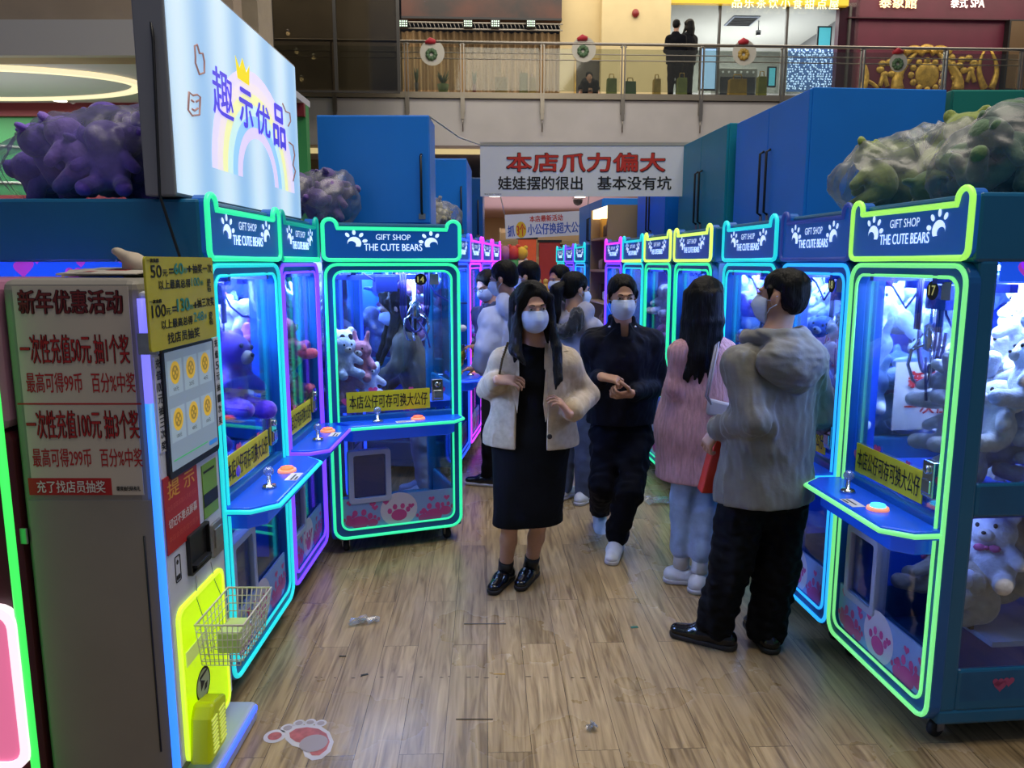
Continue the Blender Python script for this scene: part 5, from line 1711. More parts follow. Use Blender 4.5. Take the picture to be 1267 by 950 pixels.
PL = {k: plush_mesh(k) for k in ('bear', 'bunny', 'puppy')}
def _m(fn):
    s = MB(); mt = fn(s); return s.mesh('part', mt)
PL_MUZ = _m(lambda s: (s.ball((0, -.07, .20), (.03, .022, .024), 12), fur('plush_muzzle', '#cfc8c0'))[1])
PL_NOSE = _m(lambda s: (s.ball((0, -.092, .207), (.009, .006, .007), 8), M_BLACK)[1])
PL_EYE = _m(lambda s: (s.ball((0, -.071, .235), (.008, .006, .009), 8), M_BLACK)[1])
PL_BOW = _m(lambda s: (s.ball((-.025, -.062, .155), (.022, .01, .014), 8), s.ball((.025, -.062, .155), (.022, .01, .014), 8), s.ball((0, -.064, .155), (.009, .01, .009), 8), mat('bow_pink', '#c0568a', .6))[3])
PL_EYEP = {k: _m(lambda s, k=k: (s.ball((k * .03, -.068, .232), (.022, .01, .024), 10), fur('plush_black', '#141418'))[1]) for k in (-1, 1)}


def plush(kind, color, M, scale, label, group, full, prnd, panda=False):
    nm = 'plush_' + kind
    o = link(nm, PL[kind])
    setmat(o, fur('plush_' + color, color))
    o.matrix_world = M @ Matrix.Scale(scale, 4)
    tag(o, label, 'plush toy', group)
    if full:
        link('muzzle', PL_MUZ, o); link('nose', PL_NOSE, o)
        for q in (-1, 1):
            link('eye', PL_EYE, o, 0, (q * .03, 0, 0))
            if panda: link('eye_patch', PL_EYEP[q], o)
        if prnd.random() < .4: link('bow', PL_BOW, o)
    return o


def pile(mt, n, x0, x1, y0, y1, zf, cols, label, group, full=True, scale=.85, seed=0, kinds=('bear', 'bunny', 'puppy'), z0=.876):
    """toys heaped on the play floor of a machine; zf(x, y) is the height the heap reaches"""
    rn = random.Random(seed)
    sx, sy = mt.scale[0], mt.scale[1]
    M0 = Matrix.Translation(mt.location) @ Matrix.Rotation(mt.rotation_euler[2], 4, 'Z')
    G = {}
    cell = .055
    made = 0
    tries = 0
    while made < n and tries < n * 20:
        tries += 1
        x, y = rn.uniform(x0, x1), rn.uniform(y0, y1)
        r = 0 if scale < 1.2 else 1
        ci, cj = int(x / cell + 100), int(y / cell + 100)
        cells = [(ci + a, cj + b) for a in range(-1 - r, 2 + r) for b in range(-1 - r, 2 + r)]
        z = max(G.get(c_, z0) for c_ in cells if abs(c_[0] - ci) + abs(c_[1] - cj) < 2 + r)
        if z + .16 * scale > zf(x, y): continue
        tilt = rn.uniform(-.5, .5)
        lying = rn.random() < .3
        Mx = M0 @ Matrix.Translation((x * sx, y * sy, z + (.065 * scale if lying else 0))) @ Matrix.Rotation(rn.uniform(-1.2, 1.2), 4, 'Z') @ Matrix.Rotation((-1.2 if lying else -.15) + tilt * .4, 4, 'X') @ Matrix.Rotation(tilt * .6, 4, 'Y')
        plush(rn.choice(kinds), rn.choice(cols), Mx, scale, label, group, full, rn)
        for c_ in cells: G[c_] = max(G.get(c_, z0), z + (.11 if lying else .165) * scale)
        made += 1


WHITES = ('#e4e8ee', '#e0e2ea', '#cfd8ea', '#e8e4dc', '#7fb4d8')
pile(RIGHT[0], 60, -.22, .28, .11, .66, lambda x, y: 1.0 if x < -.04 and y < .5 else min(1.6, 1.14 + 1.0 * y + .15 * x), WHITES[:4], 'white plush toy heaped in the claw machine numbered 17', 'white plush toys in the machine numbered 17', True, .95, 1)
pile(RIGHT[1], 46, -.26, .28, .11, .66, lambda x, y: 1.16 + .8 * y, ('#e4e8ee', '#dfe6f2', '#5f86d8', '#dcd6c8'), 'plush toy heaped in the claw machine numbered 18', 'plush toys in the machine numbered 18', True, .95, 2)
pile(RIGHT[2], 34, -.28, .28, .09, .6, lambda x, y: 1.2 + .7 * y, ('#dfe6f2', '#6f8fd0', '#c9d2e4'), 'plush toy in the cyan claw machine behind the man in grey', 'plush toys in the cyan machine', True, .9, 3)
pile(RIGHT[3], 34, -.29, .28, .08, .5, lambda x, y: 1.4 + .4 * y, ('#dfe6f2', '#b07fd0', '#d0d4e4'), 'plush toy in the claw machine with yellow green marquee', 'plush toys in the yellow green machine', False, .9, 4)
pile(RIGHT[4], 30, -.29, .28, .08, .5, lambda x, y: 1.4 + .4 * y, ('#dfe6f2', '#c07fb0', '#d0d4e4'), 'plush toy in the fifth claw machine of the right row', 'plush toys in the fifth machine on the right', False, .9, 5)
pile(LEFT[0], 22, -.26, .26, .11, .34, lambda x, y: 1.42, ('#5a34d8', '#6a48e0', '#4a2ac8'), 'purple plush toy at the front of the machine behind the kiosk', 'purple plush toys in the machine behind the kiosk', True, 1.35, 6, ('bear', 'puppy'))
pile(LEFT[0], 26, -.26, .24, .44, .68, lambda x, y: 1.56, ('#e07fc0', '#e8e4ee', '#d86ab0', '#ece8f0'), 'pink or white plush toy at the back of the machine behind the kiosk', 'pink and white plush toys in the machine behind the kiosk', True, .9, 7)
pile(LEFT[1], 46, -.26, .28, .09, .66, lambda x, y: 1.30 + .5 * y, ('#d8d8e4', '#d86a8a', '#c85a78', '#e4e0ea'), 'pink or white plush toy in the purple neon machine', 'plush toys in the purple neon machine', True, .9, 8)
pile(LEFT[2], 44, -.28, .28, .08, .66, lambda x, y: 1.22 + .5 * y, ('#e0e4ee', '#d8dcea', '#cfc8d8', '#8fa8d8'), 'white plush toy in the machine behind the woman seen through glass', 'white plush toys in the machine behind the woman', True, .95, 9)
rn = random.Random(5)
for k, (x, y, z, c_, kd, lb) in enumerate(((-.26, .24, .876, '#c9a0b0', 'bear', 'pale pink plush bear at the lower left of the machine numbered 14'), (-.12, .30, .876, '#d8d8e0', 'puppy', 'white plush puppy standing on the floor of the machine numbered 14'), (-.25, .34, 1.06, '#e0e0e8', 'bear', 'black and white plush panda in the upper left of the machine numbered 14'), (-.16, .22, 1.0, '#c27a8a', 'bunny', 'rose plush bunny leaning in the machine numbered 14'), (-.28, .16, 1.03, '#b8c4d8', 'puppy', 'blue grey plush puppy at the left pane of the machine numbered 14'))):
    Mx = Matrix.Translation(M14.location) @ Matrix.Rotation(M14.rotation_euler[2], 4, 'Z') @ Matrix.Translation((x, y, z)) @ Matrix.Rotation(rn.uniform(-.5, .5), 4, 'Z')
    plush(kd, c_, Mx, .85, lb, None, True, rn, 'panda' in lb)
for k, mt in enumerate(ISLAND[:2]):
    pile(mt, (48, 16)[k], (-.30, -.26)[k], .26, .10, .66, (lambda x, y: 1.58 - .5 * max(0, x)) if k == 0 else (lambda x, y: 1.12 + .5 * y), ('#dfe6f2', '#e4e8f0', '#e08fb0', '#d8e0f0', '#8fb0e0'), 'plush toy in the machine with %s neon in the left row' % ('blue', 'magenta')[k], 'plush toys in the %s neon machine' % ('blue', 'magenta')[k], False, .9, 20 + k)
# larger toys stored in the lower part of the machine numbered 17, in film
pile(RIGHT[0], 14, -.1, .26, .22, .64, lambda x, y: .80, ('#c9ccd6', '#d8d8dc', '#c4b8a4'), 'plush toy stored in the lower part of the machine numbered 17', 'plush toys stored below in the machine numbered 17', True, 1.0, 31, z0=.362)

# transparent bags of plush on the machine tops
M_BAG = clear('bag_film', '#f4f6fa', .05, .34, .13, '#b0b4c0')


def bag(label, c, r, color, n, seed, plab, pgroup, sc=1.0, lean=0):
    rn = random.Random(seed)
    d = SDF((c[0] - r[0] - .12, c[1] - r[1] - .12, c[2] - .02), (c[0] + r[0] + .12, c[1] + r[1] + .12, c[2] + r[2] * 2 + .15), .016)
    pos = []
    for k in range(n):
        for _ in range(30):
            a, b, h = rn.uniform(-1, 1), rn.uniform(-1, 1), rn.uniform(.12, 1)
            if a * a + b * b + (h * .75) ** 2 > 1: continue
            p = Vector((c[0] + a * r[0] * .8, c[1] + b * r[1] * .8, c[2] + .03 + h * r[2] * 1.1))
            if all((p - q).length > .09 * sc for q in pos): break
        pos.append(p)
        Mx = Matrix.Translation(p) @ Matrix.Rotation(rn.uniform(0, 6.3), 4, 'Z') @ Matrix.Rotation(rn.uniform(-1.4, 1.4), 4, 'X') @ Matrix.Translation((0, 0, -.12 * sc))
        Mx.translation.z = max(Mx.translation.z, c[2] + .02)
        plush(rn.choice(('bear', 'puppy')), rn.choice(color), Mx, sc, plab, pgroup, False, rn)
        d.ell(p, (.17 * sc, .15 * sc, .14 * sc), .08)
    d.ell((c[0], c[1], c[2] + r[2] * .5), (r[0], r[1], r[2] * .6), .08)
    d.folds(.034, 22, seed, (1, 1, .6)); d.folds(.013, 60, seed + 1); d.folds(.006, 110, seed + 2)
    d.cut_plane((0, 0, c[2] + .004), (0, 0, -1))
    t = thing('plush_bag', label, 'bag', c)
    o = d.build('film', M_BAG, t, 0)
    s = MB()
    q = Vector((lean, 0, r[2] + .02))
    for k in range(9): s.tube([q + Vector((.02 * math.cos(k), .02 * math.sin(k), -.03)), q + Vector((.07 * math.cos(k * .7 + 1), .06 * math.sin(k * .7), .05 + .008 * k))], .01, 5, rs=[.006, .016])
    s.build('knot', M_BAG, t)


GRN = ('#7f8f3a', '#6f8a4a', '#5c7a3c', '#8c9a5a')
bag('big clear bag of green plush on top of the machine numbered 18', (1.78, 3.45, 1.925), (.36, .38, .24), GRN, 16, 3, 'green plush toy inside the clear bag above the machine numbered 18', 'green plush toys in the clear bag', 1.05)
bag('clear bag of dark green plush on top of the machine numbered 17', (2.0, 2.98, 1.925), (.33, .25, .22), ('#4a6a4a', '#5c7a4c', '#6a7a4a'), 12, 4, 'dark green plush toy inside the bag above the machine numbered 17', 'dark green plush toys in the bag', 1.0)
bag('whitish clear bag at the right edge above the machine numbered 17', (2.38, 3.35, 1.925), (.22, .24, .32), ('#c9ccc4', '#b8bdb4'), 9, 5, 'white plush toy inside the whitish bag at the right edge', 'white plush toys in the whitish bag', 1.0)
PUR = ('#6a4ac0', '#7a5ad0', '#5a3cae', '#8a6ad0')
bag('big clear bag of purple plush on the machine left of the light box sign', (-1.62, 3.12, 1.925), (.38, .32, .22), PUR, 20, 6, 'purple plush toy inside the clear bag left of the light box sign', 'purple plush toys in the left bag', .95)
bag('clear bag of mauve plush between the light box sign and the blue cabinet', (-1.16, 4.62, 1.925), (.26, .20, .17), ('#6a4a9a', '#7a5a9a', '#5a4a8a'), 9, 7, 'mauve plush toy inside the bag right of the light box sign', 'mauve plush toys in the small bag', .8)
bag('small clear bag of pale plush behind the right side of the blue cabinet', (-.62, 6.1, 1.925), (.15, .16, .15), ('#b0a890', '#8f8a70'), 5, 8, 'pale plush toy inside the small bag behind the blue cabinet', 'pale plush toys in the small bag', .8)

# ------------------------------------------------------------------ people
def skin(name='skin', c='#b58a72'):
    return mat(name, c, .5, vary=.05, scale=14, spec=.4)


def cloth(name, c, vary=.10, scale=14, bump=.25, rough=.85, stretch=(1, 1, 1), col2=None):
    dark = max(lin(c)) < .02
    return mat(name, c, rough, vary=vary, scale=scale, bump=bump, stretch=stretch, sheen=0 if dark else .12, col2=col2, spec=.15 if dark else .4)


M_HAIR = mat('black_hair', '#060506', .55, vary=.5, scale=24, stretch=(6, 6, .5), bump=.35, spec=.18)
M_MASK = mat('mask_blue', '#b4c2de', .7, vary=.04, scale=20, stretch=(1, 1, 6), bump=.15)
M_EYEW = mat('eye_white', '#8f8884', .4)
M_BROW = mat('brow', '#1a1310', .7)


def unit(v): return Vector(v).normalized()


class Person:
    def __init__(s, label, J, yaw, vox=.0065, hyaw=None, hpitch=0, hroll=0, hs=1.0, tone='#b58a72', category='person', group=None):
        """J: joints in world space; yaw 0 faces -y (the viewer), +90 faces +x"""
        s.J = {k: Vector(v) - Vector((0, 0, .035 if k.startswith('sh_') else 0)) for k, v in J.items()}
        s.vox = vox
        s.yaw = R(yaw)
        s.f = Vector((math.sin(s.yaw), -math.cos(s.yaw), 0))       # forward
        s.l = Vector((math.cos(s.yaw), math.sin(s.yaw), 0))        # the person's left
        a = s.J.get('an_l', s.J['pelvis']); b = s.J.get('an_r', s.J['pelvis'])
        base = s.J.get('base') or Vector(((a.x + b.x) / 2, (a.y + b.y) / 2, 0))
        s.t = thing('person', label, category, base, 0, group)
        hy = R(hyaw if hyaw is not None else yaw)
        s.HM = Matrix.Translation(s.J['head']) @ Matrix.Rotation(hy, 4, 'Z') @ Matrix.Rotation(R(hpitch), 4, 'X') @ Matrix.Rotation(R(hroll), 4, 'Y') @ Matrix.Scale(hs, 4)
        s.hs = hs
        s.skin = skin('skin' + tone, tone)

    def grid(s, keys=None, pad=.2, vox=None, hem=None):
        P = [s.J[k] for k in (keys or s.J)]
        lo = [min(p[i] for p in P) - pad for i in range(3)]; hi = [max(p[i] for p in P) + pad for i in range(3)]
        if hem is not None: lo[2] = min(lo[2], hem - .04)
        lo[2] = max(lo[2], -.01)
        return SDF(lo, hi, vox or s.vox)

    def hl(s, p): return s.HM @ Vector(p)

    def body(s, hands=None, feet=False, legs=True, thin=True):
        J, f = s.J, s.f
        d = s.grid(pad=.24)
        d.M = s.HM; h = s.hs
        d.ell((0, .018, .032), (.074 * h, .092 * h, .084 * h), .02)
        d.ell((0, -.020, -.042), (.056 * h, .064 * h, .077 * h), .03)
        d.ell((0, -.058, -.098), (.026 * h, .024 * h, .02 * h), .02)
        d.ell((0, -.078, .02), (.046 * h, .014 * h, .010 * h), .012)
        for q in (-1, 1):
            d.ell((q * .031, -.092, .002), (.017 * h, .010 * h, .010 * h), .008, 's')
            d.ell((q * .040, -.062, -.032), (.015 * h, .015 * h, .016 * h), .016)
            d.ell((q * .076, .012, -.012), (.010 * h, .020 * h, .031 * h), .006)
        d.cone((0, -.088, .0), (0, -.106, -.034), .009 * h, .014 * h, .01)
        d.ell((0, -.089, -.064), (.023 * h, .009 * h, .0065 * h), .006); d.ell((0, -.087, -.074), (.02 * h, .009 * h, .006 * h), .006)
        nk = s.HM @ Vector((0, .022, -.075))
        d.M = Matrix.Identity(4)
        d.cone(nk, J['neck'], .047 * h, .058, .025)
        d.cone(J['neck'], J['chest'], .06, .12, .05, flat=(f, .65))
        d.cone(J['chest'], J['pelvis'] + Vector((0, 0, .05)), .115, .095, .05, flat=(f, .68))
        for q in 'lr':
            if 'sh_' + q in J:
                d.cone(J['neck'] - Vector((0, 0, .03)), J['sh_' + q], .05, .048, .04)
                d.cone(J['sh_' + q], J['el_' + q], .047, .037, .03)
                d.cone(J['el_' + q], J['wr_' + q], .037, .025, .02)
            if legs and 'kn_' + q in J:
                lg = .78 if thin else .88
                d.cone(J['hip_' + q], J['kn_' + q], .078 * lg, .050 * lg, .03)
                m = J['kn_' + q].lerp(J['an_' + q], .35) - f * .012
                d.cone(J['kn_' + q], m, .049 * lg, .050 * lg, .02); d.cone(m, J['an_' + q], .049 * lg, .032, .02)
                if feet: d.cone(J['an_' + q], J['an_' + q] * 1 + f * .10 - Vector((0, 0, J['an_' + q].z - .035)), .034, .03, .02)
        for q, hp in (hands or {}).items(): s.hand(d, q, *hp)
        return d.build('body', s.skin, s.t, 1)

    def hand(s, d, q, dirv, normal, curl=.5, sc=1.0, spread=.0, pinch=False):
        """palm, four fingers bending towards the palm normal, and a thumb off the side of the palm"""
        w = s.J['wr_' + q]
        D = unit(dirv); N = Vector(normal); N = (N - D * N.dot(D)).normalized()
        T = D.cross(N) * (1 if q == 'r' else -1)            # thumb side
        d.M = Matrix.Identity(4)
        k = .003
        spread = spread or .5
        P = lambda a, b, c: w + D * a * sc + T * b * sc + N * c * sc
        for b in (-.024, -.008, .008, .024): d.cone(P(.0, b * .7, 0), P(.082, b, .0), .015 * sc, .0125 * sc, .012)
        for i, (b, L) in enumerate(((.031, .070), (.0105, .078), (-.0105, .072), (-.030, .056))):
            p = P(.085, b, 0); ang = .25 + curl * .3; a2 = curl * (1.0 + .08 * i)
            dv = D + T * (spread * (1.5 - i) * .35)
            r = (.0082, .0075, .0069, .0062)
            for j, fr in enumerate((.45, .30, .25)):
                u = (dv.normalized() * math.cos(ang) + N * math.sin(ang)) * L * fr * sc
                d.cone(p, p + u, r[j] * sc, r[j + 1] * sc, k); p = p + u; ang += a2
        p = P(.022, .030, .004)
        for L, v, r0, r1 in ((.038, T * .75 + D * .55 + N * .3, .0125, .0105), (.032, T * .25 + D * .85 + N * (.35 + .5 * curl), .0105, .009), (.026, T * -.1 + D * .9 + N * (.4 + .6 * curl), .009, .0075)):
            u = v.normalized() * L * sc; d.cone(p, p + u, r0 * sc, r1 * sc, k); p = p + u

    def face(s, brows=True):
        for q in (-1, 1):
            m = MB(); m.ball((0, 0, 0), (.0135 * s.hs, .006 * s.hs, .0044 * s.hs), 12, 0, s.HM.to_3x3().normalized().to_4x4()); v = s.HM.to_3x3().normalized() @ Vector((0, -.004, .0003)); m.ball(v * s.hs, (.0058 * s.hs, .0045 * s.hs, .0052 * s.hs), 10, 1, s.HM.to_3x3().normalized().to_4x4())
            m.build('eye', [M_EYEW, M_BROW], s.t, 0, s.hl((q * .031, -.0845, .003)) - s.t.location)
            if brows:
                m = MB(); m.tube([s.hl((q * (.014 + .009 * i), -.0945 + .0022 * i, .021 + .004 * math.sin(i * .9))) - s.t.location for i in range(4)], .003, 6, rs=[.0028, .0036, .003, .0015]); m.build('eyebrow', M_BROW, s.t)

    def mask(s, m=None):
        d = SDF([c - .16 for c in s.J['head']], [c + .16 for c in s.J['head']], .005)
        d.M = s.HM; h = s.hs
        d.ell((0, -.030, -.052), (.069 * h, .084 * h, .074 * h), .01)
        d.cone((0, -.096, -.012), (0, -.112, -.045), .011 * h, .016 * h, .02)
        d.cut_plane((0, -.06, -.008), (0, .12, 1)); d.cut_plane((0, -.028, 0), (0, 1, 0)); d.cut_plane((0, -.03, -.122), (0, .3, -1))
        mk = d.build('face_mask', m or M_MASK, s.t, 1)
        for q in (-1, 1):
            for z in (-.02, -.09):
                t = MB(); t.tube([s.hl((q * .062, -.03, z)) - s.t.location, s.hl((q * .079, -.005, (z - .012) / 2)) - s.t.location, s.hl((q * .083, .025, .005 if z > -.05 else -.03)) - s.t.location], .0018, 5)
                t.build('ear_loop', M_MASK, mk)

    def hair_grid(s, down=.2, vox=.006):
        c = s.J['head']; return SDF((c.x - .24, c.y - .24, c.z - down - .1), (c.x + .24, c.y + .24, c.z + .2), max(vox, s.vox * .9))

    def hair_short(s, top=.0, sides=.0, fringe=.0, m=None):
        d = s.hair_grid(.12); d.M = s.HM; h = s.hs
        d.ell((0, .022, .044 + top * .3), ((.081 + sides) * h, .100 * h, (.076 + top) * h), .02)
        d.ell((0, .06, -.01), (.068 * h, .058 * h, .064 * h), .03)
        for q in (-1, 1): d.cone((q * .074, -.018, .03), (q * .077, -.012, -.012), .013 * h, .007 * h, .01)
        d.ell((0, -.112, .004), (.086 * h, .066 * h, (.098 - fringe) * h), .010, 's')
        d.ell((0, -.03, -.115), (.08 * h, .075 * h, .085 * h), .01, 's')
        for q in (-1, 1): d.ell((q * .088, .006, -.022), (.02 * h, .022 * h, .036 * h), .008, 's')
        d.folds(.004, 130, 3, (1, 1, .35)); d.folds(.002, 300, 8, (1, 1, .3))
        return d.build('hair', m or M_HAIR, s.t, 1)

    def hair_long(s, length=.32, back=True, part=-.02, front=True, seed=1, m=None, sway=(0, 0), width=1.0, locks=None):
        d = s.hair_grid(length + .1); d.M = s.HM; h = s.hs
        d.ell((0, .022, .042), (.085 * h, .104 * h, .084 * h), .02)
        d.ell((0, -.122, -.015), (.078 * h, .076 * h, .110 * h), .010, 's')
        d.ell((0, -.02, -.13), (.062 * h, .08 * h, .09 * h), .01, 's')
        down = s.HM.to_3x3().normalized().inverted() @ Vector((sway[0], sway[1], -1)).normalized()
        rg = random.Random(seed)
        for k in range(15):
            a = -1.15 + 2.3 * k / 14
            if not back and abs(a) < .3: continue
            p0 = Vector((.078 * math.sin(a * 1.25), .03 + .072 * math.cos(a * 1.25), .03))
            p1 = Vector((.083 * width * math.sin(a * 1.3), .03 + .078 * math.cos(a * 1.3), -.10))
            L = length * (.86 + .2 * rg.random()) * (1 if abs(a) < .9 or front else .6)
            p2 = p1 + down * (L - .1) * .55 + Vector((rg.uniform(-.012, .012), rg.uniform(-.012, .012), 0)); p3 = p1 + down * (L - .1) + Vector((rg.uniform(-.02, .02), rg.uniform(-.02, .02), 0))
            d.cone(p0, p1, .026 * h, .026 * h, .02); d.cone(p1, p2, .026 * h, .022 * h, .018); d.cone(p2, p3, .022 * h, .007 * h, .014)
        if front:
            for q in (-1, 1):
                d.cone((part, -.045, .112), (q * .076, -.045, .045), .012 * h, .014 * h, .018)
                d.cone((q * .076, -.045, .045), (q * .084, -.022, -.06), .014 * h, .020 * h, .018)
                if locks:
                    a = Vector((q * .082, -.020, -.06)); b = a + down * .13 + Vector((q * .020, -.045, 0)); c = a + down * locks[0 if q < 0 else 1] + Vector((q * .006, -.12, 0))
                    for o in (-.014, .008, .026): d.cone(a + Vector((0, o, 0)), b + Vector((q * o * .4, o * .8, 0)), .022 * h, .021 * h, .016); d.cone(b + Vector((q * o * .4, o * .8, 0)), c + Vector((q * o * .8, o * .3, o)), .021 * h, .008 * h, .016)
        d.folds(.005, 110, seed, (1, 1, .18)); d.folds(.0025, 280, seed + 1, (1, 1, .15))
        return d.build('hair', m or M_HAIR, s.t, 1)

    def top(s, name, m, hem, rc=.185, rw=.17, rh=.19, sl=(.06, .054, .046), fold=.006, collar=0, flat=.66, opening=None, seed=1, cuff=.90, hood=0, shp=.07):
        J, f = s.J, s.f
        d = s.grid(['neck', 'pelvis', 'sh_l', 'sh_r', 'el_l', 'el_r', 'wr_l', 'wr_r'], .26, hem=hem)
        ch = J['chest'] + Vector((0, 0, -.05)); pe = J['pelvis']
        wa = ch.lerp(pe, .55)
        low = Vector((pe.x, pe.y, hem - .12))
        d.cone(ch, wa, rc, rw, .06, flat=(f, flat)); d.cone(wa, pe, rw, rh, .06, flat=(f, flat)); d.cone(pe, low, rh, rh * 1.02, .06, flat=(f, flat))
        for q in 'lr':
            c = J['neck'] - Vector((0, 0, .045))
            d.cone(c, J['sh_' + q], .07, sl[0], .05)
            d.cone(J['sh_' + q], J['el_' + q], sl[0], sl[1], shp)
            wr = J['el_' + q].lerp(J['wr_' + q], cuff)
            d.cone(J['el_' + q], wr, sl[1], sl[2], .02)
        if collar:
            for k in range(10):
                a = 2 * PI * k / 10
                c = J['neck'] + (s.l * math.cos(a) + s.f * math.sin(a) * .9) * .066
                d.cone(c - Vector((0, 0, .03)), c + Vector((0, 0, collar * (1 if math.sin(a) < .6 else .35))), .018, .014, .02)
        if hood:
            b = J['neck'] - f * .085 + Vector((0, 0, -.02))
            for k in range(11):
                a = PI * (k / 10 * 1.3 - .15)
                c = b + s.l * math.cos(a) * .125 - f * (math.sin(a) * .035 - .05) + Vector((0, 0, -.075 * math.sin(a) + .035))
                d.ell(c, (.052, .052, .048), .03)
        if fold: d.folds(fold * 1.2, 22, seed, (1, 1, .7)); d.folds(fold * 1.1, 62, seed + 7, (1, 1, .6)); d.folds(fold * .5, 120, seed + 9, (1, 1, .5))
        if opening:
            for (p, half, rnd) in opening: d.box(p, half, rnd, .008, 's', rot=Matrix.Rotation(s.yaw, 4, 'Z'))
        d.cone(J['neck'] + Vector((0, 0, .0)), J['neck'] + Vector((0, 0, .2)), .057, .057, .01, 's')
        d.cut_plane((0, 0, hem), (0, 0, -1))
        return d, name, m

    def finish(s, g):
        d, name, m = g
        return d.build(name, m, s.t, 1)

    def trousers(s, m, hem=.09, r=(.098, .074, .058), top=None, fold=.006, name='trousers', seed=4, cuff=False):
        J, f = s.J, s.f
        d = s.grid(['pelvis', 'hip_l', 'hip_r', 'kn_l', 'kn_r', 'an_l', 'an_r'], .2)
        d.cone(J['hip_l'] + Vector((0, 0, .05)), J['hip_r'] + Vector((0, 0, .05)), .105, .105, .05, flat=(f, .9))
        d.cone(J['pelvis'] + Vector((0, 0, .04)), (J['hip_l'] + J['hip_r']) / 2 - Vector((0, 0, .03)), .135, .10, .05, flat=(f, .8))
        for q in 'lr':
            an = J['an_' + q]; kn = J['kn_' + q]
            tip = kn.lerp(an, max(0.2, min(1.0, (kn.z - hem) / max(.05, kn.z - an.z))))
            d.cone(J['hip_' + q], kn, r[0], r[1], .03); d.cone(kn, tip, r[1], r[2], .03)
            if cuff: d.cone(tip - Vector((0, 0, .0)), tip + Vector((0, 0, .03)), r[2] * 1.05, r[2] * 1.1, .02)
        d.folds(fold * 1.8, 34, seed, (1, 1, .8)); d.folds(fold, 80, seed + 2)
        return d.build(name, m, s.t, 1)

    def shoe(s, q, toe, m, sole, L=.25, w=.042, heel=0.0, an=None, high=.06, pitch=0.0):
        an = Vector(an) if an is not None else s.J['an_' + q]
        D = Vector((toe[0] - an.x, toe[1] - an.y, 0)).normalized()
        yaw = math.atan2(D.x, -D.y)
        base = Vector((an.x, an.y, max(0, an.z - .085) if heel or pitch else 0))
        Mx = Matrix.Translation(base) @ Matrix.Rotation(yaw, 4, 'Z') @ Matrix.Rotation(R(pitch), 4, 'X')
        d = SDF([c - .3 for c in base[:2]] + [-.02], [c + .3 for c in base[:2]] + [base.z + .28], .0055)
        d.M = Mx
        up = Vector((0, 0, 1))
        h0, t0 = (0, L * .20, .045), (0, -L * .62, .036)
        d.cone(h0, (0, -L * .25, .05), w * .92, w, .02); d.cone((0, -L * .25, .045), t0, w, w * .86, .02, flat=((0, 0, 1), .72))
        d.cone((0, .02, .05), (0, .015, .05 + high), .042, .038, .02)
        d.cut_plane((0, 0, .018), (0, 0, -1))
        o = d.build('shoe', m, s.t, 1)
        d = SDF([c - .3 for c in base[:2]] + [-.03], [c + .3 for c in base[:2]] + [base.z + .2], .0055)
        d.M = Mx
        d.cone((0, L * .2, .02), t0[:2] + (.02,), w * .98, w * .92, .01)
        d.cut_plane((0, 0, .027), (0, 0, 1)); d.cut_plane((0, 0, .002), (0, 0, -1))
        link('sole', d.mesh('sole', sole, s.t.location, 1), o)
        return o

    def sock(s, q, m, z0, z1, r=.042):
        a = s.J['an_' + q]; k = s.J['kn_' + q]
        t = MB(); D = (k - a).normalized()
        p = lambda z: a + D * ((z - a.z) / max(.2, D.z)) - s.t.location
        t.tube([p(z0), p((z0 + z1) / 2), p(z1)], r, 14, rs=[r * 1.05, r, r * 1.04]); return t.build('sock', m, s.t)


def fz(p, z): return Vector((p.x, p.y, z))


M_SOLEW = mat('sole_white', '#b8bac4', .6)
M_SHOEW = mat('shoe_white', '#c4c8d4', .6, vary=.08, scale=20)
M_SHOEB = mat('shoe_black', '#0d0e14', .18)
M_SOLEB = mat('sole_black', '#101012', .6)

# ---- woman in the beige coat
W = PX
J = dict(head=W(659, 379, 3.72), neck=W(661, 427, 3.80), chest=W(661, 452, 3.83), pelvis=W(657, 540, 3.86),
         sh_r=W(624, 439, 3.82), sh_l=W(700, 440, 3.82), el_r=W(604, 482, 3.95), el_l=W(727, 488, 3.90), wr_r=W(616, 470, 3.68), wr_l=W(704, 512, 3.66),
         hip_r=W(640, 545, 3.86), hip_l=W(674, 545, 3.86), kn_r=W(631, 648, 3.78), kn_l=W(667, 645, 3.86), an_r=W(625, 707, 3.88), an_l=W(656, 703, 3.93))
p = Person('young woman in a beige open coat and black dress walking toward the viewer', J, -6, .0045, 14, 8, -3)
p.body({'r': ((.9, -.25, .02), (.1, .5, -1), .55, .95), 'l': ((-.55, -.25, .75), (-.75, .1, -.45), .6, .95)}, thin=False)
p.face(); p.mask(); p.hair_long(.34, True, -.025, True, 2, locks=(.17, .30))
d, _, _ = p.top('dress', None, .36, .155, .14, .165, (.05, .045, .04), .004, 0, .70, cuff=.2)
for q in 'lr': d.cone(J['hip_' + q], J['kn_' + q] - Vector((0, 0, .06)), .125, .085, .06)
d.cone((J['hip_l'] + J['hip_r']) / 2, (J['kn_l'] + J['kn_r']) / 2 - Vector((0, 0, .1)), .14, .115, .08, flat=(p.f, .8))
d.folds(.006, 30, 2, (1, 1, .4)); d.cut_plane((0, 0, .36), (0, 0, -1))
p.finish((d, 'dress', cloth('black_dress', '#07080c', .2, 20, .15)))
fr = p.f
ch = J['chest']
coat = cloth('beige_wool', '#b3a186', .10, 30, .3)
op = [(fz(ch + fr * .16 + p.l * -.005, 1.06), (.062, .13, .46), .02), (fz(ch + fr * .16 - p.l * .005, .93), (.078, .13, .25), .02)]
d, _, _ = p.top('coat', coat, .775, .185, .19, .235, (.062, .058, .058), .004, .0, .70, op, 5, .80)
for q in (-1, 1):
    pass
co = p.finish((d, 'coat', coat))
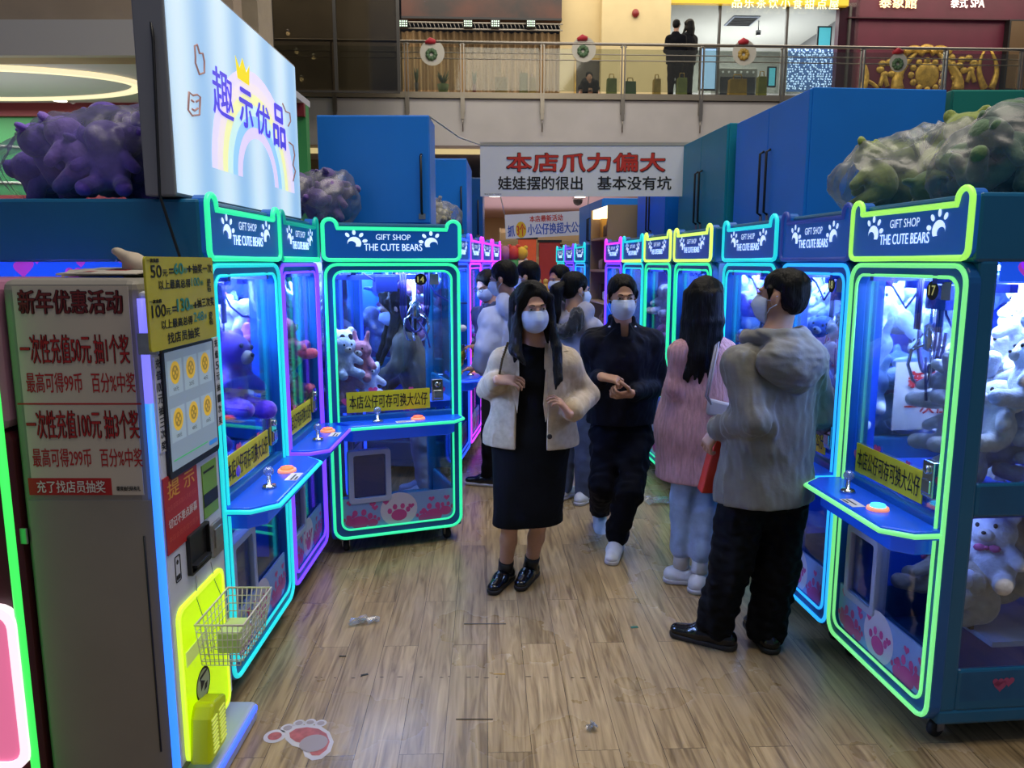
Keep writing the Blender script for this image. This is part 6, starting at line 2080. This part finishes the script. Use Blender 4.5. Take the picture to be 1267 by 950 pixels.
for pts in (((681, 411), (691, 420), (704, 434), (690, 437), (700, 444), (695, 465), (685, 500), (675, 523), (672, 500), (675, 460), (678, 432)),
            ((640, 413), (632, 420), (620, 433), (631, 437), (623, 444), (628, 464), (634, 490), (640, 512), (643, 480), (642, 445), (642, 428))):
    V = []
    for px, py in pts:
        V.append(W(px, py, 3.685 + .09 * max(0, (450 - py) / 40) ** 2 + .0016 * abs(px - 662)))
    m = MB(); n = len(V)
    m.add([v - p.t.location for v in V] + [v + Vector((0, .010, 0)) - p.t.location for v in V], [list(range(n)), list(range(2 * n - 1, n - 1, -1))] + [(k, n + k, n + (k + 1) % n, (k + 1) % n) for k in range(n)])
    m.build('lapel', cloth('beige_wool_lapel', '#c0ae92', .10, 30, .3), co, .004)
for px, py in ((680, 540),):
    s = MB(); M = Matrix.Rotation(PI / 2, 4, 'X'); s.lathe([(.013, 0), (.013, .005), (.009, .007)], (0, 0, 0), 12, 0, M); s.build('coat_button', M_BLACK, co, 0, W(px, py, 3.62 if py > 500 else 3.66) - p.t.location)
for q, tp in (('r', (603, 742)), ('l', (641, 733))):
    p.sock(q, M_BLACK, .06, .135, .040)
    o = p.shoe(q, fpt(*tp), M_SHOEB, M_SOLEB, .24, .040, high=.0)
# chain bag behind her hip
t = thing('handbag', 'small black handbag with a chain strap worn by the woman in beige', 'bag', W(603, 500, 3.98))
s = MB(); s.prism(rrect(-.03, -.10, .06, .06, .02, 3), -.09, .05); s.build('pouch', mat('bag_leather', '#0c0c10', .35), t, .008)
s = MB()
a, b = W(628, 425, 3.74) - t.location, W(618, 462, 3.70) - t.location
c = W(604, 492, 3.96) - t.location
pts = [a, a.lerp(b, .5) + Vector((-.006, -.02, 0)), b, c]
for i in range(22):
    u = i / 21 * 2.999; k = int(u); q = pts[k].lerp(pts[k + 1], u - k)
    s.ball(q, (.007, .005, .009), 6)
s.build('chain_strap', mat('chain_dark', '#5a4c34', .3, metal=.8), t)

# ---- man in the navy jacket
J = dict(head=W(770, 367, 4.24), neck=W(770, 404, 4.32), chest=W(770, 430, 4.34), pelvis=W(768, 540, 4.38),
         sh_r=W(735, 417, 4.34), sh_l=W(804, 417, 4.34), el_r=W(727, 478, 4.44), el_l=W(817, 476, 4.42), wr_r=W(744, 466, 4.14), wr_l=W(781, 487, 4.14),
         hip_r=W(752, 545, 4.38), hip_l=W(785, 545, 4.38), kn_r=W(747, 598, 4.32), kn_l=W(777, 606, 4.24), an_r=W(742, 630, 4.78), an_l=W(762, 666, 4.30))
p = Person('young man in a black jacket with both hands at his chest, beside the beige coat', J, 3, .0045, 3, 6, 0, tone='#b0866c')
p.body({'r': ((.85, -.3, -.12), (.1, .3, -1), .9, 1.0), 'l': ((-.8, -.35, -.05), (0, .5, .8), .9, 1.0)})
p.face(); p.mask(); p.hair_short(.004, .0, .01)
navy = cloth('navy_black_jacket', '#0a0c1a', .25, 16, .25, .7)
jk = p.finish(p.top('jacket', navy, .78, .195, .19, .20, (.064, .056, .048), .008, .05, .70, [(J['neck'] + p.f * .09 + Vector((0, 0, .0)), (.022, .06, .05), .01)], 9, .88))
for q in (-1, 1):
    s = MB(); s.lathe([(.006, 0), (.006, .004)], (0, 0, 0), 10, 0, Matrix.Rotation(PI / 2, 4, 'X')); s.build('snap_button', M_CHROME, jk, 0, W(770 + q * 16, 404, 4.20) - p.t.location)
p.trousers(cloth('black_jogger', '#080a16', .2, 16, .2), .12, (.105, .085, .062), fold=.009, cuff=True)
p.shoe('l', fpt(757, 697), M_SHOEW, M_SOLEW, .27, .046, high=.03)
p.shoe('r', Vector((-.02, 4.0, 0)) + Vector((J['an_r'].x, 0, 0)), M_SHOEW, M_SOLEW, .26, .044, an=fz(J['an_r'], .10), high=.03, pitch=28)

# ---- woman in the pink cardigan
J = dict(head=W(875, 372, 3.86), neck=W(869, 412, 3.88), chest=W(868, 442, 3.88), pelvis=W(860, 530, 3.88),
         sh_l=W(842, 427, 3.81), sh_r=W(897, 426, 3.94), el_l=W(835, 478, 3.82), el_r=W(902, 480, 4.0), wr_l=W(858, 500, 4.08), wr_r=W(890, 515, 4.16),
         hip_l=W(848, 535, 3.86), hip_r=W(873, 535, 3.92), kn_l=W(846, 620, 3.86), kn_r=W(870, 630, 3.84), an_l=W(843, 699, 3.88), an_r=W(865, 710, 3.80))
p = Person('woman with long black hair in a pink knit cardigan and pale jeans, seen from behind', J, 152, .0065, 140, 0, 0)
p.body({'l': ((.4, .8, .1), (0, 0, -1), .5, .9), 'r': ((.4, .8, .1), (0, 0, -1), .5, .9)})
p.face(); p.mask(); p.hair_long(.42, True, 0, False, 4, None, (-.12, -.02))
pink = cloth('pink_knit', '#b58a92', .18, 26, .6, .95, (3, 3, .5))
p.finish(p.top('cardigan', pink, .575, .165, .175, .20, (.046, .054, .05), .005, .02, .72, None, 11, .9))
p.trousers(cloth('pale_denim', '#8ea2c4', .12, 20, .2), .20, (.085, .066, .062), fold=.004, name='jeans')
for q, tp in (('l', (860, 722)), ('r', (874, 716))):
    p.sock(q, mat('sock_white', '#c9c9d0', .8), .09, .20, .042)
    p.shoe(q, fpt(*tp), M_SHOEW, M_SOLEW, .25, .047, high=.01)
J3 = J
s = MB(); s.box((-.011, -.002, -.014), (.011, .002, .014)); s.build('sock_letters', M_INK, p.t, 0, J['an_l'] + Vector((.012, -.046, .085)) - p.t.location, (0, 0, .2))
t = thing('shoulder_bag', 'white shoulder bag hanging by its strap behind the woman in the pink cardigan', 'bag', W(884, 500, 3.72))
s = MB(); s.prism([(-.04, -.05), (.07, -.075), (.09, .0), (-.03, .03)], -.01, .05); s.build('pouch', mat('bag_white', '#a9a9b0', .5), t, .012)
s = MB()
for off in (0, .012):
    s.tube([W(888, 417, 3.80) - t.location + Vector((off, 0, .01)), W(883, 440, 3.69) - t.location + Vector((off, 0, 0)), W(877, 470, 3.66) - t.location + Vector((off, 0, 0)), W(873, 490, 3.67) - t.location + Vector((off, 0, 0)), W(880, 500, 3.70) - t.location], .0055, 6)
s.build('strap', mat('strap_grey', '#8f8a8e', .5), t)

# ---- man in the grey hooded jacket
J = dict(head=W(966, 366, 3.22), neck=W(958, 420, 3.20), chest=W(958, 455, 3.20), pelvis=W(945, 610, 3.20),
         sh_l=W(918, 440, 3.12), sh_r=W(1003, 441, 3.27), el_l=W(934, 520, 3.03), el_r=W(1018, 512, 3.30), wr_l=W(889, 529, 3.20), wr_r=W(1022, 540, 3.52),
         hip_l=W(922, 620, 3.17), hip_r=W(972, 620, 3.23), kn_l=W(903, 695, 3.16), kn_r=W(960, 695, 3.2), an_l=W(886, 768, 3.20), an_r=W(948, 776, 3.20))
p = Person('man in a grey hooded jacket and black trousers seen from behind, standing at the right', J, -155, .0055, -134, -4, 0, tone='#a97f66')
p.body({'l': ((-.5, .15, -.85), (.8, .3, -.3), .8, 1.0), 'r': ((0, .9, .1), (0, 0, -1), .5, 1.0)})
p.face(); p.mask(); p.hair_short(.0, -.004, .0)
grey = cloth('grey_jacket', '#6a6862', .08, 16, .3, .7)
d, _, _ = p.top('jacket', None, .69, .195, .20, .225, (.062, .064, .056), .010, .03, .72, None, 21, .93)
jk = p.finish((d, 'jacket', grey))
b = J['neck'] - p.f * .115 + Vector((0, 0, -.075))
d = SDF([c - .3 for c in b], [c + .3 for c in b], .0065)
rz = Matrix.Rotation(p.yaw, 4, 'Z')
d.ell(b, (.185, .085, .105), .03, rot=rz); d.ell(b - Vector((0, 0, .05)), (.11, .075, .095), .04, rot=rz)
for k in range(15):
    a = PI * (k / 14 * 1.5 - .25)
    c = J['neck'] + p.l * math.cos(a) * .112 - p.f * math.sin(a) * .105 + Vector((0, 0, .012 + .012 * math.sin(a))); d.ell(c, (.030, .030, .034), .03)
d.ell(J['neck'] + Vector((0, 0, .07)) - p.f * .01, (.088, .09, .10), .02, 's', rot=rz)
d.folds(.010, 34, 4); d.folds(.006, 80, 5)
d.build('hood', grey, jk)
p.trousers(cloth('black_trousers', '#08090f', .25, 16, .25), .075, (.108, .092, .085), fold=.010, seed=7)
p.shoe('l', fpt(834, 786), M_SHOEB, M_SOLEB, .27, .046, high=.02)
p.shoe('r', fpt(925, 770), M_SHOEB, M_SOLEB, .27, .046, high=.02)
t = thing('red_bag', 'orange red paper bag hanging from the hand of the man in grey', 'bag', W(882, 576, 3.30))
s = MB(); s.prism([(-.055, -.12), (.03, -.12), (.06, .12), (.0, .125)], -.03, .05); s.build('bag_body', mat('bag_red', '#b02a14', .5, vary=.12), t, .006)
s = MB(); s.tube([Vector((.01, .0, .12)), W(888, 535, 3.22) - t.location, Vector((.05, .02, .12))], .004, 5); s.build('handle', mat('bag_handle', '#c9c4bc', .6), t)

# ---- people farther down the aisle
J = dict(head=W(622, 345, 5.55), neck=W(630, 378, 5.62), chest=W(626, 400, 5.64), pelvis=W(618, 478, 5.66),
         sh_l=W(606, 388, 5.52), sh_r=W(648, 390, 5.70), el_l=W(598, 430, 5.45), el_r=W(652, 436, 5.74), wr_l=W(592, 455, 5.50), wr_r=W(634, 462, 5.78),
         hip_l=W(612, 482, 5.62), hip_r=W(628, 482, 5.70), kn_l=W(608, 535, 5.62), kn_r=W(626, 538, 5.72), an_l=W(605, 585, 5.68), an_r=W(624, 588, 5.74))
p = Person('person in a white hoodie with one hand on the left claw machine', J, -120, .009, -112, 10, 0)
p.body({'l': ((-.95, .1, -.1), (0, 0, -1), .4, 1.0), 'r': ((-.6, .5, 0), (0, 0, -1), .5, 1.0)}); p.face(False); p.mask(); p.hair_short(.012, .006, .02)
p.finish(p.top('hoodie', cloth('white_hoodie', '#b4bcd8', .06, 14, .25), .88, .195, .195, .195, (.064, .06, .052), .008, .02, .7, None, 31, .9, hood=1))
p.trousers(cloth('dark_trousers', '#0c0d12', .2, 16, .2), .09, fold=.006)
p.shoe('l', (J['an_l'].x - .2, J['an_l'].y + .05), M_SHOEB, M_SOLEW); p.shoe('r', (J['an_r'].x - .2, J['an_r'].y + .1), M_SHOEB, M_SOLEW)


def standing(label, px, py, Y, yaw, hyaw, hp, jm, tm, style, lean=(0, 0), vox=.011, glasses=False, tone='#b58a72', hem=.8, ground=0.0, arms=None, maskon=True, hoodie=0, seed=1):
    """a person partly hidden behind others: head at the pixel, feet on the ground below"""
    hd = W(px, py, Y); b = Vector((hd.x + lean[0], hd.y + lean[1], 0)); yw = R(yaw)
    f = Vector((math.sin(yw), -math.cos(yw), 0)); l = Vector((math.cos(yw), math.sin(yw), 0)); k = (hd.z - ground) / 1.60
    up = lambda z: Vector((0, 0, ground + z * k))
    hb = Vector((hd.x, hd.y, 0)) - f * .03; t_ = lambda z: hb.lerp(b, max(0, min(1, (1.5 - z) / .6)))
    J = dict(head=hd, neck=t_(1.44) + up(1.42), chest=t_(1.3) + up(1.28), pelvis=b + up(.92), base=Vector((b.x, b.y, ground)))
    for q, sgn in (('l', 1), ('r', -1)):
        J['sh_' + q] = t_(1.36) + l * sgn * .165 * k + up(1.36)
        J['el_' + q] = t_(1.1) + l * sgn * .22 * k + up(1.09)
        J['wr_' + q] = t_(1.0) + l * sgn * .13 * k + f * .24 * k + up(1.06)
        J['hip_' + q] = b + l * sgn * .085 * k + up(.88); J['kn_' + q] = b + l * sgn * .09 * k + f * .02 + up(.48); J['an_' + q] = b + l * sgn * .09 * k + up(.08)
    for kk, vv in (arms or {}).items(): J[kk] = vv
    p = Person(label, J, yaw, vox, hyaw, hp, tone=tone)
    p.body({'l': (tuple(f + Vector((0, 0, .1)) - l * .3), (0, 0, -1), .6, 1.0), 'r': (tuple(f + Vector((0, 0, .1)) + l * .3), (0, 0, -1), .6, 1.0)})
    p.face(False)
    if maskon: p.mask()
    if style == 'short': p.hair_short(.008, .004, .012)
    elif style == 'long': p.hair_long(.40, True, 0, True, seed, locks=(.28, .28))
    elif style == 'pony':
        p.hair_short(.004, .004, .01)
        dd = p.hair_grid(.4); dd.M = p.HM
        dd.cone((0, .10, .03), (0, .155, -.02), .03, .045, .02); dd.cone((0, .155, -.02), (0, .15, -.17), .045, .036, .02); dd.cone((0, .15, -.17), (.0, .13, -.28), .036, .01, .02)
        dd.folds(.005, 110, 3, (1, 1, .2)); dd.build('ponytail', M_HAIR, p.t, 1)
    p.finish(p.top('jacket', jm, ground + hem * k, .19 * k, .185 * k, .195 * k, (.062, .056, .048), .009, .03, .7, None, seed, .9, hood=hoodie))
    p.trousers(tm, ground + .09, (.098, .078, .062), fold=.006)
    for q in 'lr':
        if ground == 0: p.shoe(q, J['an_' + q] + f, M_SHOEW if seed % 2 else M_SHOEB, M_SOLEW)
        else:
            c = J['an_' + q]; s = MB(); s.ball(Vector((c.x, c.y, ground + .05)) + f * .06 - p.t.location, (.06, .11, .055), 10, 0, Matrix.Rotation(yw, 4, 'Z')); s.build('shoe', M_SHOEB, p.t)
    if glasses:
        s = MB()
        for q in (-1, 1):
            s.tube([p.hl((q * .032 + .021 * math.cos(a), -.104, .002 + .017 * math.sin(a))) - p.t.location for a in [2 * PI * i / 16 for i in range(16)]], .0022, 5, True)
            s.tube([p.hl((q * .053, -.103, .006)) - p.t.location, p.hl((q * .078, -.02, .006)) - p.t.location, p.hl((q * .08, .02, -.002)) - p.t.location], .002, 5)
        s.tube([p.hl((-.011, -.104, .004)) - p.t.location, p.hl((.011, -.104, .004)) - p.t.location], .002, 5); s.build('glasses', M_BLACK, p.t)
    return p


DK = cloth('dark_coat', '#0b0c14', .25, 14, .2); DK2 = cloth('charcoal_coat', '#15161c', .25, 14, .2); TR = cloth('dark_trousers', '#0c0d12', .2, 16, .2)
standing('person in glasses and a pale mask looking down, left of the white hoodie', 602, 353, 6.45, -40, -45, 22, cloth('blue_grey_coat', '#3a4260', .1, 14, .2), TR, 'short', (.16, .05), glasses=True, seed=2)
standing('person in dark clothes facing left, just right of the white hoodie', 651, 342, 6.25, -100, -105, 5, DK2, TR, 'short', seed=3)
standing('person in dark clothes with a blue lit mask, farthest back in the aisle', 691, 345, 6.9, -45, -50, 8, DK, TR, 'short', seed=4)
pw = standing('woman with a ponytail in a pale grey hooded jacket seen from behind', 713, 358, 5.3, 140, 118, 6, cloth('pale_grey_jacket', '#8f90a6', .12, 14, .25), cloth('grey_blue_trousers', '#3f4a66', .15, 16, .2), 'pony', hoodie=1, seed=5)
# fur trim of her hood
d = SDF([c - .3 for c in pw.J['neck']], [c + .25 for c in pw.J['neck']], .01)
b = pw.J['neck'] - pw.f * .15 + Vector((0, 0, -.06))
for k in range(13):
    a = PI * (k / 12 * 1.2 - .1); d.ell(b + pw.l * math.cos(a) * .14 + Vector((0, 0, -.10 * math.sin(a) + .05)) - pw.f * .02 * math.sin(a), (.045, .045, .045), .03)
d.folds(.014, 120, 3)
d.build('fur_trim', fur('dark_fur', '#1a1c24', .4), pw.t)
hd = W(486, 380, 5.42)
pg = standing('woman in an olive jacket with long black hair, seen through the machine numbered 14', 486, 380, 5.42, -80, -72, 22, cloth('olive_jacket', '#6a604c', .12, 14, .3), cloth('grey_denim', '#8a96ac', .12, 16, .25), 'long', (.20, .05), .008,
              arms={'el_l': W(492, 452, 5.25), 'wr_l': W(468, 472, 5.3), 'el_r': W(512, 455, 5.5), 'wr_r': W(478, 478, 5.48)}, hem=.86, seed=7)

# upstairs
G = Z2


def up_person(label, px, py, w, *a, **k):
    u, z = mp(px, py, w)
    Y = MZ0.y + u * math.sin(A_MZ) + w * math.cos(A_MZ)
    return standing(label, px, py, Y, *a, ground=G, vox=.018, **k)


up_person('person in black standing at the upstairs railing with short hair, left of the couple', 837, 32, .55, 160, 160, 5, DK, TR, 'short', maskon=False, seed=8)
up_person('woman in black with long hair at the upstairs railing, right of the couple', 852, 31, .8, -150, -140, 5, DK2, TR, 'long', maskon=False, seed=9)
# seated person behind the glass
u, z = mp(729, 92, 1.5)
Y = MZ0.y + u * math.sin(A_MZ) + 1.5
hd = W(729, 95, Y)
b = Vector((hd.x, hd.y + .1, 0))
sz = G + .42
J = dict(head=hd, neck=hd + Vector((0, .03, -.17)), chest=hd + Vector((0, .05, -.30)), pelvis=Vector((hd.x, hd.y + .12, sz + .1)), base=Vector((hd.x, hd.y + .1, G)),
         sh_l=hd + Vector((.17, .04, -.22)), sh_r=hd + Vector((-.17, .04, -.22)), el_l=hd + Vector((.23, -.05, -.44)), el_r=hd + Vector((-.23, -.05, -.44)), wr_l=hd + Vector((.08, -.2, -.36)), wr_r=hd + Vector((-.08, -.2, -.36)),
         hip_l=Vector((hd.x + .09, hd.y + .1, sz + .08)), hip_r=Vector((hd.x - .09, hd.y + .1, sz + .08)), kn_l=Vector((hd.x + .12, hd.y - .32, sz + .06)), kn_r=Vector((hd.x - .12, hd.y - .32, sz + .06)), an_l=Vector((hd.x + .11, hd.y - .3, G + .08)), an_r=Vector((hd.x - .11, hd.y - .3, G + .08)))
p = Person('person in a dark jacket sitting upstairs behind the railing glass, holding a phone', J, 0, .018, 0, 18)
p.body({'l': ((-.5, -.6, .2), (-.5, 0, 0), .8, 1.0), 'r': ((.5, -.6, .2), (.5, 0, 0), .8, 1.0)}); p.hair_short(.006, .004, .01)
p.finish(p.top('jacket', DK2, sz, .19, .185, .19, (.075, .066, .05), .006, .03, .7, None, 3, .9)); p.trousers(TR, G + .09, fold=.004)
t = thing('stool', 'low dark stool under the person sitting upstairs', 'stool', (hd.x, hd.y + .12, G))
s = MB(); s.lathe([(.17, sz - G - .05), (.18, sz - G - .02), (.17, sz - G)], n=16); s.build('seat', M_BLACK, t)
for a in range(4):
    s = MB(); s.tube([(.14 * math.cos(a * PI / 2 + .8), .14 * math.sin(a * PI / 2 + .8), 0), (.1 * math.cos(a * PI / 2 + .8), .1 * math.sin(a * PI / 2 + .8), sz - G - .04)], .014, 6); s.build('leg', M_STEEL, t)
